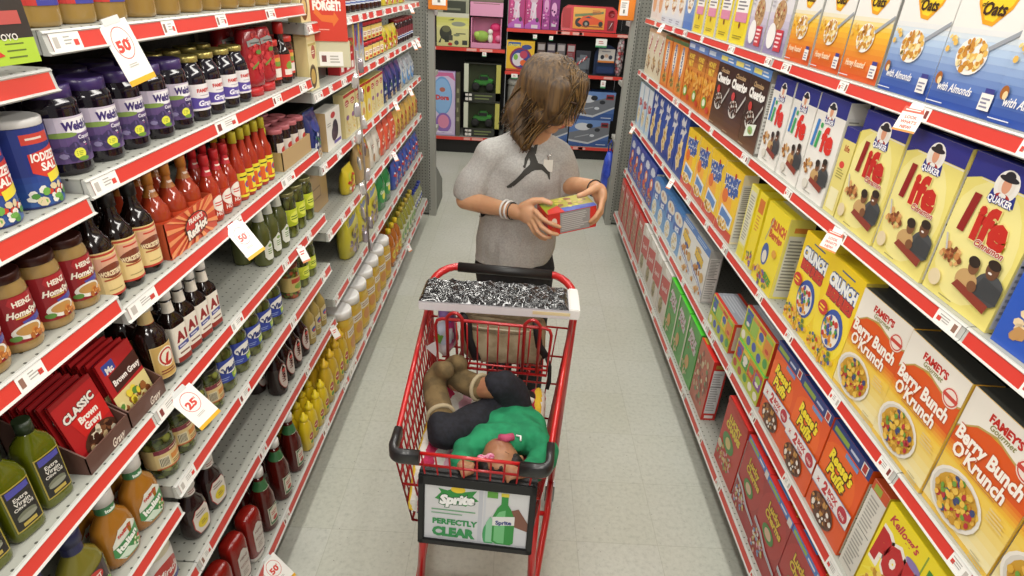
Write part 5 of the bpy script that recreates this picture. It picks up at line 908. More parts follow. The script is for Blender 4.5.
row('kraft', 'L', z, [.64, .735], 'green dressing bottle with navy cap', 'bottle', 'green dressing bottles', .010)
row('italian', 'L', z, [.83, .925], 'amber salad dressing bottle with white cap', 'bottle', 'amber salad dressing bottles', .010, back=1)
z = ZT[5]
row('mayo', 'L', z, [.70, .81, .915], 'cream jar with wide navy blue lid', 'jar', 'navy-lidded jars', .010)
z = ZS[4]
row('olives', 'L', z, [1.030, 1.110, 1.190, 1.268], 'green olive jar with orange and cream label', 'jar', 'olive jars', .010, back=1)
row('vlasic', 'L', z, [1.355, 1.446, 1.537, 1.628, 1.72], 'pickle jar with blue label and white oval', 'jar', 'blue labelled pickle jars', .012, back=1)
row('relish', 'L', z, [1.905], 'relish jar with brown lid beside the lime labelled jars', 'jar', None, .012)
row('lime_small', 'L', z, [1.995, 2.082], 'short pickle jar with lime label on the fifth shelf', 'jar', 'short lime labelled pickle jars', .012)
z = ZS[5]
row('sweetbbq', 'L', z, [1.07, 1.165], 'black barbecue sauce bottle with yellow disc label', 'bottle', 'yellow disc barbecue sauce bottles', .008)
PROTO['sweetbbq'].place((XL-.10, 1.235, z+.0006), pi/2, 'black barbecue sauce bottle with yellow disc label, standing one row back', 'bottle')
row('ovalbbq', 'L', z, [1.665, 1.745, 1.825, 1.905], 'dark barbecue sauce bottle with pale oval label', 'bottle', 'oval labelled barbecue sauce bottles', .010, back=1)
row('beige', 'L', z, [1.985, 2.055, 2.125], 'beige mustard bottle with black cap', 'bottle', 'beige mustard bottles', .010)
z = BL
row('ketchup_squeeze', 'L', z, [.94, 1.04, 1.135, 1.230], 'upside down squeeze ketchup bottle with grey label', 'bottle', 'squeeze ketchup bottles', -.034)
row('ketchup', 'L', z, [1.345, 1.475, 1.605], 'tall ketchup bottle with white cap', 'bottle', 'tall ketchup bottles', -.034, back=1)
row('mustard', 'L', z, [1.71, 1.778, 1.846, 1.914], 'small yellow mustard squeeze bottle', 'bottle', 'small yellow mustard bottles', -.034, back=2)
row('mustard_big', 'L', z, [1.995, 2.07, 2.145, 2.225], 'larger golden mustard squeeze bottle', 'bottle', 'golden mustard bottles', -.034, back=2)
row('bigjar', 'L', z, [2.335+.139*i for i in range(7)], 'wide yellow jar with big white lid', 'jar', 'white-lidded wide jars', -.034, rj=8)
row('oilbottle', 'L', z, [3.34, 3.44, 3.53], 'amber cooking oil bottle with yellow cap', 'bottle', 'amber cooking oil bottles', -.034, back=1)
row('greenoil', 'L', z, [3.64+.09*i for i in range(6)], 'green cooking oil bottle', 'bottle', 'green cooking oil bottles', -.034, back=1)
row('bluecap', 'L', z, [4.22, 4.29, 4.36, 4.43, 4.50, 4.57], 'small bottle with dark blue cap at far end', 'bottle', 'blue-capped bottles', -.01)
# third and fourth left sections
z = ZU[0]
row('cream_box', 'L', z, [2.26], 'cream carton on top shelf behind the red reminder sign', 'box', None, .01)
row('syrup_dark', 'L', z, [2.80+.09*i for i in range(9)], 'dark red syrup jar on top far shelf', 'jar', 'dark red jars on the top far shelf', .02)
row('yellow_bag', 'L', z, [3.70, 3.85, 4.0, 4.2], 'yellow candy bag on top far shelf', 'bag', 'yellow bags on the top far shelf', .02)
z = ZU[1]
row('cream_box', 'L', z, [2.275], 'cream dessert box with red oval beside the dark syrup bottle', 'box', None, .006)
box_proto('dark_case', 'display_carton', .17, .16, .20, '#3a3630', [('R', .04, .02, .96, .9, '#2a2723')], '#a89a7c', [], '#8a7f68')
row('red_box', 'L', z, [2.66, 2.745, 2.83], 'red and white small box', 'box', 'small red boxes', .012)
row('dark_case', 'L', z, [2.50], 'dark open carton beside the small red boxes', 'carton', None, .06)
row('tall_mix', 'L', z, [2.93, 3.025], 'blue and yellow tall box', 'box', 'tall blue and yellow boxes', .015)
row('redlid', 'L', z, [3.12, 3.205, 3.29, 3.375, 3.46], 'lower square canister with red lid', 'canister', 'red-lidded canisters', .012)
row('redlid', 'L', z+.0905, [3.12, 3.205, 3.29, 3.375, 3.46], 'upper stacked square canister with red lid', 'canister', 'red-lidded canisters', .014)
row('yellow_bag', 'L', z, [3.60, 3.74, 3.88], 'yellow candy bag on the second far shelf', 'bag', 'yellow bags on the second far shelf', .012)
row('syrup_dark', 'L', z, [4.02, 4.10, 4.18, 4.26, 4.34, 4.42, 4.50], 'dark jar with red and blue label', 'jar', 'dark jars on the second far shelf', .02)
z = ZU[2]
row('blue_bag', 'L', z, [2.29], 'dark blue bag beside the white prune carton', 'bag', None, .02)
row('prune_box', 'L', z+.0, [2.50], 'white carton with dark prunes picture', 'carton', None, .02)
row('pasta', 'L', z, [2.68, 2.78, 2.88], 'cream dessert box with red top', 'box', 'cream dessert boxes', .010)
row('pasta_yellow', 'L', z, [2.98, 3.08], 'yellow dessert box with red top', 'box', 'yellow dessert boxes', .010)
row('pasta', 'L', z, [3.18, 3.28, 3.38], 'cream dessert box with red top, beyond the yellow pair', 'box', 'far cream dessert boxes', .010)
row('blue_bag', 'L', z, [3.52, 3.66, 3.80, 3.94], 'dark blue snack bag on third shelf', 'bag', 'dark blue bags', .012)
row('clear_bag', 'L', z, [4.10, 4.26, 4.42], 'silvery clear noodle bag', 'bag', 'clear noodle bags', .012)
z = ZU[3]
row('kraft_case', 'L', z, [2.42], 'brown cardboard case under the white prune carton', 'box', None, .10)
row('yellow_bag', 'L', z, [2.72], 'yellow bag beside the brown paper bag', 'bag', None, .02)
row('kraft_bag', 'L', z, [2.87, 3.0], 'brown paper bag with red and yellow seal', 'bag', 'brown paper bags', .010)
row('white_bag', 'L', z, [3.14, 3.27], 'white snack bag with tan picture', 'bag', 'white snack bags', .012)
row('orange_bag', 'L', z, [3.41, 3.55, 3.69], 'orange snack bag', 'bag', 'orange snack bags', .012)
row('tan_bag', 'L', z, [3.83, 3.97, 4.11, 4.25, 4.39, 4.53], 'tan and brown snack bag', 'bag', 'tan snack bags', .012)
z = ZU[4]
row('cream_case', 'L', z, [2.30, 2.46], 'pale yellow carton standing deep on the shelf', 'box', 'pale yellow cartons', .26)
row('yellow_sack', 'L', z, [2.68, 2.89, 3.10], 'tall yellow and purple sack', 'sack', 'yellow sacks', .012)
row('green_jug', 'L', z, [3.32, 3.48], 'bright green plastic jug with green cap', 'jug', 'green jugs', .015)
row('blue_white_bag', 'L', z, [3.72, 3.86, 4.0, 4.14, 4.28, 4.42, 4.55], 'blue and white bag on fifth shelf', 'bag', 'blue and white bags', .012)

# ---------------------------------------------------------------- hanging shelf signs
def talker(x, y, z, w, h, tilt, yaw, art, label, name='discount_tag', bend=0, lean=0):
    """small paper sign clipped into the price rail and hanging from it; local x = along the shelf, front -Y"""
    g = empty(name, (x, y, z)); g.rotation_euler = (radians(tilt), radians(lean), radians(yaw)); m = MB(); n = 6
    f = lambda s: bend*(s/n)**2
    for s_, yy in ((0, 0), (1, .0006)): pass
    vs = []
    for i in range(n+1):
        zz = -h*i/n; vs += [(-w/2, f(i), zz), (w/2, f(i), zz), (w/2, f(i)+.0006, zz), (-w/2, f(i)+.0006, zz)]
    fs = []
    for i in range(n):
        a = 4*i; b = a+4
        fs += [(a, a+1, b+1, b)[::-1], (a+1, a+2, b+2, b+1)[::-1], (a+2, a+3, b+3, b+2)[::-1], (a+3, a, b, b+3)[::-1]]
    fs += [(0, 1, 2, 3), (4*n+3, 4*n+2, 4*n+1, 4*n)]
    m.add(vs, fs, TAGW)
    m.art(art, w, h, lambda xx, yy, dd: (xx, f(n*(1-yy/h))-dd, yy-h))
    m.build('printed_card', g)
    m = MB(); m.box(-w*.3, w*.3, -.001, .004, -.004, .008, mat('#d9dbd8', .2, 0, .8)); m.build('clip', g)
    tag(g, label, 'price sign'); return g
def discount(v): return [('R', 0, 0, 1, 1, '#efeee8'), ('E', .5, .66, .34, .26, '#d2453a'), ('E', .5, .66, .32, .245, '#efeee8'), ('T', v, .47, .62, .17, '#d2453a', {'bold': .05}), ('T', 'c', .70, .70, .07, '#d2453a', {'bold': .03}), ('L', .3, .27, .7, .34, 2, '#b9b5ae'), ('R', 0, 0, 1, .09, '#e6b02c')]
talker(XL+.014, 1.140, ZS[0]+.004, .056, .108, -8, 68, discount('50'), 'white fifty cent tag hanging from the top left shelf', lean=-14)
talker(XL+.016, 1.44, ZS[2]-.012, .056, .095, -30, 60, discount('50'), 'curled white discount tag hanging below the hot sauce bottles', lean=-16)
talker(XL+.016, 1.060, ZS[3]-.010, .058, .100, -28, 62, discount('25'), 'white twenty five cent tag hanging below the steak sauce', lean=-20)
talker(XL+.042, 1.215, BL-.004, .060, .105, -40, 60, discount('50'), 'white fifty cent tag hanging from the bottom left shelf', lean=-14)
NEW = [('R', 0, 0, 1, 1, '#e3e0d8'), ('R', 0, .78, 1, 1, '#cf5a46'), ('L', .1, .83, .9, .93, 1, '#f0e0d8'), ('T', 'LOOK', .5, .60, .12, '#cf5a46', {'wmax': .7}), ('T', "WHAT'S", .5, .40, .12, '#cf5a46', {'wmax': .8}), ('T', 'NEW!', .5, .20, .12, '#cf5a46', {'wmax': .7}), ('R', 0, 0, 1, .08, '#e08a3a')]
talker(XR-.014, 1.335, ZR[0]-.010, .050, .055, -25, -62, NEW, 'small new product tag below the blue oat cereal boxes')
talker(XR-.014, 1.475, ZR[1]-.010, .050, .055, -25, -62, NEW, 'small new product tag below the yellow cinnamon cereal boxes')
small = [('R', 0, 0, 1, 1, '#efeee8'), ('L', .2, .5, .8, .8, 2, '#d2453a'), ('R', 0, 0, 1, .12, '#d98a5a')]
for (s, yy, zz, lab) in [('L', 1.875, ZS[3], 'small red and white tag below the slim green relish bottles'), ('L', 2.12, ZS[5], 'small red and white tag below the beige mustard bottles'),
        ('L', 4.30, ZU[1], 'small white tag near the far end of left shelf two, nearer of a pair'), ('L', 4.45, ZU[1], 'small white tag near the far end of left shelf two, farther of a pair'), ('L', 4.2, ZU[0], 'small white tag at the far end of the top left shelf'),
        ('L', 3.60, ZU[2], 'small white tag on the third shelf beneath dark blue bags'), ('L', 4.1, ZU[2], 'small white tag on the third shelf beneath clear bags'), ('L', 3.5, ZU[3], 'small white tag on the fourth shelf beneath the orange bags'), ('L', 3.7, BL, 'small white tag sticking out from the far bottom left rail'),
        ('R', 4.0, ZR[0], 'small white tag at the far end of the top right shelf'), ('R', 4.45, ZR[2], 'small white tag at the far end of the third right shelf'), ('R', 3.15, ZR[2], 'small white tag below the deep blue star cereal')]:
    sg = 1 if s == 'L' else -1
    talker((XL if s == 'L' else XR)+sg*(.042 if zz == BL else .014), yy, zz-.01, .035, .055, -30, 62*sg, small, lab)
# green header card at the frame edge
talker(XL+.012, .868, ZT[0]+.140, .135, .125, -3, 84, [('R', 0, 0, 1, 1, '#2c2622'), ('R', 0, .0, 1, .27, '#a9c83a'), ('L', .62, .20, .86, .235, 1, '#5a6a2c'), ('L', .62, .13, .86, .165, 1, '#5a6a2c'), ('L', .62, .06, .86, .095, 1, '#5a6a2c'), ('P', [(.35, .06), (.58, .10), (.42, .25), (.35, .25)], '#c8342c'), ('T', 'OYO', .70, .29, .07, '#d9d6cc', {'wmax': .5}), ('R', .55, .42, .90, .56, '#b5504a')], 'black and lime green shelf card at the left frame edge')
# red reminder sign on its cream bracket
g = empty('reminder_sign', (-.705, 2.34, 1.492)); g.rotation_euler = (0, 0, radians(18)); tag(g, "red don't forget sign on cream holder at the section joint", 'sign')
m = MB(); m.bbox(-.063, .063, -.002, .002, .122, .33, mat('#cf3a24', .35, 0, .3), .0012)
m.art([('R', 0, 0, 1, 1, '#cf3a24'), ('P', [(.1, .45), (.3, .32), (.6, .30), (.62, .24), (.78, .36), (.66, .48), (.64, .42), (.32, .42), (.14, .55)], '#e0702c'), ('T', "DON'T", .5, .72, .13, '#f3ede6', {'bold': .07, 'wmax': .62}), ('T', 'FORGET!', .47, .57, .13, '#f3ede6', {'bold': .07, 'wmax': .78}), ('L', .15, .17, .5, .21, 1, '#e6a08c')], .126, .208, lambda x, y, dd: (x, -.0021-dd, .122+y)); m.build('red_card', g)
m = MB(); m.bbox(-.068, .068, .0025, .010, .03, .125, mat('#cdc8a8', .4), .002); m.box(-.045, .04, -.0005, .0024, .035, .085, TAGW)
m.art([('L', .45, .2, .9, .8, 3, '#b5b2aa'), ('R', .1, .3, .3, .75, '#7a4a4a')], .085, .05, lambda x, y, dd: (x-.0025, -.0006-dd, .035+y)); m.build('holder', g)
# clip strip of hanging packets
g = empty('clip_strip', (XL+.05, 2.66, .62)); tag(g, 'clip strip of silvery packets hanging in front of the shelves', 'clip strip')
m = MB(); m.tube([(0, 0, 0), (.004, .002, .4), (0, 0, .93)], .0045, mat('#8a8078', .4), 8)
m.build('strip', g)
for k in range(15):
    m = MB(); zz = .03+.06*k; a = rnd.uniform(-.9, .9); M_ = Matrix.Translation((.010*(-1)**k, .016*(-1)**k, zz)) @ Matrix.Rotation(a, 4, 'Z') @ Matrix.Rotation(rnd.uniform(-.25, .25), 4, 'Y')
    m.loft([[M_ @ Vector((w_*cos(t), .006*d_*sin(t)-.006, q)) for t in [2*pi*j/12 for j in range(12)]] for q, w_, d_ in ((-.03, .011, .5), (-.012, .014, 1.1), (.012, .014, 1.1), (.03, .009, .3))], mat(rnd.choice(['#c9c4c8', '#a8a0a8', '#8a7a78', '#dcdad8']), .18, .5, .4)); m.build('packet', g)
# ---------------------------------------------------------------- toys on the end shelving
def toybox(name, x0, x1, z0, z1, d, base, art, label, cat='toy box', side=None, group=None, yf=6.93, parts=None):
    w, h = x1-x0, z1-z0; m = MB(); bm_ = mat(base, .4, 0, .3)
    m.bbox(-w/2, w/2, -d/2, d/2, 0, h, bm_, .002); m.art(art, w, h, lambda x, y, dd: (x, -d/2-dd, y))
    o = m.build(name); o.location = ((x0+x1)/2, yf+d/2, z0+.0008); tag(o, label, cat, group); return o
MT = [('R', 0, 0, 1, 1, '#cdc98a'), ('R', 0, .88, 1, 1, '#c9c8b4'), ('G', 0, .55, 1, .86, '#d9d68e', '#c2c25a', 4), ('E', .28, .40, .19, .22, '#3c3d34'), ('E', .3, .52, .13, .10, '#6a6a4c'), ('P', [(.05, .1), (.18, .35), (.12, .1)], '#2f3430'), ('R', .25, .12, .38, .3, '#33362f'), ('R', .38, .18, .50, .34, '#4a4a40'),
      ('E', .68, .68, .22, .07, '#8f9480'), ('P', [(.35, .78), (.55, .84), (.58, .88), (.52, .78)], '#4a4e40'), ('R', .6, .38, .9, .41, '#4f5446'), ('E', .62, .35, .1, .04, '#7f8468'), ('R', .80, .06, .96, .20, '#3c3f38'), ('E', .62, .12, .07, .07, '#4f5248'), ('E', .42, .07, .07, .05, '#b5302c')]
toybox('toy_box', -.925, -.577, 1.167, 1.50, .12, '#cdc98a', MT, 'pale yellow toy box picturing a dark vehicle and gadgets')
toybox('toy_box', -.925, -.577, 1.502, 1.79, .12, '#4c5042', [('R', 0, 0, 1, 1, '#9a9c84'), ('R', .2, .0, .9, .4, '#3c4034'), ('L', .25, .05, .85, .2, 1, '#7a7d68')], 'grey green toy box stacked above the pale yellow toy box')
# pink pet set: open tray carton with figures
g = empty('pet_play_set', (-.39, 7.02, 1.167)); tag(g, 'pink open front toy set with green and white pet figures', 'toy set')
m = MB(); pk = mat('#d58fae', .45); m.box(-.165, .165, .07, .08, 0, .30, mat('#c87a9c', .5)); m.box(-.165, .165, -.08, .07, 0, .05, pk); m.box(-.165, -.155, -.08, .07, .05, .30, pk); m.box(.155, .165, -.08, .07, .05, .30, pk); m.build('carton', g)
m = MB(); m.sphere((-.05, -.03, .115), .065, mat('#8cae4a', .7), 10, (1.25, .8, .9)); m.sphere((-.10, -.05, .13), .035, mat('#a8c85a', .7), 8); m.build('green_pet', g)
m = MB(); m.sphere((.045, -.04, .10), .034, mat('#e0dcd2', .8), 10, (.8, .8, 1.5)); m.sphere((.045, -.05, .165), .028, mat('#e6e2da', .8), 8); m.build('white_pet', g)
m = MB(); m.sphere((.10, -.02, .21), .055, mat('#d0306c', .6), 10, (1.1, .6, .8)); m.sphere((.135, -.04, .10), .035, mat('#d9789c', .6), 8); m.box(.07, .15, -.03, .0, .05, .18, mat('#c2285c', .5)); m.build('pink_bow', g)
toybox('doll_house_box', -.565, -.215, 1.485, 1.62, .12, '#d79ab6', [('R', 0, 0, 1, 1, '#d493b2'), ('L', .1, .85, .9, .95, 1, '#7a5a4a')], 'plain pink toy box stacked above the pink pet set')
toybox('toy_box', -.565, -.215, 1.622, 1.78, .12, '#7a6a5a', [('R', 0, 0, 1, 1, '#6f6254'), ('E', .2, .5, .1, .3, '#d0b8a8'), ('E', .6, .5, .2, .3, '#8a5a4a')], 'brown toy box at the top edge above the pink toy boxes')
# backpack-like doll case, left of the lower shelf
DC = [('R', 0, 0, 1, 1, '#b9a5cc'), ('R', .04, .02, .96, .98, '#c9bcd8'), ('E', .45, .62, .42, .30, '#6f9fd0'), ('E', .45, .62, .38, .27, '#8ab2dc'), ('P', [(.0, .88), (.3, .98), (.9, .98), (1, .86), (.7, .93), (.3, .92)], '#c86a98'), ('T', 'Dora', .46, .60, .07, '#c84a4a', {'bold': .06, 'wmax': .6}), ('E', .46, .72, .12, .035, '#b06a5a'),
      ('E', .5, .20, .34, .16, '#8a6ab0'), ('E', .5, .22, .24, .11, '#d98aa8'), ('L', .1, .04, .9, .07, 1, '#e6e0ee')]
toybox('doll_case', -.99, -.72, .197, .905, .07, '#8f7aa8', DC, 'tall lilac toy box with pale blue oval on the left')
toybox('doll_case', -.712, -.665, .197, .90, .10, '#4a4a42', [('R', 0, 0, 1, 1, '#55543f'), ('L', .2, .2, .8, .8, 4, '#8a8a6a')], 'narrow dark box edge beside the lilac toy box')
g = empty('pink_case', (-1.03, 6.965, .60)); tag(g, 'bright pink plastic case peeking past the left end panel', 'case'); m = MB(); m.bbox(-.04, .06, -.03, .03, 0, .38, mat('#e0608a', .3, 0, .4), .02); m.build('shell', g)
m = MB(); m.tube([(-.02, 0, .38), (-.01, 0, .43), (.03, 0, .43), (.04, 0, .38)], .006, mat('#d84a7c', .3)); m.build('handle', g)
g.location.z = .1975
# monster trucks in window boxes
def truck_box(z0, h, label):
    g = empty('truck_box', (-.418, 7.04, z0)); tag(g, label, 'toy box', 'black toy truck boxes'); w = .41
    m = MB(); k = mat('#23261f', .4, 0, .3); m.box(-w/2, w/2, -.10, .10, 0, .012, k); m.box(-w/2, w/2, .09, .10, .012, h, mat('#4f5a3a', .5)); m.box(-w/2, w/2, -.10, .10, h-.012, h, k)
    m.box(-w/2, -w/2+.05, -.10, -.095, .012, h-.012, mat('#c9cdb8', .4)); m.box(w/2-.05, w/2, -.10, -.095, .012, h-.012, mat('#b9b45a', .4)); m.box(-w/2, w/2, -.10, -.095, .012, .10, k)
    m.box(-w/2, -w/2+.004, -.095, .09, .012, h-.012, k); m.box(w/2-.004, w/2, -.095, .09, .012, h-.012, k)
    m.art([('R', .04, .02, .12, .10, '#d9d6ce'), ('R', .14, .02, .22, .10, '#d9d6ce'), ('R', .04, .14, .12, .2, '#d9d6ce'), ('R', .14, .14, .22, .2, '#d9d6ce'), ('L', .3, .04, .9, .2, 2, '#6f7a4a')], w, h, lambda x, y, dd: (x, -.1005-dd, y)); m.build('carton', g)
    m = MB(); gr = mat('#2f7a2c', .3, 0, .4); zz = .105+.045
    m.bbox(-.10, .11, -.05, .05, zz+.02, zz+.075, gr, .012); m.bbox(-.04, .07, -.042, .042, zz+.07, zz+.13, gr, .015); m.box(-.035, .06, -.0435, .0435, zz+.08, zz+.115, '#1a1d1a'); m.bbox(.05, .12, -.04, .04, zz+.06, zz+.09, mat('#3f9a3a', .3), .01); m.build('truck_body', g)
    for sx in (-.075, .085):
        for sy in (-.055, .055):
            m = MB(); M_ = Matrix.Translation((sx, sy, zz+.005)) @ Matrix.Rotation(pi/2, 4, 'X')
            m.lathe([(.02, -.022), (.044, -.020), (.046, -.01), (.046, .01), (.044, .020), (.02, .022)], mat('#1b1b1a', .7), 20, M=M_); m.build('wheel', g)
    return g
truck_box(.197, .398, 'black window box with green toy truck, lower of the two stacked'); truck_box(.5965, .415, 'black window box with green toy truck, upper of the two stacked')
# right unit, upper shelf: dolls, tray
DL = [('R', 0, 0, 1, 1, '#b02a6a'), ('R', .06, .12, .94, 1, '#a83a74'), ('E', .5, .84, .24, .13, '#c8a8b8'), ('E', .5, .9, .16, .08, '#d9a8a0'), ('P', [(.3, .3), (.7, .3), (.62, .75), (.38, .75)], '#cfc3cf'), ('P', [(.1, .6), (.2, .95), (.28, .6)], '#d0508c'), ('P', [(.4, .2), (.46, .2), (.7, .7), (.6, .7)], '#e2c8d6'), ('P', [(0, .1), (.6, .3), (.9, .2), (1, 0), (0, 0)], '#b05ab0'), ('E', .75, .26, .10, .07, '#4a3a4a'), ('R', .4, .02, .8, .12, '#d6c8d2'), ('B', .3, .5, .2, .3, 14, .05, ['#e29ac0', '#c8488a', '#e0c0d0'], 3)]
for i, xx in enumerate((-.157, .022)):
    toybox('doll_box', xx, xx+.174, 1.387, 1.73, .09, '#a8286a', DL, 'magenta fashion doll box, %s of the pair' % ['left', 'right'][i], group='magenta doll boxes')
toybox('doll_box', .205, .285, 1.387, 1.72, .09, '#8a2a7a', [('R', 0, 0, 1, 1, '#a0408c'), ('E', .5, .7, .3, .2, '#d098c0'), ('B', .5, .4, .4, .3, 14, .14, ['#c86aa8', '#7a2a6a', '#e0b0d0'], 3)], 'narrow purple doll box beside the magenta pair')
toybox('doll_box', .290, .385, 1.387, 1.72, .09, '#7a2a6a', [('R', 0, 0, 1, 1, '#7c2f76'), ('E', .4, .6, .3, .2, '#d8a0c8'), ('R', .2, .1, .7, .2, '#c9c0c8'), ('B', .5, .45, .4, .3, 14, .12, ['#b04a98', '#5a1a5a', '#d890c0'], 6)], 'dark purple doll box next to the red lap tray')
g = empty('lap_tray', (.715, 6.99, 1.386)); tag(g, 'red plastic lap tray with orange race car picture', 'tray'); g.rotation_euler = (radians(-8), 0, 0)
m = MB(); rt = mat('#c8202c', .35, 0, .4)
out = [(-.30, .0), (-.27, -.0), (.27, 0), (.30, .0), (.305, .16), (.29, .22), (.24, .255), (-.24, .255), (-.29, .22), (-.305, .16)]
m.loft([[(x, -.015, z) for x, z in out], [(x*1.0, .015, z) for x, z in out]], rt, False)
m.loft([[(x, -.022, .128+(z-.128)) for x, z in out], [(x, -.0151, z) for x, z in out]], rt, False, (False, False)); m.build('tray', g)
m = MB(); M_ = Matrix.Translation((.235, -.0165, .185)) @ Matrix.Rotation(pi/2, 4, 'X'); m.lathe([(.0, 0), (.036, 0), (.036, .006), (.030, .006), (.030, .001)], mat('#8a141c', .4), 24, M=M_, cap=(False, False)); m.build('cup_well', g)
m = MB(); m.box(.20, .27, -.0185, -.0155, .02, .12, mat('#7a1018', .4)); m.tube([(.22, -.02, .04), (.25, -.02, .10)], .003, mat('#d8d0d0', .3)); m.build('pen_well', g)
m = MB(); m.box(-.285, -.20, -.0185, -.0155, .03, .225, mat('#a81820', .4)); m.build('side_well', g)
m = MB(); m.box(-.175, .165, -.0195, -.0155, .025, .235, mat('#d98a2c', .4, 0, .3))
m.art([('G', 0, 0, 1, 1, '#d9861f', '#e0a84a', 4), ('P', [(.05, .55), (.5, .62), (.95, .75), (.95, .85), (.5, .75), (.05, .68)], '#6a7a4a'), ('E', .20, .30, .13, .22, '#1c1a18'), ('P', [(.15, .30), (.3, .58), (.5, .66), (.78, .5), (.95, .42), (.95, .26), (.3, .16)], '#d8501c'), ('E', .42, .24, .11, .17, '#1c1a18'), ('E', .42, .24, .05, .08, '#8a8a80'), ('P', [(.36, .52), (.48, .60), (.6, .52)], '#2a3a4a'), ('E', .88, .26, .07, .12, '#2a2622'), ('R', .3, .1, .95, .15, '#7a3a1c'), ('L', .6, .7, .95, .9, 3, '#a84a2c')], .34, .21, lambda x, y, dd: (x-.005, -.0196-dd, .025+y)); m.build('printed_panel', g)
# right unit, middle shelf
YP = [('R', 0, 0, 1, 1, '#e0b428'), ('R', .05, .82, .5, .95, '#2f5a9c'), ('T', 'CRAYON', .27, .85, .08, '#e6d83a', {'bold': .05, 'wmax': .4}), ('E', .52, .42, .40, .36, '#8a2a4a'), ('E', .52, .42, .34, .30, '#3a3f8a'), ('E', .42, .38, .2, .22, '#d8cfd4'), ('E', .62, .55, .14, .13, '#b5405a'), ('E', .34, .46, .08, .10, '#7ab04a'), ('E', .62, .28, .12, .1, '#d9622a'), ('E', .72, .80, .18, .08, '#3a4a8a'), ('R', .0, .0, 1, .07, '#c84a2c')]
toybox('craft_box', -.160, .145, .952, 1.262, .10, '#e0b428', YP, 'bright yellow craft box with round purple picture')
for i, (xx, c1) in enumerate(((.17, '#5a4a44'), (.28, '#4a3f50'), (.39, '#6f6a6c'), (.50, '#8a3a40'))):
    g = empty('toy_pack', (xx+.05, 6.98, .952)); tag(g, 'small blister toy pack behind her head, %s from the left' % ORD[i], 'toy pack', 'small toy packs behind the woman')
    m = MB(); m.box(-.045, .045, .012, .016, 0, .30, mat(c1, .5)); m.art([('R', .1, .75, .9, .95, '#b8b0b0'), ('L', .15, .6, .85, .7, 2, '#8a7a7a')], .09, .30, lambda x, y, dd: (x, .0119-dd, y)); m.build('card', g)
    m = MB(); m.bbox(-.036, .036, -.03, .012, .03, .17, mat('#8f9498', .12, .2, .8), .012); m.sphere((0, -.03, .09), .024, mat(['#b54a3c', '#3c5a9c', '#c8b05a', '#a84a4c'][i], .4), 8); m.build('bubble', g)
g = empty('toy_pack', (.69, 6.99, .952)); tag(g, 'clear blister pack with red and white striped toy', 'toy pack')
m = MB(); m.box(-.08, .08, .012, .016, 0, .24, mat('#3a3a44', .5)); m.build('card', g)
m = MB(); m.bbox(-.07, .07, -.035, .012, .02, .20, mat('#7a8088', .12, .2, .8), .03); m.build('bubble', g)
m = MB()
for k in range(5): 
    M_ = Matrix.Translation((-.05+.02*k, -.042, .11+.014*k)) @ Matrix.Rotation(radians(35), 4, 'Y'); m.box(-.011, .0, -.006, .006, -.022, .022, mat('#b5303c' if k % 2 == 0 else '#d9d0d0', .4), M_)
m.build('striped_tube', g)
g = empty('figure_set', (.945, 7.0, .952)); tag(g, 'dark blue arched toy set with white header and small figures', 'toy set')
arch = [(-.13, 0), (.13, 0), (.13, .19)]+[(.13*cos(t), .19+.12*sin(t)) for t in [pi*k/10 for k in range(1, 10)]]+[(-.13, .19)]
m = MB(); m.loft([[(x, .0, z) for x, z in arch], [(x, .06, z) for x, z in arch]], mat('#22304e', .3, .0, .5), False); m.build('case', g)
m = MB(); m.box(-.09, .09, -.012, -.0, .13, .27, mat('#cfcac4', .5)); m.art([('E', .25, .4, .12, .16, '#2c2c34'), ('E', .5, .5, .12, .14, '#c8a890'), ('E', .75, .4, .12, .16, '#3a4254'), ('R', 0, 0, 1, .14, '#d9823c'), ('L', .2, .75, .8, .9, 1, '#8a8a90')], .18, .14, lambda x, y, dd: (x, -.0122-dd, .13+y)); m.build('header_card', g)
m = MB(); m.bbox(-.10, .10, -.03, -.001, .01, .09, mat('#2f3f66', .25, 0, .5), .012); m.build('base_tray', g)
g = empty('hanging_bag', (1.16, 6.62, .952)); g.location = (1.088, 6.965, .952); tag(g, 'clear bag of pink and white toys beside the right end post', 'toy bag')
m = MB(); rr = []
for q, w_, d_ in ((0, .02, .02), (.05, .036, .03), (.2, .038, .034), (.34, .034, .03), (.40, .028, .004), (.425, .028, .003)): rr.append([(w_*cos(t)+.003*sin(5*t+q*40), d_*sin(t), q) for t in [2*pi*j/16 for j in range(16)]])
m.loft(rr, cells('bag_of_toys', ['#c9bcbc', '#d8c8c8', '#b5484c', '#d9a0a8', '#a8a0a0'], 34, .25, .6), True); o = m.build('bag', g)
# road play sets, two lying stacked
RD = [('G', 0, 0, 1, 1, '#2c4a86', '#6f90c4', 4), ('P', [(0, .25), (.5, .16), (1, .5), (1, .9), (.6, .72), (0, .50)], '#6c7078'), ('P', [(0, .25), (.5, .16), (1, .5), (1, .44), (.5, .09), (0, .18)], '#b9bcc2'), ('E', .33, .74, .2, .14, '#c9ccd2'), ('E', .5, .78, .08, .09, '#23262c'), ('E', .70, .64, .07, .07, '#2a2d34'), ('E', .58, .42, .06, .05, '#c8ccd4'), ('R', .78, .74, .96, .92, '#8a2c34'), ('R', .80, .78, .94, .86, '#2a2022'), ('P', [(.15, .34), (.5, .48), (.5, .44), (.15, .31)], '#9a9da3'), ('L', .7, .06, .95, .12, 1, '#c3cbe0')]
toybox('road_play_set', .605, 1.068, .157, .462, .20, '#27406f', RD, 'blue road playset box with grey race track, lower of two', group='blue road playset boxes')
toybox('road_play_set', .618, 1.095, .464, .775, .20, '#27406f', RD, 'blue road playset box with grey race track, upper of two', group='blue road playset boxes')
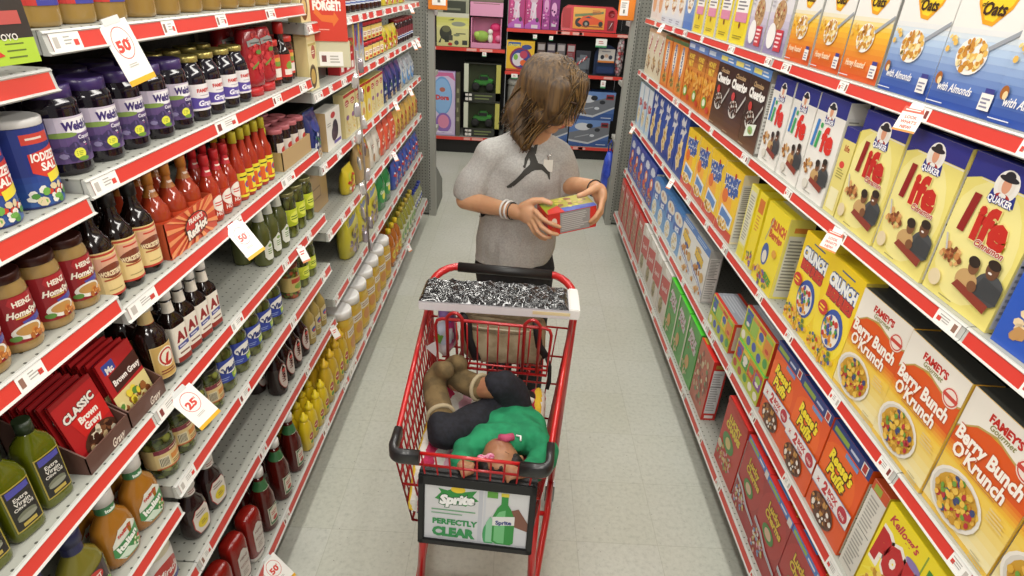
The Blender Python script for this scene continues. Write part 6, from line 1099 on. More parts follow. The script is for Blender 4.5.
toybox('road_play_set', .10, .59, .157, .462, .20, '#27406f', RD, 'blue road playset box mostly hidden behind the woman', group='blue road playset boxes')
g = empty('toy_jar', (-.03, 7.03, .157)); tag(g, 'pale round tub partly hidden behind her hair', 'tub')
m = MB(); m.lathe([(.09, 0), (.10, .02), (.10, .60), (.09, .64)], mat('#8f8c84', .3, 0, .4), 24); m.build('tub', g); m = MB(); m.lathe([(.103, .64), (.103, .68), (.085, .70), (.03, .715)], mat('#a9a8a0', .35), 24); m.build('lid', g)
# white price flags under the rails
for i, (xx, zz, w_, h_) in enumerate([(-.40, 1.13, .045, .045), (.14, 1.335, .04, .045), (.315, 1.33, .04, .045), (.86, 1.33, .12, .085), (.735, .91, .065, .09), (-.06, .925, .07, .05), (.93, .905, .055, .08)]):
    m = MB(); m.box(-w_/2, w_/2, -.001, .001, -h_, 0, TAGW); m.art([('R', 0, 0, 1, .2, '#4f9a6a'), ('L', .25, .4, .75, .8, 2, '#c86a6a')], w_, h_, lambda x, y, dd: (x, -.0011-dd, y-h_)); o = m.build('price_flag'); o.location = (xx, 6.888, zz+.0)
    tag(o, 'small white and green price flag on the toy shelf rail, %s of seven' % ORD[i], 'price sign', 'price flags on the toy rails')
# blue bag hanging behind the right end panel
g = empty('blue_bag', (.815, 5.10, .17)); tag(g, 'bright blue bag leaning behind the right end post', 'bag')
m = MB(); rr = []
for q, w_, d_ in ((.0, .03, .05), (.04, .05, .08), (.2, .052, .09), (.33, .04, .07), (.40, .02, .03)): rr.append([(w_*cos(t)*(1+.06*sin(3*t+q*9)), d_*sin(t)*(1+.06*sin(4*t)), q) for t in [2*pi*j/20 for j in range(20)]])
m.loft(rr, two_tone('blue_nylon', '#2338a0', '#3a55c8', 14, .35, 3, .3), True); m.build('sack', g); m = MB(); m.tube([(-.01, 0, .39), (-.02, -.02, .46), (0, -.01, .50), (.02, .02, .46), (.01, .01, .39)], .005, mat('#2338a0', .4)); m.build('strap', g)
# ---------------------------------------------------------------- shopping cart, nose towards the camera
CART = empty('shopping_cart', (-.018, 1.70, 0), radians(-4.4)); tag(CART, 'red wire shopping cart with black corner bumpers and front advert', 'shopping cart')
CR_ = mat('#c01c1c', .3, .1, .6); CW = mat('#a81a1e', .35, .2, .4); BLK = mat('#191919', .45)
def Pt(t, a, b): return tuple(a[i]+(b[i]-a[i])*t for i in range(3))
def arc(p0, p1, p2, n=6):   # quadratic bend
    return [tuple((1-t)**2*p0[i]+2*t*(1-t)*p1[i]+t*t*p2[i] for i in range(3)) for t in [k/n for k in range(n+1)]]
# frame: rear posts with the handle bar, and the lower chassis
m = MB()
L_ = [(-.222, .005, .115), (-.236, -.035, .90)]; R2 = [(.222, .005, .115), (.236, -.035, .90)]
bar = L_ + arc((-.238, -.035, .93), (-.236, .0, 1.0), (-.165, .045, 1.0)) + arc((.165, .045, 1.0), (.236, .0, 1.0), (.238, -.035, .93)) + R2[::-1]
m.tube(bar, .0125, CR_, 12); m.build('handle_frame', CART)
m = MB(); m.tube([(-.155, .045, 1.0), (.155, .045, 1.0)], .0165, BLK, 14); g_ = m.build('grip', CART)
for s in (-1, 1):
    m = MB(); m.tube([(s*.222, .005, .125), (s*.215, -.15, .125), (s*.175, -.56, .125), (s*.160, -.62, .125)], .0125, CR_, 10)
    m.tube([(s*.176, -.48, .125), (s*.170, -.46, .30), (s*.168, -.44, .50)], .0125, CR_, 10); m.build('chassis_rail', CART)
m = MB(); m.tube([(-.214, -.15, .125), (.214, -.15, .125)], .009, CR_, 8); m.tube([(-.178, -.50, .125), (.178, -.50, .125)], .009, CR_, 8)
m.build('cross_bar', CART)
for sx, yy in ((-.222, .005), (.222, .005), (-.16, -.60), (.16, -.60)):
    m = MB(); m.box(sx-.018, sx-.014, yy-.016, yy+.016, .04, .118, mat('#8f9090', .3, .8)); m.box(sx+.014, sx+.018, yy-.016, yy+.016, .04, .118, mat('#8f9090', .3, .8)); m.box(sx-.018, sx+.018, yy-.016, yy+.016, .112, .120, mat('#8f9090', .3, .8)); c_ = m.build('caster', CART)
    m = MB(); M_ = Matrix.Translation((sx, yy, .0585)) @ Matrix.Rotation(pi/2, 4, 'Y'); m.lathe([(.02, -.013), (.054, -.012), (.0575, -.008), (.0575, .008), (.054, .012), (.02, .013)], mat('#77777a', .6), 24, M=M_); m.build('wheel', c_)
# basket shell
FT = [(-.183, -.662, .85), (.183, -.662, .85)]; FB_ = [(-.160, -.605, .555), (.160, -.605, .555)]
BT = [(-.232, -.045, .925), (.232, -.045, .925)]; BB_ = [(-.190, -.07, .50), (.190, -.07, .50)]
m = MB()
for s in (0, 1):
    m.tube([BT[s], FT[s]], .0075, CR_, 8)
m.tube([FT[0], FT[1]], .0045, CR_, 8); m.build('basket_rim', CART)
def panel(name, a0, a1, b0, b1, nv, rows, r=.0024, rr=.0034):
    """wire panel between a top edge a0-a1 and a bottom edge b0-b1"""
    m = MB()
    for k in range(nv+1):
        t = k/nv; m.tube([Pt(t, a0, a1), Pt(t, b0, b1)], r, CW, 6)
    for q in rows: m.tube([Pt(q, a0, b0), Pt(q, a1, b1)], rr, CW, 6)
    return m.build(name, CART)
panel('side_panel', FT[0], BT[0], FB_[0], BB_[0], 20, (.16, .34, .52, .70, .86, 1))
panel('side_panel', FT[1], BT[1], FB_[1], BB_[1], 20, (.16, .34, .52, .70, .86, 1))
panel('front_panel', FT[0], FT[1], FB_[0], FB_[1], 11, (.15, .45, .75, 1))
panel('rear_gate', (-.225, -.05, .86), (.225, -.05, .86), BB_[0], BB_[1], 12, (0, .3, .6, 1))
panel('basket_floor', FB_[0], FB_[1], BB_[0], BB_[1], 12, (0, .12, .24, .36, .48, .6, .72, .84, 1))
# child seat
SW = .168
seat = empty('child_seat', (0, 0, 0)); seat.parent = CART
m = MB(); top = [(-SW, -.255, .955), (-SW+.006, -.256, .972), (-SW+.02, -.256, .978), (SW-.02, -.256, .978), (SW-.006, -.256, .972), (SW, -.255, .955)]
m.tube(top+[(SW-.004, -.235, .80), (-SW+.004, -.235, .80)], .0048, CW, 8, closed=True)
m.tube([(-SW+.003, -.24, .822), (SW-.003, -.24, .822)], .0035, CW, 8)
for k in range(1, 11): x = -SW+2*SW*k/11; m.tube([(x, -.256, .976), (x*.98, -.235, .80)], .0026, CW, 6)
for xx in (-.112, .112): m.tube([(xx-.022, -.238, .81), (xx-.022, -.257, .975)]+arc((xx-.022, -.258, .985), (xx, -.262, 1.022), (xx+.022, -.258, .985))+[(xx+.022, -.238, .81)], .0052, CW, 8)
m.build('seat_back', seat)
m = MB()
for k in range(9): x = -.15+.0375*k; m.tube([(x, -.235, .80), (x, -.06, .78)], .0026, CW, 6)
for y in (-.18, -.12): m.tube([(-.165, y, .795), (.165, y, .795)], .003, CW, 6)
m.build('seat_base', seat)
# corner bumpers
for s in (-1, 1):
    m = MB(); c0 = (s*.187, -.60, .858); c1 = (s*.187, -.668, .850); c2 = (s*.118, -.672, .850)
    pts = [c0]+arc((s*.187, -.645, .852), (s*.187, -.672, .850), (s*.160, -.673, .850))+[c2]
    rr = []
    for p in pts: rr.append(p)
    m2 = MB()
    prev = None; rings = []
    for i, p in enumerate(pts):
        a = Vector(pts[max(0, i-1)]); b_ = Vector(pts[min(len(pts)-1, i+1)]); t = (b_-a).normalized(); n_ = t.cross(Vector((0, 0, 1))).normalized()
        rings.append([tuple(Vector(p)+n_*w_+Vector((0, 0, h_))) for w_, h_ in ((-.008, -.021), (.008, -.021), (.010, -.017), (.010, .008), (.007, .0125), (-.007, .0125), (-.010, .008), (-.010, -.017))])
    m.loft(rings, mat('#1d1d1e', .35, 0, .3), True); m.build('corner_bumper', CART)
# advert frame
AD = empty('advert_frame', (.018, -.666, .560)); AD.parent = CART; AD.rotation_euler = (radians(-8), 0, 0)
m = MB(); w2, h2 = .146, .212
m.bbox(-w2, w2, -.016, .004, 0, .018, BLK, .003); m.bbox(-w2, w2, -.016, .004, h2-.030, h2, BLK, .003); m.bbox(-w2, -w2+.016, -.016, .004, 0, h2, BLK, .003); m.bbox(w2-.016, w2, -.016, .004, 0, h2, BLK, .003)
m.box(-w2+.01, w2-.01, -.004, .002, .01, h2-.01, BLK); m.bbox(-w2, w2, -.004, .020, h2-.006, h2+.004, BLK, .002); m.build('frame', AD)
m = MB(); w, h = .262, .166; m.box(-w/2, w/2, -.007, -.0042, .018, .018+h, mat('#d3d3d4', .25, 0, .6))
ADART = [('G', 0, 0, 1, 1, '#c6c8cc', '#d2d2d0', 4), ('R', .52, 0, .56, 1, '#b9bcc2'), ('R', .57, 0, .59, 1, '#c3c6ca'),
  ('P', [(.10, .74), (.16, .86), (.13, .93), (.22, .90), (.30, .97), (.38, .90), (.50, .94), (.46, .84), (.52, .76), (.44, .72), (.40, .64), (.30, .69), (.18, .62), (.18, .70)], '#2f8a3c'), ('E', .32, .93, .07, .06, '#e8c82c'),
  ('T', 'Sprite', .31, .75, .15, '#f1f1ee', {'bold': .07, 'wmax': .36, 'rot': 4, 'shear': .2, 'out': '#1c5a34', 'ow': .06}),
  ('L', .07, .52, .54, .57, 1, '#6fa07a'), ('L', .07, .46, .50, .50, 1, '#6fa07a'), ('T', 'PERFECTLY', .30, .33, .095, '#2f8a4c', {'bold': .05, 'wmax': .46}), ('T', 'CLEAR', .29, .14, .15, '#2f8a4c', {'bold': .07, 'wmax': .42}),
  ('P', [(.78, .62), (.9, .70), (1, .45), (1, .30), (.84, .38)], '#7a5040'),
  ('E', .63, .18, .06, .22, '#3f9a5c'), ('P', [(.60, .04), (.67, .04), (.68, .40), (.64, .52), (.60, .40)], '#8ac09a'),
  ('P', [(.66, .06), (.70, .02), (.84, .02), (.87, .06), (.87, .52), (.83, .68), (.80, .76), (.80, .90), (.735, .90), (.735, .76), (.70, .68), (.66, .52)], '#2f8a3c'), ('P', [(.68, .08), (.72, .04), (.78, .04), (.78, .66), (.72, .62), (.68, .5)], '#6fb87a'), ('R', .73, .90, .805, .96, '#d9c83a'), ('P', [(.66, .36), (.87, .40), (.87, .56), (.66, .52)], '#dcdcd8'), ('T', 'Sprite', .765, .43, .07, '#2c3a7a', {'bold': .05, 'wmax': .17, 'rot': 5}), ('R', .60, .86, .70, .97, '#5a9a3a'), ('R', .0, .0, 1, .02, '#b8bbc0')]
m.art(ADART, w, h, lambda x, y, dd: (x, -.0071-dd, .018+y)); m.build('advert_card', AD)

# ---- things in the cart (separate things)
def local(p): return CART.matrix_basis @ Vector(p) if False else (Matrix.Translation((-.018, 1.70, 0)) @ Matrix.Rotation(radians(-4.4), 4, 'Z')) @ Vector(p)
def incart(name, p, label, cat, rz=-4.4):
    g = empty(name, local(p), radians(rz)); tag(g, label, cat); return g
# striped blanket / cushion
def stripes(nt, b):
    tc = N(nt, 'ShaderNodeTexCoord'); n = N(nt, 'ShaderNodeTexNoise'); n.inputs['Scale'].default_value = 26; n.inputs['Detail'].default_value = 2
    nt.links.new(tc.outputs['Object'], n.inputs['Vector']); sp = N(nt, 'ShaderNodeSeparateXYZ'); nt.links.new(tc.outputs['Object'], sp.inputs[0])
    ad = N(nt, 'ShaderNodeMath', operation='MULTIPLY_ADD'); ad.inputs[1].default_value = .028; nt.links.new(n.outputs['Fac'], ad.inputs[0]); nt.links.new(sp.outputs['X'], ad.inputs[2])
    mr = N(nt, 'ShaderNodeMapRange'); mr.inputs[1].default_value = -.17; mr.inputs[2].default_value = .21; nt.links.new(ad.outputs[0], mr.inputs[0])
    cols = ['#b8324c', '#e2c03a', '#ddd9cf', '#c03058', '#ddd9cf', '#d9a8b8', '#ddd9cf', '#c23a5c', '#ddd9cf', '#7fae3a', '#ddd9cf', '#b82c48', '#d9b430', '#ddd9cf', '#b82c48']
    pos = [0, .03, .08, .125, .19, .26, .34, .42, .55, .66, .72, .78, .84, .89, .93]
    r = ramp(nt, list(zip(pos, cols)), 'CONSTANT'); nt.links.new(mr.outputs[0], r.inputs[0]); nt.links.new(r.outputs[0], b.inputs['Base Color'])
    n2 = N(nt, 'ShaderNodeTexVoronoi'); n2.inputs['Scale'].default_value = 110; nt.links.new(tc.outputs['Object'], n2.inputs['Vector'])
    bp = N(nt, 'ShaderNodeBump'); bp.inputs['Strength'].default_value = .5; bp.inputs['Distance'].default_value = .004; nt.links.new(n2.outputs['Distance'], bp.inputs['Height']); nt.links.new(bp.outputs[0], b.inputs['Normal'])
STR = node_mat('striped_fleece', '#ddd9cf', .9, stripes)
g = incart('striped_blanket', (0, 0, 0), 'folded blanket in yellow, white and pink stripes under the child', 'blanket')
m = MB(); rings = []
for q in range(25):
    t = q/24; y = -.638+t*.45; rise = sin(pi*min(1, t*4)/2) if t < .25 else 1; hw = .160+.012*t
    e = min(1, 6*t+.25, 6*(1-t)+.25); ring = []
    for k in range(32):
        a = 2*pi*k/32; cx_, sx_ = cos(a), sin(a); px = hw*math.copysign(abs(cx_)**.45, cx_); zz = .640+.072*e*math.copysign(abs(sx_)**.55, sx_)
        zz += .010*sin(px*26+y*9)*max(0, sx_)+.006*sin(y*31+px*12)*max(0, sx_); zz += .052*min(1, max(0, (abs(px)-.085)/.06))*(1 if sx_ > 0 else 0)*e; ring.append((px, y, max(.565, zz)))
    rings.append(ring)
m.loft(rings, STR, True); o = m.build('folded_cloth', g)
# purple package below on the left
g = incart('purple_package', (-.125, -.50, .562), 'purple package at the bottom left corner of the cart', 'package')
m = MB(); m.bbox(-.026, .015, -.095, .16, 0, .014, mat('#5a4a9a', .35, 0, .4), .004); m.build('wrap', g)
# handbag on the child seat
g = incart('handbag', (.02, -.145, .803), 'tan canvas handbag with black straps in the child seat', 'handbag')
CAN = two_tone('tan_canvas', '#8f7f62', '#a6977a', 30, .8, 4, .25)
m = MB(); rings = []
for q, w_, d_ in ((0, .85, .8), (.01, .96, .95), (.04, 1, 1), (.08, 1, .95), (.11, .97, .8), (.128, .93, .55), (.134, .88, .35)):
    rings.append([(.132*w_*math.copysign(abs(cos(a))**.5, cos(a))+.003*sin(a*7+q*60), .062*d_*math.copysign(abs(sin(a))**.6, sin(a))+.003*sin(a*5+q*40), q+.004*sin(a*4)) for a in [2*pi*k/32 for k in range(32)]])
m.loft(rings, CAN, True); m.build('bag_body', g)
m = MB(); m.tube([(-.12, -.040, .118), (-.06, -.052, .120), (0, -.054, .121), (.06, -.052, .120), (.12, -.040, .118)], .0032, mat('#c2b89c', .5)); m.tube([(-.12, -.043, .108), (0, -.058, .111), (.12, -.043, .108)], .002, mat('#6e6048', .6)); m.build('zipper', g)
m = MB()
def strap(pts, w_=.009): 
    rg = []
    for i, p in enumerate(pts):
        a = Vector(pts[max(0, i-1)]); b_ = Vector(pts[min(len(pts)-1, i+1)]); t = (b_-a).normalized(); s_ = t.cross(Vector((0, -1, .3))).normalized(); n_ = s_.cross(t)
        rg.append([tuple(Vector(p)+s_*u*w_+n_*v*.002) for u, v in ((-1, -1), (1, -1), (1, 1), (-1, 1))])
    return rg
BS = mat('#18181a', .6)
m.loft(strap([(-.125, -.066, .170), (-.115, -.072, .165), (-.10, -.07, .14), (-.095, -.074, .09), (-.075, -.070, .03), (-.07, -.06, .01)], .012), BS); m.build('strap', g)
m = MB(); m.loft(strap([(.10, -.066, .17), (.105, -.072, .14), (.115, -.075, .09), (.14, -.07, .05)], .011), BS); m.build('strap', g)
m = MB(); m.loft(strap([(.14, -.07, .05), (.152, -.075, .02), (.155, -.08, -.03), (.150, -.08, -.06)], .006), BS); m.build('strap_end', g)
g = incart('printed_bag', (-.160, -.135, .803), 'small white shopping bag with pink and green print in the child seat', 'bag')
m = MB(); rings = []
for q, w_, d_ in ((0, .7, .9), (.03, 1, 1), (.09, .9, .9), (.13, .6, .5), (.15, .7, .3)):
    rings.append([(.034*w_*cos(a)+.005*sin(3*a+q*50), .055*d_*sin(a)+.004*sin(5*a+q*30), q) for a in [2*pi*k/24 for k in range(24)]])
m.loft(rings, cells('printed_plastic', ['#d9d6da', '#d0408c', '#e2dfe2', '#6fae3a', '#c9d6e6', '#8a6ab0'], 26, .3, .5, edge='#c9c6ca'), True)
m.build('bag', g)
m = MB(); m.add([(-.055, -.06, .03), (-.02, -.062, .0), (-.018, -.064, .06), (-.055, -.059, .03), (-.02, -.060, .0), (-.018, -.062, .06)], [(0, 1, 2), (5, 4, 3), (0, 3, 4, 1), (1, 4, 5, 2), (2, 5, 3, 0)], mat('#e0dfe0', .5)); m.build('paper_corner', g)
# wide flat parcel across the handle end
g = incart('flat_parcel', (.005, -.160, .958), 'wide flat white box wrapped in shiny black film across the cart', 'box')
g.location.z = 1.0175-.040; g.location = (*local((.005, -.155, 0)).xy, .9835); g.rotation_euler = (0, 0, radians(-1.5))
m = MB(); m.bbox(-.232, .222, -.062, .068, 0, .030, mat('#d3d0d2', .5), .003); m.bbox(.206, .236, -.066, .070, .002, .036, mat('#e0deda', .5), .003)
m.box(.10, .224, -.0632, -.0622, .012, .022, mat('#d9c89a', .5)); m.build('carton', g)
def film(nt, b):
    tc = N(nt, 'ShaderNodeTexCoord'); mp = N(nt, 'ShaderNodeMapping'); mp.inputs['Scale'].default_value = (1, 3.2, 1); mp.inputs['Rotation'].default_value = (0, 0, .5)
    n = N(nt, 'ShaderNodeTexNoise'); n.inputs['Scale'].default_value = 16; n.inputs['Detail'].default_value = 5; n.inputs['Distortion'].default_value = 1.6
    nt.links.new(tc.outputs['Object'], mp.inputs[0]); nt.links.new(mp.outputs[0], n.inputs['Vector']); bp = N(nt, 'ShaderNodeBump'); bp.inputs['Strength'].default_value = 1; bp.inputs['Distance'].default_value = .012
    nt.links.new(n.outputs['Fac'], bp.inputs['Height']); nt.links.new(bp.outputs[0], b.inputs['Normal'])
FILM = node_mat('crinkled_black_film', '#0e0e10', .16, film, 0, 1)
from mathutils import noise
m = MB(); nx, ny = 150, 44; vv = []; ff = []
for j in range(ny+1):
    for i in range(nx+1):
        x = -.231+.435*i/nx; y = -.0625+.1295*j/ny; q = Vector((x*13+y*16, y*34-x*5, 1.3)); wv = noise.noise(Vector((x*9, y*9, 4)))
        a = 1-abs(noise.noise(q+Vector((wv, wv, 0)))); c = 1-abs(noise.noise(q*2.3+Vector((5, 2, 0))))
        e = min(1, i/4, (nx-i)/4, j/3, (ny-j)/3)
        vv.append((x, y, .0312+e*(.006+.010*a**4+.0045*c**3)))
for j in range(ny):
    for i in range(nx): k = j*(nx+1)+i; ff.append((k, k+1, k+nx+2, k+nx+1))
m.add(vv, ff, FILM, True); m.build('black_film', g)
# ---------------------------------------------------------------- figures
def blob(name, shapes, voxel, m, parent=None, smooth=6, disp=None, post=None):
    """one continuous skin grown over tapered limbs and rounded masses"""
    mb = MB(); dm = m
    for s in shapes:
        if s[0] == 'C':      # tapered limb: points, radii
            _, pts, rs = s; pts = [Vector(p) for p in pts]
            for i in range(len(pts)-1):
                a, b_, ra, rb = pts[i], pts[i+1], rs[i], rs[i+1]; t = (b_-a); L = max(t.length, 1e-5); t = t/L; u = t.orthogonal().normalized(); w_ = t.cross(u); rings = []
                for k in range(1, 5): q = -pi/2+pi/2*k/4; rings.append((a+t*ra*sin(q), ra*cos(q)))
                for k in range(0, 4): q = pi/2*k/4; rings.append((b_+t*rb*sin(q), rb*cos(q)))
                mb.loft([[tuple(c+u*r*cos(2*pi*j/14)+w_*r*sin(2*pi*j/14)) for j in range(14)] for c, r in rings], dm, True)
        elif s[0] == 'E':    # ellipsoid: centre, radii, euler degrees
            _, c, r = s[:3]; e = s[3] if len(s) > 3 else (0, 0, 0)
            M_ = Matrix.Translation(c) @ (Matrix.Rotation(radians(e[2]), 4, 'Z') @ Matrix.Rotation(radians(e[1]), 4, 'Y') @ Matrix.Rotation(radians(e[0]), 4, 'X'))
            mb.sphere((0, 0, 0), 1, dm, 12, r, M_)
    me = mb.mesh('t'); o = bpy.data.objects.new('t', me); C.objects.link(o)
    rm = o.modifiers.new('r', 'REMESH'); rm.mode = 'VOXEL'; rm.voxel_size = voxel; rm.use_smooth_shade = True
    if smooth: sm_ = o.modifiers.new('s', 'SMOOTH'); sm_.iterations = smooth; sm_.factor = .5
    dg = bpy.context.evaluated_depsgraph_get(); dg.update()
    out = bpy.data.meshes.new_from_object(o.evaluated_get(dg)); bpy.data.objects.remove(o); bpy.data.meshes.remove(me)
    out.name = name
    if disp:
        for v in out.vertices: v.co += v.normal*disp(v.co)
    out.materials.clear(); out.materials.append(dm)
    for p in out.polygons: p.use_smooth = True
    if post: post(out)
    r = bpy.data.objects.new(name, out); C.objects.link(r)
    if parent: r.parent = parent
    return r
def paint(me, rules):
    """rules: (centre, radius, material) - skin areas such as the lips"""
    for c, r, m in rules:
        me.materials.append(m); i = len(me.materials)-1
        for p in me.polygons:
            if (p.center-Vector(c)).length < r: p.material_index = i
SKIN = two_tone('tan_skin', '#b98a66', '#c99a76', 12, .5, 2); SKIN.node_tree.nodes['Principled BSDF'].inputs['Subsurface Weight'].default_value = .12
SKIN.node_tree.nodes['Principled BSDF'].inputs['Subsurface Scale'].default_value = .01
SKINC = two_tone('brown_skin', '#946448', '#a67654', 14, .5, 2)
LIP = mat('#a85a50', .4); NAIL = mat('#d0a48c', .3, 0, .4)
def finger(pts, r): return ('C', pts, [r*1.05, r, r*.92, r*.78][:len(pts)])

# the woman: built facing down the aisle towards the cart
W = empty('person', (0.07, 2.22, 0)); tag(W, 'woman with brown hair in a grey t-shirt reading a red box behind the cart', 'person')
WO_ = Vector((-.07, -2.22, 0))
def V(p): return tuple(Vector(p)+WO_)
def vs(shapes): return [(s[0], [V(p) for p in s[1]], s[2]) if s[0] == 'C' else (s[0], V(s[1]), *s[2:]) for s in shapes]
hc = Vector((.118, 2.105, 1.512)); fd = Vector((.70, -.42, -.58)).normalized(); up = Vector((.38, -.10, .80)); up = (up-fd*up.dot(fd)).normalized(); sd = fd.cross(up).normalized()
H_ = lambda f, u, s: tuple(hc+fd*f+up*u+sd*s)
hand_R = [('E', (.052, 1.945, 1.128), (.046, .020, .037), (0, 12, -28)), ('C', [(-.015, 1.99, 1.122), (.02, 1.965, 1.125)], [.026, .028]),
    finger([(.078, 1.920, 1.150), (.104, 1.872, 1.140), (.138, 1.858, 1.128), (.162, 1.864, 1.118)], .0093), finger([(.080, 1.916, 1.132), (.102, 1.868, 1.112), (.132, 1.854, 1.098), (.156, 1.860, 1.092)], .0096),
    finger([(.072, 1.920, 1.112), (.090, 1.880, 1.090), (.114, 1.866, 1.078), (.134, 1.868, 1.076)], .0092), finger([(.060, 1.93, 1.098), (.080, 1.90, 1.078), (.102, 1.884, 1.066), (.120, 1.882, 1.062)], .0080),
    ('C', [(.035, 1.955, 1.150), (.068, 1.945, 1.176), (.100, 1.93, 1.186), (.128, 1.918, 1.182)], [.017, .0135, .0115, .0095])]
hand_L = [('E', (.302, 1.985, 1.200), (.020, .040, .040), (20, 0, 20)), ('C', [(.276, 2.03, 1.215), (.292, 2.005, 1.21)], [.025, .027]),
    finger([(.306, 1.952, 1.192), (.300, 1.925, 1.168), (.284, 1.912, 1.142), (.268, 1.910, 1.126)], .0093), finger([(.310, 1.962, 1.178), (.306, 1.938, 1.150), (.288, 1.925, 1.124), (.270, 1.922, 1.110)], .0096),
    finger([(.310, 1.976, 1.168), (.306, 1.956, 1.138), (.290, 1.944, 1.114), (.272, 1.94, 1.102)], .0092), finger([(.306, 1.992, 1.162), (.302, 1.975, 1.136), (.290, 1.966, 1.116), (.276, 1.96, 1.106)], .0080),
    ('C', [(.292, 1.975, 1.228), (.270, 1.955, 1.226), (.244, 1.940, 1.214), (.222, 1.932, 1.208)], [.016, .0135, .0115, .0095])]
body = [('E', (.035, 2.195, .98), (.120, .080, .20)), ('E', (.045, 2.175, 1.18), (.125, .085, .15)), ('E', (.02, 2.225, .83), (.130, .085, .14)), ('C', [(-.085, 2.155, 1.275), (.05, 2.17, 1.32), (.155, 2.175, 1.28)], [.042, .060, .042]),
    ('C', [(.055, 2.165, 1.33), (.085, 2.14, 1.41), tuple(hc-up*.05-fd*.02)], [.060, .052, .055]),
    ('E', tuple(hc), (.078, .095, .100), (0, 0, 0)), ('E', H_(.035, -.045, 0), (.062, .066, .066)), ('E', H_(.070, -.085, 0), (.028, .028, .026)), ('C', [H_(.088, .01, 0), H_(.112, -.030, 0)], [.010, .014]), ('E', H_(.102, -.035, .008), (.010, .010, .008)), ('E', H_(.090, -.062, 0), (.022, .022, .012)),
    ('E', H_(-.005, -.02, .080), (.016, .008, .026)), ('E', H_(-.005, -.02, -.080), (.016, .008, .026)),
    ('C', [(-.105, 2.15, 1.265), (-.165, 2.14, 1.135), (-.180, 2.12, 1.105)], [.042, .038, .036]), ('C', [(-.180, 2.12, 1.105), (-.10, 2.06, 1.112), (-.015, 1.99, 1.122)], [.036, .034, .025]),
    ('C', [(.160, 2.175, 1.27), (.190, 2.20, 1.17), (.192, 2.19, 1.155)], [.042, .038, .036]), ('C', [(.192, 2.19, 1.160), (.23, 2.12, 1.185), (.276, 2.03, 1.215)], [.036, .033, .024]),
    ('C', [(-.05, 2.22, .80), (-.035, 2.26, .46), (-.02, 2.31, .09)], [.088, .058, .040]), ('C', [(.09, 2.22, .80), (.11, 2.27, .46), (.13, 2.33, .09)], [.088, .058, .040]),
    ('C', [(-.02, 2.31, .05), (-.03, 2.20, .04)], [.038, .03]), ('C', [(.13, 2.33, .05), (.13, 2.22, .04)], [.038, .03])] + hand_R + hand_L
blob('body', vs(body), .0046, SKIN, W, 4, post=lambda me: paint(me, [(V(H_(.108, -.062, 0)), .017, LIP)]))
for s in (-1, 1):
    m = MB(); m.sphere(V(H_(.074, .012, .030*s)), .011, mat('#e6e0da', .2, 0, .5), 8); m.sphere(V(H_(.082, .010, .030*s)), .005, mat('#2c1a12', .2), 6); m.build('eye', W)
    m = MB(); m.tube([V(H_(.090, .034, .014*s)), V(H_(.092, .040, .030*s)), V(H_(.080, .036, .047*s))], .003, mat('#3c281a', .8)); m.build('eyebrow', W)
# t-shirt
GREYT = two_tone('grey_jersey', '#a09f9b', '#adaca8', 160, .9, 3, .12)
def folds(co):
    x, y, z = co
    f = .006*sin(x*42+z*7)*(.3+2.2*max(0, 1.15-z)) + .004*sin(z*34+x*22+y*15)
    return f
shirt = [('E', (.015, 2.185, 1.00), (.148, .108, .17)), ('C', [(.005, 2.195, .80), (.025, 2.175, 1.05), (.04, 2.165, 1.20)], [.126, .116, .112]), ('C', [(-.060, 2.19, .80), (-.04, 2.17, 1.05), (-.02, 2.165, 1.20)], [.090, .092, .090]), ('C', [(.09, 2.185, .90), (.09, 2.17, 1.05), (.090, 2.165, 1.20)], [.090, .092, .090]),
    ('E', (.042, 2.165, 1.205), (.145, .108, .13)), ('C', [(-.085, 2.155, 1.272), (.045, 2.17, 1.318), (.150, 2.172, 1.278)], [.060, .072, .060]),
    ('C', [(-.092, 2.15, 1.268), (-.142, 2.14, 1.19), (-.168, 2.135, 1.130)], [.060, .060, .062]), ('C', [(.155, 2.172, 1.272), (.185, 2.19, 1.21), (.198, 2.195, 1.165)], [.060, .058, .058])]
SH = blob('t_shirt', vs(shirt), .006, GREYT, W, 5, folds)
# cut the shirt open at hem, cuffs and neck
def slice_off(o, co, no):
    bm = bmesh.new(); bm.from_mesh(o.data)
    bmesh.ops.bisect_plane(bm, geom=bm.verts[:]+bm.edges[:]+bm.faces[:], plane_co=co, plane_no=no, clear_outer=True)
    bm.to_mesh(o.data); bm.free()
slice_off(SH, V((0, 2.2, .845)), (.03, 0, -1))
def slice_local(o, co, no, rad):
    """open a tube end: remove faces beyond the plane but only near co"""
    bm = bmesh.new(); bm.from_mesh(o.data); co = Vector(co); no = Vector(no).normalized()
    geom = [f for f in bm.faces if (f.calc_center_median()-co).length < rad]; es = {e for f in geom for e in f.edges}; vv = {v for f in geom for v in f.verts}
    bmesh.ops.bisect_plane(bm, geom=list(vv)+list(es)+geom, plane_co=co, plane_no=no)
    kill = [f for f in bm.faces if (f.calc_center_median()-co).length < rad and (f.calc_center_median()-co).dot(no) > 1e-5]
    bmesh.ops.delete(bm, geom=kill, context='FACES'); bm.to_mesh(o.data); bm.free()
slice_local(SH, V((-.182, 2.132, 1.104)), (-.36, -.10, -.93), .095)
slice_local(SH, V((.202, 2.197, 1.135)), (.15, .1, -.98), .085)
slice_local(SH, V((.068, 2.155, 1.372)), (.25, -.25, .93), .075)
sol = SH.modifiers.new('thickness', 'SOLIDIFY'); sol.thickness = .0025; sol.offset = -1
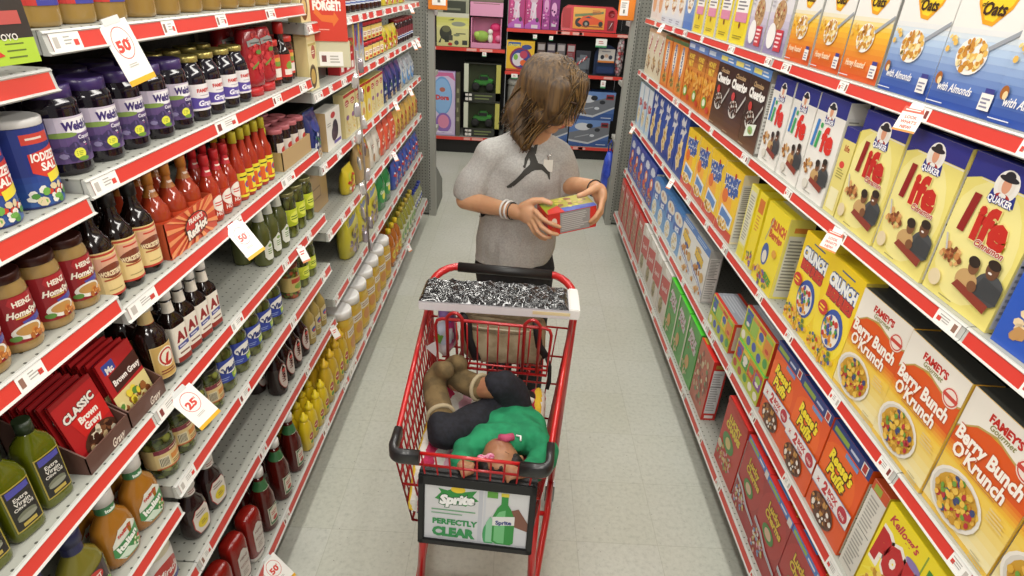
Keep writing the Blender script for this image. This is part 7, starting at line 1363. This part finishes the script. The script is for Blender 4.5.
# the leaping emblem and badge laid on the chest
bvh = BVHTree.FromPolygons([v.co.copy() for v in SH.data.vertices], [list(p.vertices) for p in SH.data.polygons])
def onchest(w, h, c, rx):
    cx_ = Vector(c)+WO_; rt = Vector((.96, .25, 0)).normalized(); u_ = Vector((0, 0, 1)); n_ = rt.cross(u_).normalized()
    if n_.y > 0: n_ = -n_
    def fn(x, y, d):
        p = cx_+rt*x+u_*(y-h/2); hit = bvh.ray_cast(p+n_*.3, -n_)
        return tuple((hit[0] if hit[0] else p)+n_*(.0016+d))
    return fn
INK = '#34332f'
J = [('E', .70, .965, .055, .032, INK), ('P', [(.66, .80), (.72, .80), (.735, .95), (.685, .95)], INK), ('E', .585, .70, .055, .042, INK), ('P', [(.58, .66), (.68, .62), (.73, .82), (.67, .82)], INK), ('P', [(.56, .72), (.64, .66), (.70, .50), (.52, .50), (.50, .58)], INK),
     ('P', [(.58, .67), (.52, .68), (.40, .56), (.36, .44), (.40, .43), (.46, .53), (.56, .62)], INK), ('E', .375, .435, .03, .025, INK), ('P', [(.52, .52), (.70, .52), (.72, .42), (.56, .36), (.46, .40)], INK),
     ('P', [(.54, .50), (.58, .38), (.40, .28), (.24, .13), (.16, .05), (.08, .06), (.10, .10), (.20, .20), (.36, .38)], INK), ('P', [(.10, .10), (.02, .03), (.04, .0), (.14, .03)], INK), ('P', [(.66, .50), (.60, .38), (.78, .38), (.94, .28), (.97, .33), (.82, .46)], INK), ('P', [(.90, .34), (.97, .20), (1, .20), (1, .36)], INK)]
m = MB()
jw, jh = .155, .20; fnJ = onchest(jw, jh, (.070, 2.0, 1.275), 0)
def dense(polys_ops):
    return polys_ops
for k, (polys, col) in enumerate(draw(J, jw, jh)):
    pl = slice_polys(polys, [jw*(q/16-.5) for q in range(1, 16)])
    pl = [[(y, x) for x, y in p] for p in pl]; pl = slice_polys(pl, [jh*q/18 for q in range(1, 18)]); pl = [[(y, x) for x, y in p] for p in pl]
    vv = []; ff = []
    for p in pl: ff.append(list(range(len(vv), len(vv)+len(p)))); vv += [fnJ(x, y, 0) for x, y in p]
    m.add(vv, ff, mat(col, .8))
m.build('shirt_emblem', W)
m = MB(); fnB = onchest(.04, .05, (.142, 2.0, 1.265), 0); bp = Vector(fnB(0, .025, .004))
m.bbox(bp.x-.017, bp.x+.017, bp.y-.004, bp.y-.001, bp.z-.024, bp.z+.020, mat('#d3d0c6', .4, 0, .3), .001); m.tube([(bp.x, bp.y-.002, bp.z+.020), (bp.x-.004, bp.y-.003, bp.z+.034), (bp.x+.010, bp.y-.003, bp.z+.040)], .003, mat('#c8c8c8', .25, .8)); m.build('name_badge', W)
# trousers
blob('trousers', vs([('E', (.02, 2.215, .84), (.158, .112, .10)), ('C', [(-.05, 2.22, .80), (-.035, 2.26, .46), (-.02, 2.31, .10)], [.098, .070, .056]), ('C', [(.09, 2.22, .80), (.11, 2.27, .46), (.13, 2.33, .10)], [.098, .070, .056])]), .009, two_tone('black_trousers', '#15161a', '#1f2025', 60, .85, 3, .1), W, 4)
for xx, yy in ((-.02, 2.31), (.13, 2.33)): 
    blob('shoe', vs([('E', (xx-.005, yy-.05, .045), (.045, .125, .032)), ('E', (xx, yy, .065), (.044, .055, .045)), ('E', (xx-.005, yy-.06, .024), (.050, .135, .0225))]), .006, mat('#17171a', .5), W, 3)
# hair
def hairmat(key, a, b_, dirn):
    def build(nt, b):
        tc = N(nt, 'ShaderNodeTexCoord'); mp = N(nt, 'ShaderNodeMapping'); mp.inputs['Rotation'].default_value = dirn; mp.inputs['Scale'].default_value = (90, 90, 5)
        n = N(nt, 'ShaderNodeTexNoise'); n.inputs['Scale'].default_value = 1; n.inputs['Detail'].default_value = 4; n.inputs['Distortion'].default_value = .4
        nt.links.new(tc.outputs['Object'], mp.inputs[0]); nt.links.new(mp.outputs[0], n.inputs['Vector']); r = ramp(nt, [(.35, a), (.65, b_)]); nt.links.new(n.outputs['Fac'], r.inputs[0]); nt.links.new(r.outputs[0], b.inputs['Base Color'])
        bp_ = N(nt, 'ShaderNodeBump'); bp_.inputs['Strength'].default_value = .7; bp_.inputs['Distance'].default_value = .004; nt.links.new(n.outputs['Fac'], bp_.inputs['Height']); nt.links.new(bp_.outputs[0], b.inputs['Normal'])
    return node_mat(key, a, .55, build)
HM = hairmat('brown_hair', '#2f1f0c', '#59401c', (0, .7, .2))
hs = [('E', H_(-.018, .012, 0), (.102, .108, .108)), ('E', H_(-.05, .0, 0), (.088, .09, .10)), ('C', [H_(.045, .075, .0), H_(.085, .050, .0)], [.045, .022]), ('C', [H_(.03, .05, .075), H_(.060, -.01, .088), H_(.065, -.06, .082)], [.038, .026, .012]), ('C', [H_(.03, .05, -.075), H_(.055, -.01, -.088), H_(.05, -.07, -.085)], [.038, .028, .014]),
      ('C', [(.07, 2.12, 1.50), (.015, 2.12, 1.44), (.008, 2.085, 1.375), (.030, 2.062, 1.325)], [.075, .055, .032, .012]), ('C', [(.06, 2.15, 1.52), (.0, 2.16, 1.44), (-.045, 2.17, 1.395)], [.075, .048, .016]), ('C', [(.08, 2.10, 1.48), (.085, 2.07, 1.445), (.088, 2.06, 1.425)], [.07, .045, .018]),
      ('C', [(.09, 2.17, 1.50), (.07, 2.20, 1.42), (.06, 2.22, 1.36)], [.07, .055, .03]), ('C', [(.12, 2.08, 1.47), (.13, 2.055, 1.445), (.135, 2.05, 1.435)], [.06, .035, .018])]
HR = blob('hair', vs(hs), .006, HM, W, 5)
rh = random.Random(3); hb = BVHTree.FromPolygons([v.co.copy() for v in HR.data.vertices], [list(p.vertices) for p in HR.data.polygons])
m = MB(); crown = Vector(V(H_(.01, .10, 0)))
ends = [((.028, 2.06, 1.322), .012), ((-.048, 2.165, 1.39), .02), ((.07, 2.06, 1.415), .016), ((.125, 2.05, 1.435), .014), ((.01, 2.08, 1.36), .02), ((.20, 2.05, 1.43), .02), ((.0, 2.12, 1.40), .03), ((.06, 2.22, 1.36), .04)]
for k in range(230):
    e, sp_ = ends[rh.randrange(len(ends))]; e = Vector(V(e))+Vector((rh.gauss(0, sp_), rh.gauss(0, sp_), rh.gauss(0, sp_*.8)))
    s0 = crown+Vector((rh.gauss(0, .03), rh.gauss(0, .03), 0)); pts = []
    for t in [j/9 for j in range(10)]:
        p = s0.lerp(e, t); hit = hb.find_nearest(p)
        if hit[0]:
            out_ = hit[0]+hit[1]*.003; p = out_ if t < .85 else out_.lerp(p, (t-.85)/.3)
        pts.append(Vector(p))
    for it in range(4): pts = [pts[0]]+[(pts[j-1]+pts[j]*2+pts[j+1])/4 for j in range(1, 9)]+[pts[9]]
    pts = [p+(hb.find_nearest(p)[1] or Vector())*.0015 for p in pts]
    r_ = rh.uniform(.0012, .0024); m.tube(pts, [r_*(.6+.6*sin(pi*min(1, .15+j/9*.8))) for j in range(10)], mat(rh.choice(['#33230f', '#44310f', '#523b1c', '#664c26', '#6e5228', '#2c1e0c']), .5), 5)
m.build('hair_strands', HR)
# bracelets
for a, c, col, rr in (((-.012, 1.992, 1.122), (.80, -.58, .05), '#d5d3cf', .031), ((-.026, 2.0, 1.121), (.80, -.58, .05), '#c9c7c2', .032), ((-.001, 1.984, 1.122), (.8, -.58, .1), '#2a2a2a', .030), ((.284, 2.016, 1.212), (.4, -.9, .1), '#1d1a1a', .029)):
    t = Vector(c).normalized(); u = t.orthogonal().normalized(); w_ = t.cross(u); m = MB(); m.tube([V(tuple(Vector(a)+u*rr*cos(q)+w_*rr*sin(q))) for q in [2*pi*k/24 for k in range(24)]], .0042 if rr > .0305 else .0022, mat(col, .4), 8, closed=True); m.build('bracelet', W)
# the box she is reading
g = empty('food_box', (.197, 1.932, 1.098)); tag(g, 'red and yellow food box held in her hands', 'box')
X_ = Vector((.93, .33, .13)).normalized(); Z_ = Vector((-.16, -.14, .97)); Z_ = (Z_-X_*Z_.dot(X_)).normalized(); Y_ = Z_.cross(X_)
g.matrix_world = Matrix(((X_.x, Y_.x, Z_.x, .192), (X_.y, Y_.y, Z_.y, 1.945), (X_.z, Y_.z, Z_.z, 1.095), (0, 0, 0, 1)))
bw, bh, bd = .178, .082, .105
m = MB(); m.bbox(-bw/2, bw/2, -bd/2, bd/2, 0, bh, mat('#c8302a', .35, 0, .3), .0015)
m.art([('R', .24, .06, .86, .98, '#8f8f8e'), ('L', .27, .12, .84, .92, 9, '#b9b9b8'), ('E', .12, .6, .06, .2, '#e0d0c0'), ('E', .10, .25, .05, .12, '#c8502c')], bw, bh, lambda x, y, dd: (x, -bd/2-dd, y))
m.art([('R', 0, 0, 1, 1, '#a8a03a'), ('P', [(0, 0), (.35, 0), (.25, 1), (0, 1)], '#8f9a2c'), ('P', [(.3, 0), (1, 0), (1, .25), (.3, .3)], '#4a5aa8'), ('P', [(.0, 0), (.34, 0), (.3, .5), (.05, .3)], '#c8342c'), ('B', .6, .6, .35, .3, 20, .05, ['#c8a86a', '#8a5a3a', '#c8c04a'], 3)], bw, bd, lambda x, y, dd: (x, -bd/2+y, bh+dd))
m.build('carton', g)

# ---------------------------------------------------------------- the child lying in the cart
K_ = empty('person', (0, 1.2, .70)); tag(K_, 'small child in a green jacket lying on a striped blanket in the cart', 'person')
KO = Vector((0, -1.2, -.70))
WO_ = KO
kh = Vector((.002, 1.128, .752)); kf = Vector((-.12, -.18, .97)).normalized(); ku = Vector((.05, -1, -.1)); ku = (ku-kf*ku.dot(kf)).normalized(); ks = kf.cross(ku).normalized()
Q = lambda f, u, s: tuple(kh+kf*f+ku*u+ks*s)
def khand(c, d, n_, s=1):
    """small curled hand: centre, finger direction, palm normal"""
    c = Vector(c); d = Vector(d).normalized(); n_ = Vector(n_); n_ = (n_-d*n_.dot(d)).normalized(); r = d.cross(n_); o = [('E', tuple(c), (.016, .016, .012))]
    for i, (q, L) in enumerate(((-.012, .9), (-.004, 1), (.004, .95), (.011, .8))):
        a = c+d*.008+r*q; b_ = a+d*.012*L+r*q*.2; e = b_+d*.008*L-n_*.007; f = e-n_*.008-d*.002; o.append(('C', [tuple(a), tuple(b_), tuple(e), tuple(f)], [.0056, .0052, .0048, .0042]))
    a = c-r*.014*s; o.append(('C', [tuple(a-d*.004), tuple(a-r*.008*s+d*.006), tuple(a-r*.008*s+d*.016)], [.0062, .0056, .0048])); return o
kb = [('E', tuple(kh), (.052, .057, .055)), ('E', Q(.020, -.020, 0), (.040, .040, .034)), ('E', Q(.047, -.014, 0), (.009, .011, .010)), ('E', Q(.028, -.014, .022), (.016, .016, .015)), ('E', Q(.028, -.014, -.022), (.016, .016, .015)), ('E', Q(.038, -.038, 0), (.014, .009, .009)), ('E', Q(0, -.005, .054), (.008, .014, .016)), ('E', Q(0, -.005, -.054), (.008, .014, .016)),
      ('C', [Q(-.01, -.04, 0), (.014, 1.20, .755)], [.032, .036]), ('E', (.03, 1.26, .745), (.085, .085, .042)), ('E', (.01, 1.33, .735), (.065, .05, .042)),
      ('C', [(-.035, 1.20, .755), (-.085, 1.165, .748), (-.092, 1.125, .760), (-.090, 1.098, .772)], [.030, .024, .020, .015]), ('C', [(.085, 1.215, .755), (.115, 1.165, .752), (.085, 1.10, .760), (.055, 1.075, .775)], [.030, .024, .020, .015]),
      ('C', [(-.02, 1.33, .74), (-.085, 1.26, .755), (-.148, 1.205, .770)], [.048, .042, .036]), ('C', [(-.148, 1.205, .770), (-.168, 1.26, .79), (-.19, 1.35, .80)], [.034, .030, .024]), ('C', [(.03, 1.34, .745), (.02, 1.35, .80), (-.002, 1.33, .845)], [.048, .042, .035]), ('C', [(-.002, 1.33, .845), (-.06, 1.345, .825), (-.14, 1.40, .795)], [.034, .030, .024])] + khand((-.089, 1.088, .778), (.35, -.6, .3), (0, 0, 1)) + khand((.046, 1.068, .782), (-.8, -.2, .2), (0, 0, 1), -1)
blob('body', vs(kb), .0034, SKINC, K_, 3, post=lambda me: paint(me, [(V(Q(.046, -.038, 0)), .009, mat('#8a4a40', .4))]))
for s in (-1, 1):
    m = MB(); m.tube([V(Q(.050, .006, .010*s)), V(Q(.050, .002, .018*s)), V(Q(.045, .006, .027*s))], .0018, mat('#20130d', .6), 6); m.build('closed_eyelid', K_)
blob('hair', vs([('E', tuple(kh+ku*.014-kf*.014), (.058, .052, .052)), ('E', tuple(kh+ku*.034-kf*.002), (.046, .026, .046)), ('E', tuple(kh+ks*.036+ku*.018), (.024, .036, .042)), ('E', tuple(kh-ks*.036+ku*.018), (.024, .036, .042))]), .0045, two_tone('black_hair', '#120d0b', '#211813', 120, .6, 4, .6), K_, 3, lambda co: .0015*sin(co.x*300)*sin(co.y*260))
# hair bow
m = MB(); bc = Vector(V(Q(.045, .020, .038))) if False else Vector(V((-.034, 1.100, .800)))
for dx, r_ in ((-.011, .010), (.011, .010), (0, .006)): m.sphere((bc.x+dx, bc.y+dx*.3, bc.z), r_, two_tone('pink_bow', '#c8507c', '#e8a8be', 160, .7, 1), 8, (1.1, .9, .7))
m.build('hair_bow', K_)
GREEN = two_tone('green_cotton', '#14794f', '#1c8c5c', 30, .85, 3, .2)
blob('jacket', vs([('E', (.028, 1.262, .752), (.100, .098, .052)), ('E', (.020, 1.32, .748), (.082, .05, .052)), ('C', [(-.035, 1.205, .760), (.085, 1.215, .762)], [.046, .048]), ('C', [(-.03, 1.205, .760), (-.085, 1.17, .752), (-.098, 1.125, .758), (-.096, 1.112, .762)], [.044, .037, .032, .030]), ('C', [(.085, 1.22, .760), (.118, 1.17, .756), (.098, 1.115, .762), (.088, 1.105, .764)], [.046, .040, .034, .032]), ('C', [(-.02, 1.185, .775), (.05, 1.185, .78)], [.028, .028])]), .0048, GREEN, K_, 4,
     lambda co: .0022*sin(co.x*85+co.y*50)+.0018*sin(co.y*120+co.x*20))
m = MB(); m.tube([V((-.002, 1.165, .806)), V((.014, 1.158, .812)), V((.032, 1.168, .809))], .010, mat('#b5486a', .8), 8); m.build('pink_collar', K_)
m = MB(); m.tube([V((.040, 1.176, .8065)), V((.052, 1.172, .808)), V((.052, 1.160, .804))], .0028, mat('#e6e6e2', .5), 6); m.build('jacket_print', K_)
m = MB(); m.tube([V((-.065, 1.315, .782)), V((-.02, 1.35, .795)), V((.04, 1.372, .79)), V((.09, 1.36, .775))], .008, mat('#d3cfc6', .85), 8); m.build('shirt_hem', K_)
JEAN = two_tone('dark_denim', '#0f1018', '#181a24', 90, .85, 3, .15)
blob('jeans', vs([('E', (.005, 1.345, .742), (.078, .052, .052)), ('C', [(-.02, 1.33, .745), (-.085, 1.26, .762), (-.150, 1.205, .775)], [.058, .052, .044]), ('C', [(-.150, 1.205, .775), (-.160, 1.228, .785)], [.044, .040]), ('C', [(.03, 1.345, .75), (.025, 1.352, .80), (.0, 1.335, .845)], [.058, .052, .043]), ('C', [(.0, 1.335, .845), (-.022, 1.340, .84)], [.043, .039])]), .005, JEAN, K_, 4, lambda co: .0016*sin(co.x*110+co.z*70))
BOOT = two_tone('olive_suede', '#5c4c30', '#75613e', 26, .9, 4, .25)
for i, (pts, rs) in enumerate((([(-.166, 1.258, .796), (-.182, 1.31, .80), (-.198, 1.372, .808), (-.186, 1.385, .84), (-.165, 1.362, .868)], [.036, .035, .036, .032, .027]), ([(-.070, 1.352, .822), (-.105, 1.38, .812), (-.145, 1.42, .80), (-.150, 1.432, .83), (-.132, 1.405, .862)], [.036, .035, .036, .032, .027]))):
    b_ = blob('boot', vs([('C', pts, rs)]), .005, BOOT, K_, 3, lambda co: .0015*sin(co.x*90+co.y*60+co.z*80))
    m = MB(); c = Vector(V(pts[0])); d = (Vector(pts[1])-Vector(pts[0])).normalized(); u = d.orthogonal().normalized(); w_ = d.cross(u); m.tube([tuple(c-d*.006+u*.036*cos(q)+w_*.036*sin(q)) for q in [2*pi*k/20 for k in range(20)]], .006, mat('#a89a7c', .95), 8, closed=True); m.build('fleece_trim', b_)
# black strap bag lying behind the child
g = incart('black_pouch', (.10, -.275, .705), 'black pouch at the back of the cart beside the striped blanket', 'pouch')
m = MB(); m.sphere((0, 0, .03), .03, mat('#151516', .6), 10, (1.6, 1.2, .9)); m.build('pouch_body', g)

for p_ in list(PROTO.values()):
    if not p_.used:
        def rm_(o):
            for c_ in list(o.children): rm_(c_)
            bpy.data.objects.remove(o)
        rm_(p_.root)
